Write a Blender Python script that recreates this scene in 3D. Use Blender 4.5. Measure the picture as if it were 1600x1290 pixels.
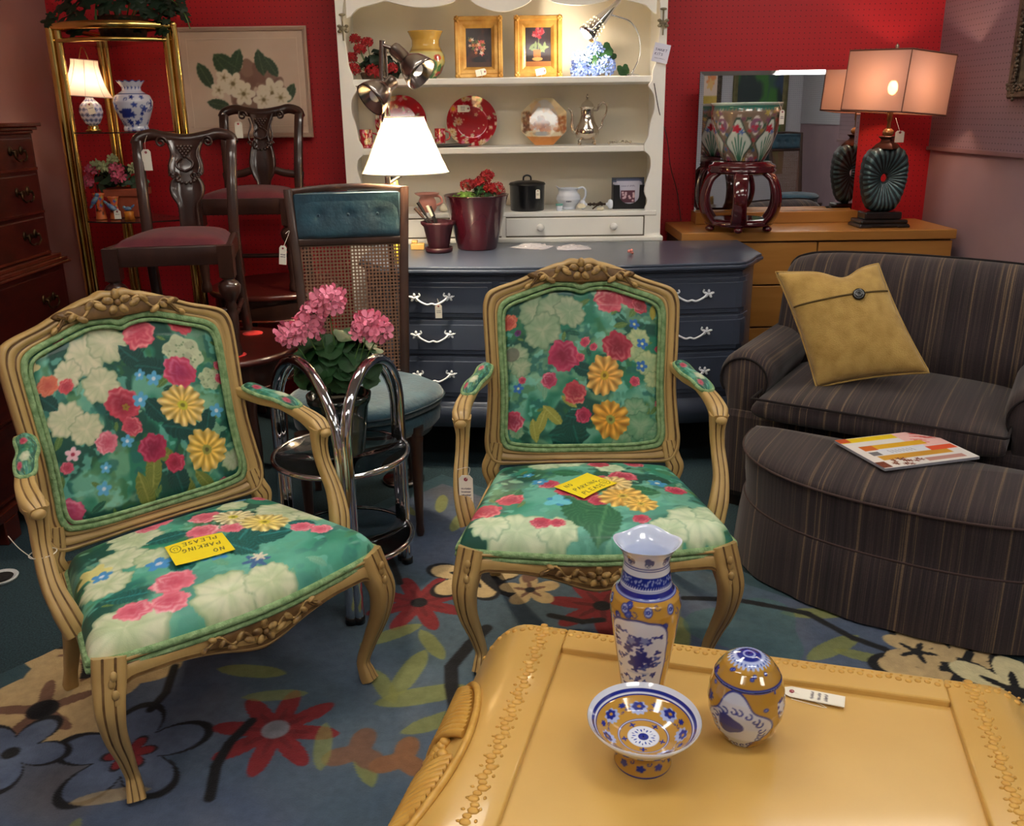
import bpy, bmesh, math, random
import numpy as np
from mathutils import Vector, Matrix, Euler
PI = math.pi
random.seed(7)
R = math.radians
for o in list(bpy.data.objects): bpy.data.objects.remove(o)
sc = bpy.context.scene
COL = sc.collection

# ------------------------------------------------------------------ camera
F_PX, CX, CY, EYE = 1385.0, 800.0, 600.0, 1.45
PT, RL = R(17), R(0.8)
cd = bpy.data.cameras.new('camera'); cam = bpy.data.objects.new('camera', cd); COL.objects.link(cam)
cd.sensor_fit = 'HORIZONTAL'; cd.sensor_width = 36.0; cd.lens = F_PX/1600*36
cd.shift_y = -45/1600; cd.clip_start = .02; cd.clip_end = 60
cam.matrix_world = Matrix.Translation((0, 0, EYE)) @ Matrix.Rotation(PI/2-PT, 4, 'X') @ Matrix.Rotation(-RL, 4, 'Z')
sc.camera = cam

def ray(u, v):
    x = (u-CX)/F_PX; y = -(v-CY)/F_PX
    c, s = math.cos(RL), math.sin(RL)
    xr = x*c+y*s; yr = -x*s+y*c
    cp, sp = math.cos(PT), math.sin(PT)
    return Vector((xr, cp+yr*sp, -sp+yr*cp))
def G(u, v, z):
    d = ray(u, v); t = (z-EYE)/d.z; return Vector((d.x*t, d.y*t, z))
def P(u, v, y):
    d = ray(u, v); t = y/d.y; return Vector((d.x*t, y, EYE+d.z*t))

# ------------------------------------------------------------------ world, lights, exposure
w = bpy.data.worlds.new('world'); sc.world = w; w.use_nodes = True
w.node_tree.nodes['Background'].inputs[0].default_value = (.75, .82, .95, 1)
w.node_tree.nodes['Background'].inputs[1].default_value = .05
sc.view_settings.view_transform = 'Standard'; sc.view_settings.look = 'None'
sc.view_settings.gamma = 1; sc.view_settings.use_curve_mapping = False
sc.view_settings.exposure = 1.3

def area(name, loc, size, power, color=(1, 1, 1), rot=(0, 0, 0), sizey=None):
    l = bpy.data.lights.new(name, 'AREA'); l.energy = power; l.color = color
    l.shape = 'RECTANGLE'; l.size = size; l.size_y = sizey or size
    o = bpy.data.objects.new(name, l); COL.objects.link(o); o.location = loc; o.rotation_euler = rot
    return o
def point(name, loc, power, color, r=.03):
    l = bpy.data.lights.new(name, 'POINT'); l.energy = power; l.color = color; l.shadow_soft_size = r
    o = bpy.data.objects.new(name, l); COL.objects.link(o); o.location = loc; return o
CEIL = 2.75
TROFFERS = [(-1.1, .9, 26), (.75, .9, 30), (-1.1, -1.1, 24), (1.0, -1.1, 24), (-.3, 2.7, 14), (1.75, 3.3, 8), (3.0, -1.6, 26), (3.0, .8, 20)]  # last two are added fixtures, put in to brighten the bay the mirror reflects
for i, (x, y, pw) in enumerate(TROFFERS):
    area('ceiling_light_glow', (x, y, CEIL-.035), 1.15, pw, (1.0, .97, .93), sizey=.28)
WARM = (1.0, .72, .42)
L_SHADE = Vector((-.388, 3.42, 1.34))      # bulb of the floor lamp
point('floor_lamp_bulb_light', L_SHADE, 58, (1, .82, .56), .035)

# ------------------------------------------------------------------ materials
def lin(c):
    c = [x/255 for x in c[:3]]
    return tuple(x/12.92 if x <= .04045 else ((x+.055)/1.055)**2.4 for x in c)+(1,)
MATS = {}
def mat(name, c1, c2=None, scale=8, rough=.5, metal=0, bump=0, bscale=None, stretch=(1, 1, 1), coat=0, spec=.5,
        trans=0, ior=1.45, emit=None, estr=0, alpha=1, detail=4, lo=.35, hi=.65, sheen=0, sss=0, coords='Object'):
    if name in MATS: return MATS[name]
    m = bpy.data.materials.new(name); m.use_nodes = True; nt = m.node_tree; b = nt.nodes['Principled BSDF']
    b.inputs['Base Color'].default_value = lin(c1)
    b.inputs['Roughness'].default_value = rough; b.inputs['Metallic'].default_value = metal
    b.inputs['Coat Weight'].default_value = coat; b.inputs['Coat Roughness'].default_value = .08
    b.inputs['Specular IOR Level'].default_value = spec
    b.inputs['Transmission Weight'].default_value = trans; b.inputs['IOR'].default_value = ior
    b.inputs['Alpha'].default_value = alpha
    b.inputs['Sheen Weight'].default_value = sheen
    if emit: b.inputs['Emission Color'].default_value = lin(emit); b.inputs['Emission Strength'].default_value = estr
    if c2 or bump:
        tc = nt.nodes.new('ShaderNodeTexCoord'); mp = nt.nodes.new('ShaderNodeMapping')
        mp.inputs['Scale'].default_value = stretch; nt.links.new(tc.outputs[coords], mp.inputs[0])
    if c2:
        n = nt.nodes.new('ShaderNodeTexNoise'); n.inputs['Scale'].default_value = scale; n.inputs['Detail'].default_value = detail
        nt.links.new(mp.outputs[0], n.inputs['Vector'])
        r = nt.nodes.new('ShaderNodeValToRGB'); r.color_ramp.elements[0].position = lo; r.color_ramp.elements[1].position = hi
        r.color_ramp.elements[0].color = lin(c1); r.color_ramp.elements[1].color = lin(c2)
        nt.links.new(n.outputs[0], r.inputs[0]); nt.links.new(r.outputs[0], b.inputs['Base Color'])
    if bump:
        n2 = nt.nodes.new('ShaderNodeTexNoise'); n2.inputs['Scale'].default_value = bscale or scale*3; n2.inputs['Detail'].default_value = 5
        nt.links.new(mp.outputs[0], n2.inputs['Vector'])
        bp = nt.nodes.new('ShaderNodeBump'); bp.inputs['Strength'].default_value = bump; bp.inputs['Distance'].default_value = .004
        nt.links.new(n2.outputs[0], bp.inputs['Height']); nt.links.new(bp.outputs[0], b.inputs['Normal'])
    MATS[name] = m; return m
def cmat(name, rough=.5, coat=0, bump=0, bscale=200, metal=0, spec=.5, vary=.0):
    """material whose print comes from the mesh's own painted colour attribute"""
    if name in MATS: return MATS[name]
    m = bpy.data.materials.new(name); m.use_nodes = True; nt = m.node_tree; b = nt.nodes['Principled BSDF']
    a = nt.nodes.new('ShaderNodeVertexColor'); a.layer_name = 'Col'
    b.inputs['Roughness'].default_value = rough; b.inputs['Coat Weight'].default_value = coat
    b.inputs['Coat Roughness'].default_value = .04; b.inputs['Metallic'].default_value = metal
    b.inputs['Specular IOR Level'].default_value = spec
    tc = nt.nodes.new('ShaderNodeTexCoord')
    n = nt.nodes.new('ShaderNodeTexNoise'); n.inputs['Scale'].default_value = 45; n.inputs['Detail'].default_value = 6
    nt.links.new(tc.outputs['Object'], n.inputs['Vector'])
    mr = nt.nodes.new('ShaderNodeMapRange'); mr.inputs[3].default_value = 1-vary; mr.inputs[4].default_value = 1+vary
    nt.links.new(n.outputs[0], mr.inputs[0])
    mx = nt.nodes.new('ShaderNodeMix'); mx.data_type = 'RGBA'; mx.blend_type = 'MULTIPLY'; mx.inputs[0].default_value = 1
    nt.links.new(a.outputs[0], mx.inputs[6]); nt.links.new(mr.outputs[0], mx.inputs[7]); nt.links.new(mx.outputs[2], b.inputs['Base Color'])
    if bump:
        n2 = nt.nodes.new('ShaderNodeTexNoise'); n2.inputs['Scale'].default_value = bscale
        nt.links.new(tc.outputs['Object'], n2.inputs['Vector'])
        bp = nt.nodes.new('ShaderNodeBump'); bp.inputs['Strength'].default_value = bump; bp.inputs['Distance'].default_value = .003
        nt.links.new(n2.outputs[0], bp.inputs['Height']); nt.links.new(bp.outputs[0], b.inputs['Normal'])
    MATS[name] = m; return m
def shade_mat(name, col, estr_col=None, transl=.55, sheer=0):
    """lampshade cloth: lets the bulb's light through"""
    m = bpy.data.materials.new(name); m.use_nodes = True; nt = m.node_tree
    for n in list(nt.nodes): nt.nodes.remove(n)
    o = nt.nodes.new('ShaderNodeOutputMaterial'); d = nt.nodes.new('ShaderNodeBsdfDiffuse'); t = nt.nodes.new('ShaderNodeBsdfTranslucent')
    mx = nt.nodes.new('ShaderNodeMixShader'); mx.inputs[0].default_value = transl
    d.inputs[0].default_value = lin(col); t.inputs[0].default_value = lin(estr_col or col)
    nt.links.new(d.outputs[0], mx.inputs[1]); nt.links.new(t.outputs[0], mx.inputs[2])
    if sheer:
        tp = nt.nodes.new('ShaderNodeBsdfTransparent'); m2 = nt.nodes.new('ShaderNodeMixShader'); m2.inputs[0].default_value = sheer; nt.links.new(mx.outputs[0], m2.inputs[1]); nt.links.new(tp.outputs[0], m2.inputs[2]); nt.links.new(m2.outputs[0], o.inputs[0])
    else: nt.links.new(mx.outputs[0], o.inputs[0])
    return m
def stripe_mat(name, sx=(85, .5, .5), cols=None, lo=.3, bump=.25):
    m = bpy.data.materials.new(name); m.use_nodes = True; nt = m.node_tree; b = nt.nodes['Principled BSDF']
    tc = nt.nodes.new('ShaderNodeTexCoord'); mp = nt.nodes.new('ShaderNodeMapping'); mp.inputs['Scale'].default_value = sx
    nt.links.new(tc.outputs['Object'], mp.inputs[0])
    n = nt.nodes.new('ShaderNodeTexNoise'); n.inputs['Scale'].default_value = 1; n.inputs['Detail'].default_value = 3; n.inputs['Roughness'].default_value = .7
    nt.links.new(mp.outputs[0], n.inputs['Vector'])
    r = nt.nodes.new('ShaderNodeValToRGB'); cr = r.color_ramp
    cols = cols or [(.32, (24, 15, 19)), (.41, (48, 32, 37)), (.46, (32, 23, 30)), (.52, (66, 49, 48)), (.56, (36, 27, 35)), (.62, (100, 80, 62)), (.68, (112, 92, 72))]
    cr.elements[0].position = cols[0][0]; cr.elements[0].color = lin(cols[0][1])
    cr.elements[1].position = cols[-1][0]; cr.elements[1].color = lin(cols[-1][1])
    for p, c in cols[1:-1]: e = cr.elements.new(p); e.color = lin(c)
    nt.links.new(n.outputs[0], r.inputs[0])
    n3 = nt.nodes.new('ShaderNodeTexNoise'); n3.inputs['Scale'].default_value = 260
    nt.links.new(tc.outputs['Object'], n3.inputs['Vector'])
    mr = nt.nodes.new('ShaderNodeMapRange'); mr.inputs[3].default_value = .40; mr.inputs[4].default_value = 1.20
    nt.links.new(n3.outputs[0], mr.inputs[0])
    mx = nt.nodes.new('ShaderNodeMix'); mx.data_type = 'RGBA'; mx.blend_type = 'MULTIPLY'; mx.inputs[0].default_value = 1
    nt.links.new(r.outputs[0], mx.inputs[6]); nt.links.new(mr.outputs[0], mx.inputs[7]); nt.links.new(mx.outputs[2], b.inputs['Base Color'])
    bp = nt.nodes.new('ShaderNodeBump'); bp.inputs['Strength'].default_value = bump; bp.inputs['Distance'].default_value = .003
    nt.links.new(n.outputs[0], bp.inputs['Height']); nt.links.new(bp.outputs[0], b.inputs['Normal'])
    b.inputs['Roughness'].default_value = .85; b.inputs['Sheen Weight'].default_value = .15
    return m

# ------------------------------------------------------------------ mesh helpers
class MB:
    def __init__(s): s.v = []; s.f = []; s.m = []; s.sm = []
    def add(s, vs, fs, mi=0, smooth=True):
        o = len(s.v); s.v += [tuple(p) for p in vs]
        for k, f in enumerate(fs):
            s.f.append(tuple(i+o for i in f)); s.m.append(mi[k] if isinstance(mi, list) else mi); s.sm.append(smooth)
        return s
    def box(s, x0, x1, y0, y1, z0, z1, mi=0, M=None):
        vs = [Vector(p) for p in ((x0, y0, z0), (x1, y0, z0), (x1, y1, z0), (x0, y1, z0), (x0, y0, z1), (x1, y0, z1), (x1, y1, z1), (x0, y1, z1))]
        if M: vs = [M @ v for v in vs]
        return s.add(vs, [(0, 3, 2, 1), (4, 5, 6, 7), (0, 1, 5, 4), (1, 2, 6, 5), (2, 3, 7, 6), (3, 0, 4, 7)], mi, False)
    def lathe(s, prof, n=32, c=(0, 0, 0), mi=0, wob=None, M=None, caps=True):
        """prof: (r,z) bottom to top"""
        vs = []; fs = []
        for j, (r, z) in enumerate(prof):
            for i in range(n):
                a = 2*PI*i/n; rr = r*(wob(a, j) if wob else 1)
                p = Vector((c[0]+rr*math.cos(a), c[1]+rr*math.sin(a), c[2]+z)); vs.append(M @ p if M else p)
        for j in range(len(prof)-1):
            for i in range(n):
                k = (i+1) % n; fs.append((j*n+i, j*n+k, (j+1)*n+k, (j+1)*n+i))
        s.add(vs, fs, mi)
        if caps and prof[0][0] > 1e-4: s.add(vs[:n], [tuple(range(n))[::-1]], mi)
        if caps and prof[-1][0] > 1e-4: s.add(vs[-n:], [tuple(range(n))], mi)
        return s
    def tube(s, pts, r, n=10, mi=0, caps=True, closed=False):
        pts = [Vector(p) for p in pts]; N = len(pts)
        rs = r if isinstance(r, (list, tuple)) else [r]*N
        sec = [(math.cos(2*PI*i/n), math.sin(2*PI*i/n)) for i in range(n)]
        return s.sweep(pts, [(q, q) for q in rs], sec, mi=mi, caps=caps, closed=closed)
    def sweep(s, pts, wh, sec, mi=0, up=None, caps=True, closed=False):
        """sec: list of (a,b) unit section, a along side vector, b along up vector; mi may be a list per facet"""
        pts = [Vector(p) for p in pts]; N = len(pts); n = len(sec)
        vs = []; fs = []; ms = []
        u = Vector(up) if up else None
        t0 = (pts[1]-pts[0]).normalized()
        prev = u if u else (Vector((0, 0, 1)) if abs(t0.z) < .9 else Vector((0, 1, 0)))
        for j in range(N):
            a = pts[(j-1) % N] if (j > 0 or closed) else pts[j]; b = pts[(j+1) % N] if (j < N-1 or closed) else pts[j]
            t = (b-a).normalized()
            h = u if u else prev
            side = t.cross(h)
            if side.length < 1e-5: side = t.orthogonal()
            side.normalize(); upv = side.cross(t).normalized(); prev = upv
            W, H = wh[j]
            for (x, y) in sec: vs.append(pts[j]+side*(x*W)+upv*(y*H))
        for j in range(N if closed else N-1):
            k = (j+1) % N
            for i in range(n):
                q = (i+1) % n; fs.append((j*n+i, k*n+i, k*n+q, j*n+q)[::-1]); ms.append(mi[i] if isinstance(mi, list) else mi)
        s.add(vs, fs, ms)
        if caps and not closed:
            m0 = mi[0] if isinstance(mi, list) else mi
            s.add(vs[:n], [tuple(range(n))], m0, False); s.add(vs[-n:], [tuple(range(n))[::-1]], m0, False)
        return s
    def ell(s, c, r, n=12, k=8, mi=0, M=None):
        vs = []; fs = []; c = Vector(c)
        if not hasattr(r, '__len__'): r = (r, r, r)
        for j in range(k+1):
            th = PI*j/k
            for i in range(n):
                a = 2*PI*i/n
                p = Vector((r[0]*math.sin(th)*math.cos(a), r[1]*math.sin(th)*math.sin(a), r[2]*math.cos(th)))
                vs.append(c+(M @ p if M else p))
        for j in range(k):
            for i in range(n):
                q = (i+1) % n; fs.append((j*n+i, (j+1)*n+i, (j+1)*n+q, j*n+q))
        return s.add(vs, fs, mi)
    def prism(s, poly, axis, a, b, mi=0, smooth=False):
        """poly (p,q) extruded along axis between a and b.  axis 'y': (x,z); 'x': (y,z); 'z': (x,y)"""
        n = len(poly)
        def pt(p, d): return {'y': (p[0], d, p[1]), 'x': (d, p[0], p[1]), 'z': (p[0], p[1], d)}[axis]
        vs = [pt(p, a) for p in poly]+[pt(p, b) for p in poly]
        fs = [tuple(range(n)), tuple(range(2*n-1, n-1, -1))]+[(i, i+n, (i+1) % n+n, (i+1) % n) for i in range(n)]
        o = len(s.v); s.add(vs, fs, mi, smooth); 
        return s
    def obj(s, name, mats, parent=None, label=None, cat=None, group=None, kind=None, loc=None, rot=None, bevel=0, subsurf=0, fix=False, solid=0):
        me = bpy.data.meshes.new(name); me.from_pydata(s.v, [], s.f)
        if not isinstance(mats, (list, tuple)): mats = [mats]
        for m in mats: me.materials.append(m)
        me.polygons.foreach_set('material_index', s.m); me.polygons.foreach_set('use_smooth', s.sm)
        if fix:
            bm = bmesh.new(); bm.from_mesh(me); bmesh.ops.remove_doubles(bm, verts=bm.verts, dist=1e-5); bmesh.ops.recalc_face_normals(bm, faces=bm.faces); bm.to_mesh(me); bm.free()
        me.update()
        return link(name, me, parent, label, cat, group, kind, loc, rot, bevel, subsurf, solid)
def link(name, me, parent=None, label=None, cat=None, group=None, kind=None, loc=None, rot=None, bevel=0, subsurf=0, solid=0):
    o = bpy.data.objects.new(name, me); COL.objects.link(o)
    if parent: o.parent = parent
    if label: o['label'] = label
    if cat: o['category'] = cat
    if group: o['group'] = group
    if kind: o['kind'] = kind
    if loc is not None: o.location = loc
    if rot is not None: o.rotation_euler = rot
    if solid: md = o.modifiers.new('solid', 'SOLIDIFY'); md.thickness = solid; md.offset = 0
    if bevel: md = o.modifiers.new('bevel', 'BEVEL'); md.width = bevel; md.segments = 2; md.limit_method = 'ANGLE'; md.angle_limit = R(40); md.harden_normals = False
    if subsurf: md = o.modifiers.new('sub', 'SUBSURF'); md.levels = subsurf; md.render_levels = subsurf
    return o
def T(name, label, cat, loc=(0, 0, 0), rot=(0, 0, 0), group=None):
    o = bpy.data.objects.new(name, None); COL.objects.link(o); o.location = loc
    o.rotation_euler = (0, 0, rot) if not hasattr(rot, '__len__') else rot
    o['label'] = label; o['category'] = cat
    if group: o['group'] = group
    o.empty_display_size = .05
    return o
def dup(root, loc=None, rot=None, label=None, group=None):
    r = root.copy(); COL.objects.link(r)
    if loc is not None: r.location = loc
    if rot is not None: r.rotation_euler = rot if hasattr(rot, '__len__') else (0, 0, rot)
    if label: r['label'] = label
    if group: r['group'] = group
    for ch in list(root.children):
        c = ch.copy(); COL.objects.link(c); c.parent = r
        for g in list(ch.children):
            d = g.copy(); COL.objects.link(d); d.parent = c
    return r
def crom(pts, n, closed=False):
    pts = [Vector(p) for p in pts]; N = len(pts); out = []
    segs = N if closed else N-1
    for i in range(segs):
        if closed: a, b, c, d = pts[(i-1) % N], pts[i], pts[(i+1) % N], pts[(i+2) % N]
        else: a, b, c, d = pts[max(i-1, 0)], pts[i], pts[i+1], pts[min(i+2, N-1)]
        for k in range(n):
            t = k/n; out.append(.5*((2*b)+(c-a)*t+(2*a-5*b+4*c-d)*t*t+(3*b-a-3*c+d)*t**3))
    if not closed: out.append(pts[-1])
    return out
def lerplist(vals, n):
    """vals at control points -> n samples per segment + last"""
    out = []
    for i in range(len(vals)-1):
        for k in range(n):
            t = k/n; out.append(tuple(np.array(vals[i])*(1-t)+np.array(vals[i+1])*t))
    out.append(tuple(np.array(vals[-1], dtype=float))); return out
def resample(pts, n):
    """resample an open polyline by arc length to n points (numpy)"""
    a = np.array([tuple(p) for p in pts], float); d = np.r_[0, np.cumsum(np.linalg.norm(np.diff(a, axis=0), axis=1))]
    t = np.linspace(0, d[-1], n); return np.stack([np.interp(t, d, a[:, k]) for k in range(a.shape[1])], 1)

# ------------------------------------------------------------------ painted print (flat colour on real surfaces)
rng = np.random.RandomState(3)
def vnoise(h, w, cells, seed=0, octv=3):
    r = np.random.RandomState(seed); out = np.zeros((h, w)); amp = 1; tot = 0
    for o in range(octv):
        c = max(2, int(cells*2**o)); g = r.rand(c+2, c+2)
        y = np.linspace(0, c, h)[:, None]; x = np.linspace(0, c, w)[None, :]
        yi = np.clip(y.astype(int), 0, c); xi = np.clip(x.astype(int), 0, c); fy = y-yi; fx = x-xi
        fy = fy*fy*(3-2*fy); fx = fx*fx*(3-2*fx)
        out += amp*((g[yi, xi]*(1-fx)+g[yi, xi+1]*fx)*(1-fy)+(g[yi+1, xi]*(1-fx)+g[yi+1, xi+1]*fx)*fy)
        tot += amp; amp *= .55
    return out/tot
class Canvas:
    def __init__(s, w, h, base):
        s.w, s.h = w, h; s.a = np.ones((h, w, 3))*np.array(base[:3])/255.
        s.Y, s.X = np.mgrid[0:h, 0:w].astype(float); s.n1 = vnoise(h, w, w/14, 11, 2); s.n2 = vnoise(h, w, w/5, 12, 2)
    def put(s, m, c, k=1.0):
        m = np.clip(m, 0, 1)[..., None]*k; c = np.asarray(c, float)
        if c.ndim == 1: c = c/255.
        s.a = s.a*(1-m)+c*m
    def mixnoise(s, c, cells, thr=.5, soft=.12, seed=0, k=1.0):
        n = vnoise(s.h, s.w, cells, seed, 3); s.put((n-thr)/soft+.5, c, k); return s
    def win(s, x, y, r):
        x0, x1 = int(max(0, x-r)), int(min(s.w, x+r+1)); y0, y1 = int(max(0, y-r)), int(min(s.h, y+r+1))
        return (slice(y0, y1), slice(x0, x1)) if x1 > x0 and y1 > y0 else None
    def shape(s, x, y, r, fn, col, k=1.0, soft=1.0, rot=0, asp=1):
        """x,y,r in 0..1 of width; fn(theta)->edge radius factor; col colour or fn(rho,theta)->colour array"""
        x, y, r = x*s.w, y*s.h, r*s.w; W = s.win(x, y, r*1.7+2)
        if W is None: return
        dx = s.X[W]-x; dy = s.Y[W]-y; c, q = math.cos(rot), math.sin(rot)
        u = dx*c+dy*q; v = (-dx*q+dy*c)/asp
        rho = np.hypot(u, v)/r; th = np.arctan2(v, u)
        e = fn(th) if fn else 1.0
        m = np.clip((e-rho)*r/soft+.5, 0, 1)[..., None]*k
        cc = col(rho/np.maximum(e, .05), th) if callable(col) else np.asarray(col, float)/255.
        s.a[W] = s.a[W]*(1-m)+cc*m
    def line(s, pts, wd, col, k=1.0):
        pts = [(p[0]*s.w, p[1]*s.h) for p in pts]; wd = wd*s.w
        for (x0, y0), (x1, y1) in zip(pts[:-1], pts[1:]):
            xm, ym = (x0+x1)/2, (y0+y1)/2; W = s.win(xm, ym, math.hypot(x1-x0, y1-y0)/2+wd+2)
            if W is None: continue
            dx, dy = x1-x0, y1-y0; L = dx*dx+dy*dy+1e-9
            t = np.clip(((s.X[W]-x0)*dx+(s.Y[W]-y0)*dy)/L, 0, 1)
            d = np.hypot(s.X[W]-x0-t*dx, s.Y[W]-y0-t*dy)
            m = np.clip(wd/2-d+.5, 0, 1)[..., None]*k
            s.a[W] = s.a[W]*(1-m)+np.asarray(col, float)/255.*m
    def rect(s, x0, y0, x1, y1, col, k=1.0):
        W = (slice(int(y0*s.h), int(y1*s.h)), slice(int(x0*s.w), int(x1*s.w))); s.a[W] = s.a[W]*(1-k)+np.asarray(col, float)/255.*k
    # --- flowers
    def rose(s, x, y, r, c=(200, 60, 90), c2=(240, 170, 170), c3=(130, 20, 50), seed=0):
        q = np.random.RandomState(seed+int(x*997)+int(y*791)); ph = q.rand(6)*6.28
        ed = lambda t: .92+.05*np.sin(5*t+ph[0])+.05*np.sin(8*t+ph[1])+.03*np.sin(17*t+ph[2])
        c, c2, c3 = [np.array(k)/255. for k in (c, c2, c3)]
        def colf(rho, t):
            v = .5+.5*np.sin(rho*15+2.6*np.sin(2*t+ph[3])+1.8*np.sin(5*t+ph[4])); v2 = .5+.5*np.sin(3*t+ph[5]+rho*5)
            v = (v**1.3)[..., None]; d = np.clip((rho-.18)*1.4, 0, 1)[..., None]; up = (.75+.45*np.sin(t+ph[5]))[..., None]
            o = c*(1-v*.85*up)+c2*(v*.85*up); o = o*(1-.35*v2[..., None])+(c3*.5+o*.5)*(.35*v2[..., None])
            return o*(.35+.65*d)+c3*(.65*(1-d))
        s.shape(x, y, r, ed, colf, rot=ph[0])
    def daisy(s, x, y, r, n=13, c=(238, 190, 80), c2=(250, 226, 150), cc=(190, 170, 60), seed=0):
        q = np.random.RandomState(seed+int(x*997)); ph = q.rand()*6
        ed = lambda t: .84+.16*np.abs(np.cos(n*t/2+ph))**.7*(1+.35*np.sin(3*t+ph))-.05*np.sin(2*t+ph)+.035*np.sin(7*t+ph*2)+.03*np.sin(19*t+ph)
        c, c2, cc = [np.array(k)/255. for k in (c, c2, cc)]
        def colf(rho, t):
            v = (np.abs(np.cos(n*t/2+ph))**2)[..., None]; g = np.clip(rho, 0, 1)[..., None]
            o = c*(1-g*v)+c2*(g*v); o = o*(1-.30*(1-v)*g)*(1+.10*np.sin(rho*9+5*np.sin(3*t))[..., None])
            k = np.clip((.26-rho)/.05, 0, 1)[..., None]; k2 = np.clip((.13-rho)/.05, 0, 1)[..., None]
            o = o*(1-k)+cc*k; return o*(1-k2)+cc*.6*k2
        s.shape(x, y, r, ed, colf)
    def bloom(s, x, y, r, c=(178, 190, 160), c2=(205, 205, 180), dark=(90, 120, 90), seed=0, lobes=6):
        """loose pale geranium leaf / hydrangea mass"""
        q = np.random.RandomState(seed+int(x*331)+int(y*977))
        ph = q.rand(3)*6.28; c, c2, dk = [np.array(k)/255. for k in (c, c2, dark)]
        ed = lambda t: .90+.05*np.sin(lobes*t+ph[0])+.05*np.sin(9*t+ph[1])+.03*np.sin(17*t+ph[2])
        def colf(rho, t):
            v = (np.abs(np.sin(lobes*t+ph[2]))**8)[..., None]*.45*np.clip(rho, 0, 1)[..., None]
            n = (.5+.5*np.sin(rho*5+ph[0]+np.sin(3*t)))[..., None]
            o = c*n+c2*(1-n); rim = np.clip((rho-.86)/.1, 0, 1)[..., None]
            o = o*(1-v*.5)+dk*v*.5; return o*(1-.45*rim)+dk*.45*rim
        s.shape(x, y, r, ed, colf)
    def hydra(s, x, y, r, c=(200, 205, 180), dark=(110, 130, 105), seed=0):
        q = np.random.RandomState(seed)
        s.shape(x, y, r, lambda t: .9+.08*np.sin(6*t), c)
        for i in range(int(26)):
            a, d = q.rand()*6.28, math.sqrt(q.rand())*.85*r
            s.shape(x+d*math.cos(a), y+d*math.sin(a)*s.w/s.h, r*.2, lambda t: .7+.3*np.abs(np.cos(2*t+a)), tuple(np.array(c)*(.86+.2*q.rand())))
            s.shape(x+d*math.cos(a)+.1*r, y+d*math.sin(a)*s.w/s.h+.12*r, r*.055, None, dark)
    def leaf(s, x, y, L, rot, c=(30, 90, 75), c2=(70, 130, 110), asp=.5):
        c, c2 = np.array(c)/255., np.array(c2)/255.
        ed = lambda t: 1-.55*np.abs(np.sin(t))**.7+.02*np.sin(14*t)
        def colf(rho, t):
            v = np.clip(1-np.abs(np.sin(t)*rho)*14, 0, 1)[..., None]; vv = (np.abs(np.sin(t*7+rho*9))**6)[..., None]*.5
            return c*(1-np.clip(v+vv, 0, 1)*.8)+c2*np.clip(v+vv, 0, 1)*.8
        s.shape(x, y, L, ed, colf, rot=rot, asp=asp*1.6)
    def small(s, x, y, r, c=(60, 130, 200), cc=(230, 230, 200), n=5):
        s.shape(x, y, r, lambda t: .55+.45*np.abs(np.cos(n*t/2)), c); s.shape(x, y, r*.25, None, cc)
    def scroll(s, x, y, r, col, wd=.006, turns=1.2, ph=0, sgn=1):
        pts = []
        for i in range(15):
            t = i/14; a = ph+sgn*t*turns*6.28; q = r*(1-.8*t); pts.append((x+q*math.cos(a), y+q*math.sin(a)*s.w/s.h))
        s.line(pts, wd, col)
    def sample(s, u, v):
        x = np.clip(u*(s.w-1), 0, s.w-1.001); y = np.clip((1-v)*(s.h-1), 0, s.h-1.001)
        xi, yi = x.astype(int), y.astype(int); fx, fy = (x-xi)[..., None], (y-yi)[..., None]; a = s.a
        c = (a[yi, xi]*(1-fx)+a[yi, xi+1]*fx)*(1-fy)+(a[yi+1, xi]*(1-fx)+a[yi+1, xi+1]*fx)*fy
        c = np.clip(c, 0, 1)
        return np.where(c <= .04045, c/12.92, ((c+.055)/1.055)**2.4)
def gridmesh(name, pos, canvas, wrapu=False, uv=None, flip=False):
    """pos: (nv,nu,3) array -> mesh with painted colours; canvas sampled over u,v in 0..1"""
    nv, nu = pos.shape[:2]
    idx = np.arange(nv*nu).reshape(nv, nu)
    if wrapu: a = idx[:-1, :]; b = np.roll(idx, -1, 1)[:-1, :]; c = np.roll(idx, -1, 1)[1:, :]; d = idx[1:, :]
    else: a, b, c, d = idx[:-1, :-1], idx[:-1, 1:], idx[1:, 1:], idx[1:, :-1]
    f = np.stack([a, b, c, d], -1).reshape(-1, 4)
    if flip: f = f[:, ::-1]
    me = bpy.data.meshes.new(name); nf = len(f)
    me.vertices.add(nv*nu); me.vertices.foreach_set('co', pos.reshape(-1).astype(np.float32))
    me.loops.add(nf*4); me.loops.foreach_set('vertex_index', f.reshape(-1).astype(np.int32))
    me.polygons.add(nf); me.polygons.foreach_set('loop_start', np.arange(nf, dtype=np.int32)*4)
    me.update(calc_edges=True); me.validate()
    me.polygons.foreach_set('use_smooth', np.ones(len(me.polygons), dtype=bool))
    if canvas is not None:
        if uv is None:
            vv, uu = np.mgrid[0:nv, 0:nu]; uu = uu/(nu if wrapu else nu-1); vv = vv/(nv-1)
        else: uu, vv = uv
        col = canvas.sample(uu.astype(float), vv.astype(float)).reshape(-1, 3)
        ca = me.color_attributes.new('Col', 'FLOAT_COLOR', 'POINT')
        ca.data.foreach_set('color', np.c_[col, np.ones(len(col))].reshape(-1).astype(np.float32))
    return me
def pobj(name, me, m, **k):
    me.materials.append(m); return link(name, me, **k)
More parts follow.
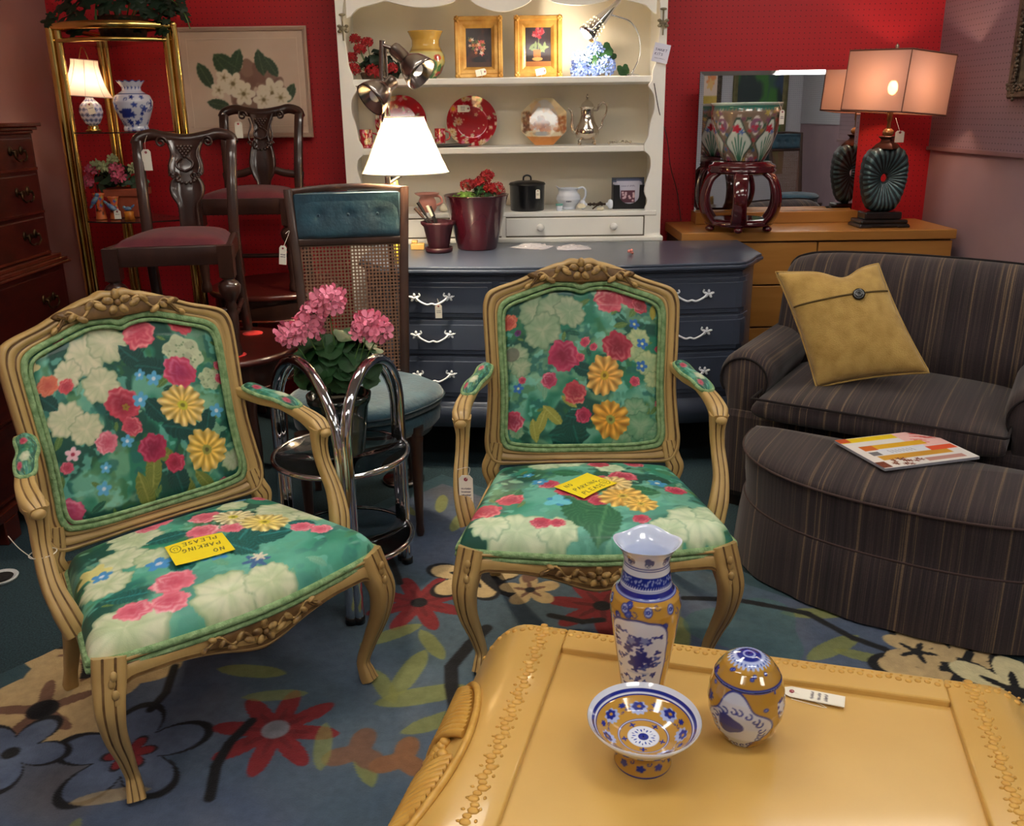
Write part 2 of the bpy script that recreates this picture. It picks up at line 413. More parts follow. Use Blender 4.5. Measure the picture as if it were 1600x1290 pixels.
def lathe_paint(name, prof, canvas, m, nu=160, nv=120, wob=None, a0=0, **k):
    """painted pot: prof (r,z) bottom-top, canvas u = around (0 at angle a0), v = height along profile"""
    pr = resample([(r, z, 0) for r, z in prof], nv)
    th = a0+np.linspace(0, 2*PI, nu, endpoint=False)
    r = pr[:, 0][:, None]*np.ones(nu)[None, :]
    zz = pr[:, 1][:, None]*np.ones(nu)[None, :]
    if wob is not None: r, zz = wob(r, zz, th[None, :], np.linspace(0, 1, nv)[:, None])
    pos = np.stack([r*np.cos(th), r*np.sin(th), zz], -1)
    km = int(np.argmax(pr[:, 1])) if pr[-1, 1] < pr[:, 1].max()-1e-4 and canvas.w > 8 else nv-1
    vv = np.minimum(np.arange(nv)/max(km, 1), 1)[:, None]*np.ones(nu); uu = np.ones((nv, 1))*(np.arange(nu)/nu)[None, :]
    me = gridmesh(name, pos, canvas, wrapu=True, uv=(uu, vv))
    return pobj(name, me, m, **k)
def panel(name, c00, c10, c01, canvas, m, nu=60, nv=60, **k):
    """flat painted rectangle: c00 lower left, c10 lower right, c01 upper left (front faces normal (c10-c00)x(c01-c00))"""
    a, b, c = [np.array(tuple(q), float) for q in (c00, c10, c01)]
    v, u = np.mgrid[0:nv, 0:nu]; u = (u/(nu-1))[..., None]; v = (v/(nv-1))[..., None]
    return pobj(name, gridmesh(name, a+(b-a)*u+(c-a)*v, canvas), m, **k)
STROKES = {'N': [[(0, 1), (0, 0), (.7, 1), (.7, 0)][::1]], 'O': [[(.35, 0), (.05, .3), (.05, .75), (.35, 1), (.65, .75), (.65, .3), (.35, 0)]],
 'P': [[(0, 0), (0, 1), (.55, .95), (.6, .6), (0, .5)]], 'A': [[(0, 0), (.35, 1), (.7, 0)], [(.15, .4), (.55, .4)]],
 'R': [[(0, 0), (0, 1), (.55, .9), (.5, .55), (0, .5), (.65, 0)]], 'K': [[(0, 0), (0, 1)], [(.6, 1), (0, .45), (.65, 0)]],
 'I': [[(.1, 0), (.1, 1)]], 'G': [[(.65, .85), (.35, 1), (.05, .6), (.15, .1), (.5, 0), (.65, .4), (.4, .4)]],
 'L': [[(0, 1), (0, 0), (.6, 0)]], 'E': [[(.6, 1), (0, 1), (0, 0), (.6, 0)], [(0, .5), (.5, .5)]],
 'S': [[(.6, .9), (.2, 1), (.05, .75), (.5, .45), (.55, .1), (.05, 0)]], 'M': [[(0, 0), (.05, 1), (.4, .3), (.75, 1), (.8, 0)]],
 'T': [[(0, 1), (.7, 1)], [(.35, 1), (.35, 0)]], 'H': [[(0, 0), (0, 1)], [(.6, 1), (.6, 0)], [(0, .5), (.6, .5)]], ' ': []}
STROKES['N'] = [[(0, 0), (0, 1), (.6, 0), (.6, 1)]]
def write(cv, text, x, y, h, wd, col, slant=.1):
    """x,y = lower left in canvas units (y down), h in units of canvas width"""
    ar = cv.w/cv.h; q = random.Random(len(text)*7+int(x*100))
    for ch in text:
        dy = (q.random()-.5)*h*.12
        for st in STROKES.get(ch, []):
            cv.line([(x+(p[0]*.85+p[1]*slant)*h, y+(dy-p[1]*h)*ar) for p in st], wd, col)
        x += h*(.45 if ch == 'I' else .9)
    return x
def scribble(cv, x0, x1, y, h, wd, col, seed=0):
    q = random.Random(seed); x = x0; pts = []
    while x < x1:
        pts.append((x, y+(q.random()-.5)*h)); x += h*.35
        if q.random() < .12 and len(pts) > 2: cv.line(pts, wd, col); pts = []; x += h*.5
    if len(pts) > 1: cv.line(pts, wd, col)
# ------------------------------------------------------------------ the room
def peg_mat(name, col, col2, pitch=.0254, hole=.0036, ax=(0, 2), rough=.55, dark=.25):
    m = bpy.data.materials.new(name); m.use_nodes = True; nt = m.node_tree; b = nt.nodes['Principled BSDF']
    tc = nt.nodes.new('ShaderNodeTexCoord'); sp = nt.nodes.new('ShaderNodeSeparateXYZ'); nt.links.new(tc.outputs['Object'], sp.inputs[0])
    def M(op, a, bv=None):
        n = nt.nodes.new('ShaderNodeMath'); n.operation = op
        for i, q in enumerate((a, bv)):
            if q is None: continue
            if isinstance(q, (int, float)): n.inputs[i].default_value = q
            else: nt.links.new(q, n.inputs[i])
        return n.outputs[0]
    ds = []
    for a in ax:
        f = M('FRACT', M('MULTIPLY', M('ADD', sp.outputs[a], 50.0), 1/pitch)); d = M('SUBTRACT', f, .5); ds.append(M('MULTIPLY', d, d))
    r = M('SQRT', M('ADD', ds[0], ds[1])); hole_m = M('LESS_THAN', r, hole/pitch)
    n = nt.nodes.new('ShaderNodeTexNoise'); n.inputs['Scale'].default_value = 2.5; n.inputs['Detail'].default_value = 4; nt.links.new(tc.outputs['Object'], n.inputs['Vector'])
    c1 = nt.nodes.new('ShaderNodeMix'); c1.data_type = 'RGBA'; nt.links.new(n.outputs[0], c1.inputs[0]); c1.inputs[6].default_value = lin(col); c1.inputs[7].default_value = lin(col2)
    c2 = nt.nodes.new('ShaderNodeMix'); c2.data_type = 'RGBA'; nt.links.new(hole_m, c2.inputs[0]); nt.links.new(c1.outputs[2], c2.inputs[6])
    c2.inputs[7].default_value = tuple(x*dark for x in lin(col)[:3])+(1,)
    nt.links.new(c2.outputs[2], b.inputs['Base Color']); b.inputs['Roughness'].default_value = rough
    bp = nt.nodes.new('ShaderNodeBump'); bp.invert = True; bp.inputs['Strength'].default_value = .6; bp.inputs['Distance'].default_value = .003
    nt.links.new(hole_m, bp.inputs['Height']); nt.links.new(bp.outputs[0], b.inputs['Normal'])
    return m
m_red = peg_mat('red_pegboard', (172, 16, 28), (188, 22, 36), hole=.0030, dark=.35)
m_mauve_peg = peg_mat('mauve_pegboard', (126, 104, 116), (138, 114, 124), ax=(1, 2), hole=.0032, dark=.3)
m_grey_peg = peg_mat('grey_pegboard', (178, 176, 184), (190, 188, 196), ax=(1, 2))
m_grey_peg2 = peg_mat('grey_pegboard_b', (178, 176, 184), (190, 188, 196), ax=(0, 2))
m_mauve = mat('mauve_wall', (146, 122, 132), (158, 132, 140), 2.2, .6, bump=.1, bscale=20)
m_mauveL = mat('mauve_wall_left', (160, 118, 114), (178, 132, 124), 1.6, .6, bump=.1, bscale=20)
m_ceil = mat('ceiling_white', (215, 212, 205), (225, 222, 216), 6, .9)
m_carpet = mat('teal_carpet', (26, 46, 54), (44, 68, 78), 170, .95, bump=.8, bscale=320, detail=6)
m_trim = mat('mauve_trim', (120, 92, 98), (130, 100, 104), 4, .5)
WB = 4.62; WL = -2.22; WR = 2.13
MB().box(-2.5, 4.2, -3.6, WB+.1, -.06, 0).obj('floor', m_carpet, kind='structure')
MB().box(-2.5, 4.2, -3.6, WB+.1, CEIL, CEIL+.06).obj('ceiling', m_ceil, kind='structure')
MB().box(WL-.1, WR+.1, WB, WB+.1, 0, CEIL).obj('wall_back', m_red, kind='structure')
MB().box(WL-.1, WL, -3.5, WB, 0, CEIL).obj('wall_left', m_mauveL, kind='structure')
wr = MB().box(WR, WR+.1, 3.1, WB, 0, 1.245).obj('wall_right', m_mauve, kind='structure')
MB().box(WR-.012, WR+.1, 3.1, WB, 1.262, CEIL).obj('wall_right_upper', m_mauve_peg, kind='structure')
MB().box(WR-.022, WR+.1, 3.1, WB, 1.245, 1.262).obj('trim_1', m_trim, kind='structure')
MB().box(WR+.1, 4.05, 3.1, 3.2, 0, CEIL).obj('wall_right_return', m_grey_peg2, kind='structure')
MB().box(3.95, 4.05, -3.5, 3.1, 1.262, CEIL).obj('wall_right_far', m_grey_peg, kind='structure')
MB().box(3.96, 4.05, -3.5, 3.1, 0, 1.262).obj('wall_right_far_lower', m_mauve, kind='structure')
MB().box(-2.3, 4.05, -3.6, -3.5, 0, CEIL).obj('wall_front', m_grey_peg2, kind='structure')
m_lens = mat('light_diffuser', (255, 250, 240), rough=.6, emit=(255, 248, 236), estr=6)
m_white = mat('white_metal', (225, 225, 222), (235, 235, 232), 5, .45)
for i, (x, y, pw) in enumerate(TROFFERS):
    lb = ['over the left armchair', 'over the coffee table', 'behind the viewer on the left', 'behind the viewer on the right', 'between the chrome table and the dresser', 'over the striped armchair', 'added in the far right bay to brighten the mirror view, near the paintings', 'added in the far right bay to brighten the mirror view, near the return wall'][i]
    t = T('ceiling_light', 'long flush fluorescent ceiling light '+lb, 'ceiling light', (x, y, CEIL-.05), group='ceiling lights above the shop')
    MB().box(-.62, .62, -.17, .17, .015, .05).obj('housing', m_white, t, bevel=.004)
    MB().box(-.59, .59, -.145, .145, .004, .016).obj('diffuser', m_lens, t, bevel=.004)

# ------------------------------------------------------------------ rug
RC = Vector((-.30, 3.44)); E1 = Vector((.775, -.632)); E2 = Vector((-.632, -.775)); LA, LB = 2.85, 2.25
def rg(u, v):
    p = G(u, v, 0); d = Vector((p.x, p.y))-RC; return (d.dot(E1)/LA, d.dot(E2)/LB)
cv = Canvas(620, 490, (76, 87, 108))
cv.mixnoise((70, 84, 108), 18, .5, .25, 1); cv.mixnoise((106, 112, 128), 9, .62, .25, 2, .6); cv.mixnoise((62, 90, 98), 3.2, .62, .12, 5, .5)
cv.mixnoise((96, 86, 82), 5, .68, .1, 8, .5)
for k, wd in ((0, .03),):
    cv.line([(0, 0), (1, 0)], .05, (46, 72, 82)); cv.line([(0, 0), (0, 1)], .05, (46, 72, 82))
BLK = (16, 16, 22); CRM = (182, 158, 116); OLV = (124, 128, 72); REDF = (120, 32, 38); BRN = (112, 82, 66)
def rflower(px, py, r, col, col2=None, n=6, rot=0, edge=BLK, outline=True):
    x, y = rg(px, py)
    ed = lambda t: .42+.58*np.abs(np.cos(n*t/2))**(1.6 if n > 6 else .9)
    if outline: cv.shape(x, y, r*1.13, ed, edge, rot=rot)
    cv.shape(x, y, r, ed, col, rot=rot)
    if col2: cv.shape(x, y, r*.75, lambda t: .22+.5*np.abs(np.cos(n*t/2))**5, col2, rot=rot)
    cv.shape(x, y, r*.16, None, edge)
def rline(pts, wd, col): cv.line([rg(*p) for p in pts], wd, col)
rflower(140, 1050, .088, CRM, BRN, 5, .5, outline=False); rflower(70, 1112, .085, CRM, BRN, 5, 1.2, outline=False)
rflower(60, 1000, .04, CRM, BRN, 5, .2, outline=False)
rflower(205, 1180, .06, (84, 97, 122), None, 5, .1); rflower(205, 1180, .02, REDF, None, 6, .1)
rflower(20, 1180, .045, (84, 97, 122), None, 5, .6)
rflower(432, 1145, .056, REDF, (104, 28, 34), 8, .2, outline=False); cv.shape(*rg(432, 1143), .012, None, (120, 120, 130))
rflower(655, 945, .058, REDF, (104, 28, 34), 8, .5, outline=False)
rflower(940, 950, .06, REDF, (90, 26, 30), 7, .9, outline=False)
rline([(395, 1130), (360, 1165), (340, 1200), (330, 1250)], .009, BLK)
rline([(275, 1045), (262, 1085), (238, 1112)], .008, BLK); rline([(600, 850), (622, 905), (625, 915)], .008, BLK)
rline([(45, 1015), (110, 1014), (180, 1010)], .007, BLK)
for (x, y, L, a) in ((612, 995, .035, 1.9), (640, 1055, .04, 1.2), (662, 1090, .045, 2.2), (600, 1075, .03, .4), (395, 1052, .035, 2.6), (690, 790, .03, .9), (716, 818, .03, 1.1),
                     (675, 1010, .03, .4), (685, 1130, .035, 2.0), (1270, 962, .035, 2.5), (1300, 1015, .038, 1.9), (1350, 1030, .03, 2.9), (1060, 1000, .04, 1.1), (570, 1195, .03, .5), (640, 800, .02, .4)):
    cv.shape(*rg(x, y), L, lambda t: 1-.5*np.abs(np.sin(t)), OLV, rot=a, asp=.55, k=.85)
cv.shape(*rg(560, 1178), .03, lambda t: .7+.3*np.cos(3*t), BRN); cv.shape(*rg(630, 1190), .028, lambda t: .7+.3*np.cos(3*t), (128, 88, 60))
cv.shape(*rg(1170, 985), .07, lambda t: .8+.15*np.sin(3*t), (66, 98, 100), k=.7)
rflower(735, 905, .05, CRM, BLK, 5, .4); rflower(800, 880, .04, CRM, BLK, 5, 1.0, outline=False)
cv.shape(*rg(775, 915), .04, lambda t: 1-.5*np.abs(np.sin(t)), BLK, rot=.3, asp=.5); rflower(828, 925, .035, CRM, BRN, 5, .2, outline=False)
cv.shape(*rg(835, 895), .03, lambda t: 1-.4*np.abs(np.sin(t)), BRN, rot=1.3, asp=.6)
rline([(860, 965), (910, 975), (940, 972)], .009, BLK); rline([(1068, 938), (1145, 940), (1190, 948), (1260, 962), (1330, 1000), (1380, 1018), (1425, 1045)], .0085, BLK)
rline([(760, 985), (735, 1010), (705, 1045), (706, 1075), (712, 1110), (700, 1140)], .013, BLK); rline([(710, 1080), (735, 1095)], .008, BLK)
rflower(1500, 1050, .075, CRM, BLK, 6, .5); rflower(1585, 1085, .06, (200, 190, 150), BLK, 6, .2); rflower(1430, 1022, .035, CRM, BLK, 5, .9, outline=False)
for i in range(14):
    q = random.Random(i); cv.shape(q.random(), .55+.45*q.random(), .03, lambda t: 1-.5*np.abs(np.sin(t)), random.choice([OLV, BRN, CRM]), rot=q.random()*6, asp=.5, k=.7)
nu, nv = 620, 490
v, u = np.mgrid[0:nv, 0:nu]; u = u/(nu-1); v = v/(nv-1)
pos = np.stack([RC.x+E1.x*u*LA+E2.x*v*LB, RC.y+E1.y*u*LA+E2.y*v*LB, .010+.0016*(vnoise(nv, nu, 150, 4, 1)-.5)], -1)
pos[0, :, 2] = 0; pos[-1, :, 2] = 0; pos[:, 0, 2] = 0; pos[:, -1, 2] = 0
m_rug = cmat('rug_pile', .95, 0, .7, 260, vary=.28)
pobj('floral_rug', gridmesh('floral_rug', pos, cv, uv=(u, 1-v), flip=True), m_rug, label='grey-blue rug with large scattered flowers lying under the two floral armchairs', cat='rug')
RUGZ = .010

# ------------------------------------------------------------------ floral armchairs
m_gilt = mat('antique_cream_wood', (188, 156, 98), (134, 102, 58), 5, .42, bump=.25, bscale=60, stretch=(1, 1, .35), lo=.45, hi=.85, coat=.25)
m_glaze = mat('dark_umber_glaze', (92, 66, 36), (128, 96, 56), 30, .5)
m_carve = mat('carved_gilt_wood', (180, 146, 88), (92, 64, 34), 42, .42, coat=.2, lo=.42, hi=.68)
m_pipe = mat('sage_green_gimp', (152, 182, 132), (112, 146, 98), 60, .85, bump=.8, bscale=220)
m_fab = cmat('floral_chintz', .55, .1, .12, 420, vary=.12)
def floral_base(w, h, seed, lt=1.0):
    c = Canvas(w, h, (36*lt, 122*lt, 98*lt))
    c.mixnoise((112, 176, 154), 4.2, .48, .12, seed+1, .9); c.mixnoise((14, 72, 62), 5.2, .54, .07, seed+2, .9)
    c.mixnoise((150, 190, 150), 6, .64, .09, seed+3, .55); c.mixnoise((60, 110, 60), 9, .66, .06, seed+4, .5)
    c.mixnoise((24, 96, 96), 14, .64, .06, seed+5, .6); c.mixnoise((130, 205, 190), 16, .70, .05, seed+6, .6)
    q = np.random.RandomState(seed)
    for i in range(70):
        x, y = q.rand(), q.rand(); c.leaf(x, y, .02+.03*q.rand(), q.rand()*6.28, *([((20, 82, 66), (60, 130, 104)), ((84, 120, 62), (140, 160, 90)), ((108, 160, 130), (150, 190, 160))][q.randint(3)]))
    return c
def paint_back(kind):
    c = floral_base(330, 330, 21 if kind == 'right' else 47, 1.0)
    q = np.random.RandomState(5)
    PK, LP, DR = (196, 52, 84), (238, 150, 150), (122, 18, 48)
    if kind == 'right':
        for x, y, r in ((.22, .14, .10), (.33, .16, .11), (.43, .17, .10), (.27, .27, .12), (.10, .40, .09), (.13, .47, .07)): c.bloom(x, y, r, (138, 166, 132), (170, 182, 150), (70, 112, 84), seed=int(x*100))
        c.shape(.08, .38, .045, None, (98, 96, 88), .7)
        for x, y, r in ((.80, .36, .09), (.90, .45, .09), (.84, .30, .07), (.93, .55, .06)): c.bloom(x, y, r, (160, 184, 138), (188, 200, 150), (84, 124, 84), seed=int(x*100))
        for x, y, r in ((.82, .75, .09), (.85, .85, .10), (.97, .88, .06), (.10, .88, .05), (.74, .95, .07), (.92, .93, .06)): c.bloom(x, y, r, (106, 158, 122), (140, 176, 140), (50, 104, 76), seed=int(x*100))
        for x, y, L, a in ((.25, .82, .09, 1.9), (.32, .78, .09, .8), (.21, .87, .08, 1.4), (.42, .70, .06, .6)): c.leaf(x, y, L, a, (150, 150, 66), (196, 190, 110))
        for x, y, L, a in ((.42, .90, .13, 0), (.45, .86, .12, 1.3), (.40, .96, .10, .4), (.58, .60, .08, 1.0), (.50, .50, .07, .4), (.48, .80, .09, .2)): c.leaf(x, y, L, a, (6, 68, 62), (24, 110, 100), .8)
        c.rose(.66, .10, .088, (210, 84, 104), (246, 190, 180), (160, 40, 60)); c.rose(.78, .07, .062, (198, 70, 90), (232, 140, 150), (140, 30, 60)); c.rose(.84, .10, .05, (180, 40, 60), (230, 130, 140), (110, 20, 40))
        c.rose(.39, .43, .10, (186, 50, 92), (222, 120, 140), (112, 10, 44)); c.rose(.71, .375, .095, (176, 46, 70), (226, 130, 130), (110, 14, 40))
        c.rose(.455, .645, .075, (198, 66, 84), (240, 160, 140), (130, 30, 50)); c.rose(.505, .78, .052, (188, 46, 84), (226, 120, 150), (120, 16, 50))
        c.rose(.30, .57, .052, (200, 70, 104), (240, 170, 180), (130, 20, 60)); c.rose(.08, .81, .07, (196, 60, 90), (240, 160, 170), (110, 20, 50))
        c.rose(.07, .17, .055, (222, 110, 84), (244, 170, 140), (170, 50, 50)); c.rose(.12, .25, .022, (120, 30, 90), (90, 120, 200), (60, 20, 60))
        for x, y, r in ((.52, .34, .032), (.57, .38, .025), (.49, .43, .028), (.82, .57, .034), (.135, .55, .025), (.97, .27, .02), (.96, .35, .025), (.30, .03, .025), (.97, .71, .03)): c.rose(x, y, r, (212, 70, 96), (246, 170, 170), (150, 20, 60))
        c.daisy(.635, .55, .115, 11, (232, 166, 72), (248, 206, 120), (206, 170, 50)); c.daisy(.67, .81, .118, 10, (228, 158, 48), (246, 196, 90), (150, 160, 80))
        for x, y, r in ((.81, .22, .033), (.86, .33, .036), (.86, .47, .036), (.11, .60, .034)): c.small(x, y, r, (46, 110, 190), (210, 220, 160))
        c.leaf(.92, .12, .05, 1.6, (166, 156, 60), (196, 184, 90))
    else:
        for x, y, r in ((.30, .16, .11), (.20, .21, .08), (.42, .12, .11), (.34, .32, .10), (.14, .42, .10), (.22, .50, .09)): c.bloom(x, y, r, (196, 200, 164), (218, 212, 182), (110, 140, 100), seed=int(x*100))
        c.hydra(.78, .22, .11, (192, 200, 166), (120, 146, 110), 3); c.hydra(.90, .36, .07, (180, 194, 156), (110, 140, 104), 4); c.bloom(.93, .86, .07, (160, 178, 140), (180, 190, 160), (90, 124, 90))
        for x, y, L, a in ((.50, .80, .12, 1.8), (.56, .72, .10, .7), (.44, .90, .12, 1.4), (.66, .93, .10, 1.2), (.76, .93, .09, 1.0)): c.leaf(x, y, L, a, (108, 122, 52), (160, 160, 84))
        for x, y, L, a in ((.52, .20, .09, .9), (.60, .28, .09, .4), (.40, .48, .08, .2), (.58, .50, .09, 1.0), (.70, .62, .12, .3), (.62, .88, .10, 1.4), (.84, .60, .08, 1.9), (.08, .30, .07, 1), (.70, .44, .08, .2)): c.leaf(x, y, L, a, (8, 62, 58), (30, 106, 98), .75)
        c.rose(.58, .10, .085, (214, 84, 104), (248, 160, 160), (180, 40, 70)); c.rose(.80, .045, .07, (214, 70, 90), (246, 150, 150), (170, 30, 50))
        c.rose(.42, .43, .09, (200, 62, 84), (232, 130, 140), (120, 10, 40)); c.small(.43, .45, .02, (150, 120, 40), (120, 90, 40)); c.rose(.44, .55, .055, (206, 76, 96), (240, 160, 160), (150, 30, 60))
        c.rose(.74, .32, .092, (206, 62, 96), (236, 130, 160), (140, 24, 80)); c.rose(.52, .68, .08, (176, 40, 80), (214, 100, 130), (110, 10, 50)); c.rose(.62, .79, .055, (196, 50, 84), (232, 110, 140), (120, 10, 40))
        c.rose(.30, .60, .06, (222, 120, 140), (246, 190, 200), (190, 60, 90)); c.rose(.06, .90, .08, (212, 80, 120), (246, 170, 190), (150, 30, 80)); c.rose(.10, .22, .055, (228, 120, 90), (240, 160, 130), (180, 70, 60)); c.rose(.18, .26, .04, (220, 80, 90), (246, 150, 150), (160, 40, 60))
        for x, y, r in ((.20, .03, .03), (.96, .28, .03), (.96, .36, .035), (.98, .66, .02), (.09, .66, .035), (.86, .97, .03)): c.rose(x, y, r, (216, 80, 110), (246, 170, 180), (160, 30, 60))
        c.daisy(.72, .50, .118, 14, (240, 196, 90), (250, 224, 160), (206, 200, 60)); c.daisy(.80, .76, .118, 12, (238, 190, 70), (250, 220, 140), (150, 150, 70))
        for x, y, r in ((.535, .30, .03), (.60, .34, .04), (.51, .42, .042), (.40, .62, .035), (.27, .72, .03), (.24, .82, .04), (.90, .55, .045)): c.small(x, y, r, (90, 170, 214), (214, 226, 236))
        c.shape(.05, .10, .045, lambda t: .8+.2*np.sin(4*t), (228, 216, 160)); c.small(.13, .60, .04, (236, 190, 204), (170, 40, 70))
    return c
def paint_seat(kind):
    c = floral_base(400, 360, 33 if kind == 'right' else 71, 1.12); c.mixnoise((112, 190, 168), 3.0, .55, .12, 9, .7)
    if kind == 'right':
        for x, y, r in ((.30, .12, .10), (.42, .10, .09), (.62, .22, .08), (.22, .92, .13), (.12, .88, .08), (.86, .86, .13), (.94, .80, .09), (.74, .92, .08), (.36, .90, .08)): c.bloom(x, y, r, (186, 208, 170), (214, 226, 194), (100, 150, 108), seed=int(x*100))
        for x, y, L, a in ((.47, .76, .16, 1.3), (.44, .66, .12, .8), (.52, .84, .12, 1.8), (.40, .30, .08, .4), (.70, .55, .09, .2), (.16, .58, .09, 2)): c.leaf(x, y, L, a, (34, 104, 70), (90, 150, 104), .8)
        for x, y, r in ((.36, .05, .05), (.50, .04, .04), (.57, .14, .06), (.76, .12, .055), (.17, .62, .06), (.08, .74, .075), (.40, .55, .055), (.32, .46, .05), (.66, .36, .07), (.47, .60, .06), (.86, .52, .05), (.52, .66, .05), (.30, .86, .04), (.66, .84, .035), (.36, .86, .03), (.56, .40, .04)): c.rose(x, y, r, (206, 62, 90), (246, 170, 170), (150, 24, 60))
        c.daisy(.62, .62, .10, 12, (236, 180, 80), (250, 214, 120), (220, 190, 80)); c.daisy(.60, .46, .085, 12, (240, 206, 130), (250, 226, 170), (220, 190, 80)); c.daisy(.68, .70, .07, 10, (238, 186, 80), (250, 214, 120), (220, 190, 80))
        for x, y, r in ((.28, .42, .04), (.22, .30, .03), (.80, .44, .045), (.36, .66, .05)): c.small(x, y, r, (60, 150, 200), (220, 230, 210))
        c.shape(.36, .66, .06, lambda t: .7+.3*np.sin(3*t), (110, 200, 214))
    else:
        for x, y, r in ((.30, .22, .12), (.20, .38, .11), (.12, .55, .10), (.26, .10, .07), (.88, .40, .13), (.94, .54, .10), (.80, .50, .09), (.12, .92, .13), (.42, .92, .12), (.55, .93, .09), (.76, .16, .08), (.30, .48, .08)): c.bloom(x, y, r, (188, 204, 160), (216, 220, 188), (110, 146, 100), seed=int(x*100))
        for x, y, L, a in ((.66, .62, .13, .3), (.60, .58, .11, 2.4), (.56, .66, .09, 1.2), (.62, .20, .09, .4), (.68, .10, .07, 0), (.40, .34, .09, .2), (.36, .62, .08, 1.5), (.16, .72, .07, .4), (.84, .62, .06, .9)): c.leaf(x, y, L, a, (8, 84, 78), (60, 160, 160), .8)
        for x, y, r in ((.50, .03, .06), (.62, .04, .04), (.38, .12, .06), (.45, .10, .055), (.60, .24, .075), (.92, .14, .045), (.52, .40, .07), (.62, .46, .055), (.44, .52, .045), (.82, .66, .05), (.86, .74, .045), (.30, .74, .075), (.26, .86, .06), (.16, .84, .06), (.46, .46, .03)): c.rose(x, y, r, (234, 120, 140), (252, 200, 206), (200, 60, 90))
        c.daisy(.68, .34, .09, 13, (242, 222, 160), (252, 240, 206), (220, 210, 60)); c.daisy(.74, .50, .10, 13, (244, 214, 110), (252, 234, 170), (230, 210, 60)); c.shape(.10, .40, .07, lambda t: .8+.2*np.sin(5*t), (228, 220, 140))
        for x, y, r in ((.12, .46, .04), (.42, .62, .05), (.48, .66, .04), (.30, .56, .05), (.84, .08, .04)): c.small(x, y, r, (70, 150, 214), (220, 226, 240))
        c.shape(.56, .80, .05, lambda t: .7+.3*np.sin(6*t), (60, 100, 150)); c.shape(.58, .78, .03, lambda t: .7+.3*np.sin(6*t), (230, 220, 200))
    return c
def sstep(x): x = np.clip(x, 0, 1); return x*x*(3-2*x)
# groove section for chair wood: rounded bar with dark glaze lines
SEC_W = [(1, .55), (.85, .9), (.44, 1.0), (.36, .86), (.28, 1.0), (-.28, 1.0), (-.36, .86), (-.44, 1.0), (-.85, .9), (-1, .55), (-1, -.6), (-.7, -1), (.7, -1), (1, -.6)]
SEC_M = [0, 0, 1, 1, 0, 1, 1, 0, 0, 0, 0, 0, 0, 0]
def carve_spray(mb, org, ux, uz, n, s=1.0, wide=.11, dr=-.014):
    """rocaille flower with leaf scrolls; org centre, ux along, uz up, n outward"""
    ux, uz, n = Vector(ux).normalized(), Vector(uz).normalized(), Vector(n).normalized(); Mx = Matrix((ux, uz, n)).transposed()
    mb.ell(org+uz*dr*s*.5-n*.001, ((.035+wide)*s, .017*s, .0045*s), 24, 8, 1, Mx)
    for i in range(5):
        a = PI/2+2*PI*i/5; c = org+(ux*math.cos(a)+uz*math.sin(a))*.017*s+n*.004
        mb.ell(c, (.012*s, .0085*s, .006*s), 8, 5, 0, Mx @ Matrix.Rotation(a, 3, 'Z'))
    mb.ell(org+n*.009, (.007*s, .007*s, .005*s), 8, 5, 1, Mx)
    for sg in (-1, 1):
        for k in range(6):
            t = k/5; x = sg*(.034+t*wide)*s; z = (-.004+.012*math.sin(k*2.1))*s + dr*t*s
            mb.ell(org+ux*x+uz*z+n*(.005-.003*t), ((.014-.005*t)*s, (.0075-.002*t)*s, .0055*s), 8, 5, 0, Mx @ Matrix.Rotation(sg*(.5-1.3*(k % 2)), 3, 'Z'))
        pts = [org+ux*sg*(.03+wide*t)*s+uz*(.010*math.sin(t*11)+dr*t)*s+n*.003 for t in np.linspace(0, 1, 18)]
        mb.tube(pts, [.004*s*(1-.5*t) for t in np.linspace(0, 1, 18)], 6, 0)
        pts = [org+ux*sg*(.03+wide*t)*s+uz*(.010*math.sin(t*11)+dr*t-.006)*s+n*.001 for t in np.linspace(0, 1, 18)]
        mb.tube(pts, .0024*s, 5, 1)
BO = [(0, .600), (.03, .604), (.055, .594), (.08, .588), (.133, .568), (.19, .542), (.25, .522), (.280, .506), (.293, .48), (.296, .44), (.291, .33), (.285, .215), (.291, .12), (.297, .05), (.287, .005), (.26, -.018), (.17, -.020), (.08, -.018)]
BI = [(0, .520), (.025, .528), (.055, .532), (.09, .530), (.135, .516), (.18, .500), (.218, .486), (.240, .470), (.248, .450), (.250, .42), (.247, .33), (.243, .215), (.245, .12), (.247, .07), (.240, .042), (.22, .030), (.15, .022), (.07, .020)]
def closed_contour(h): return h+[(0, h[0][1]*0+h[-1][1])]+[(-x, z) for x, z in h[:0:-1]]
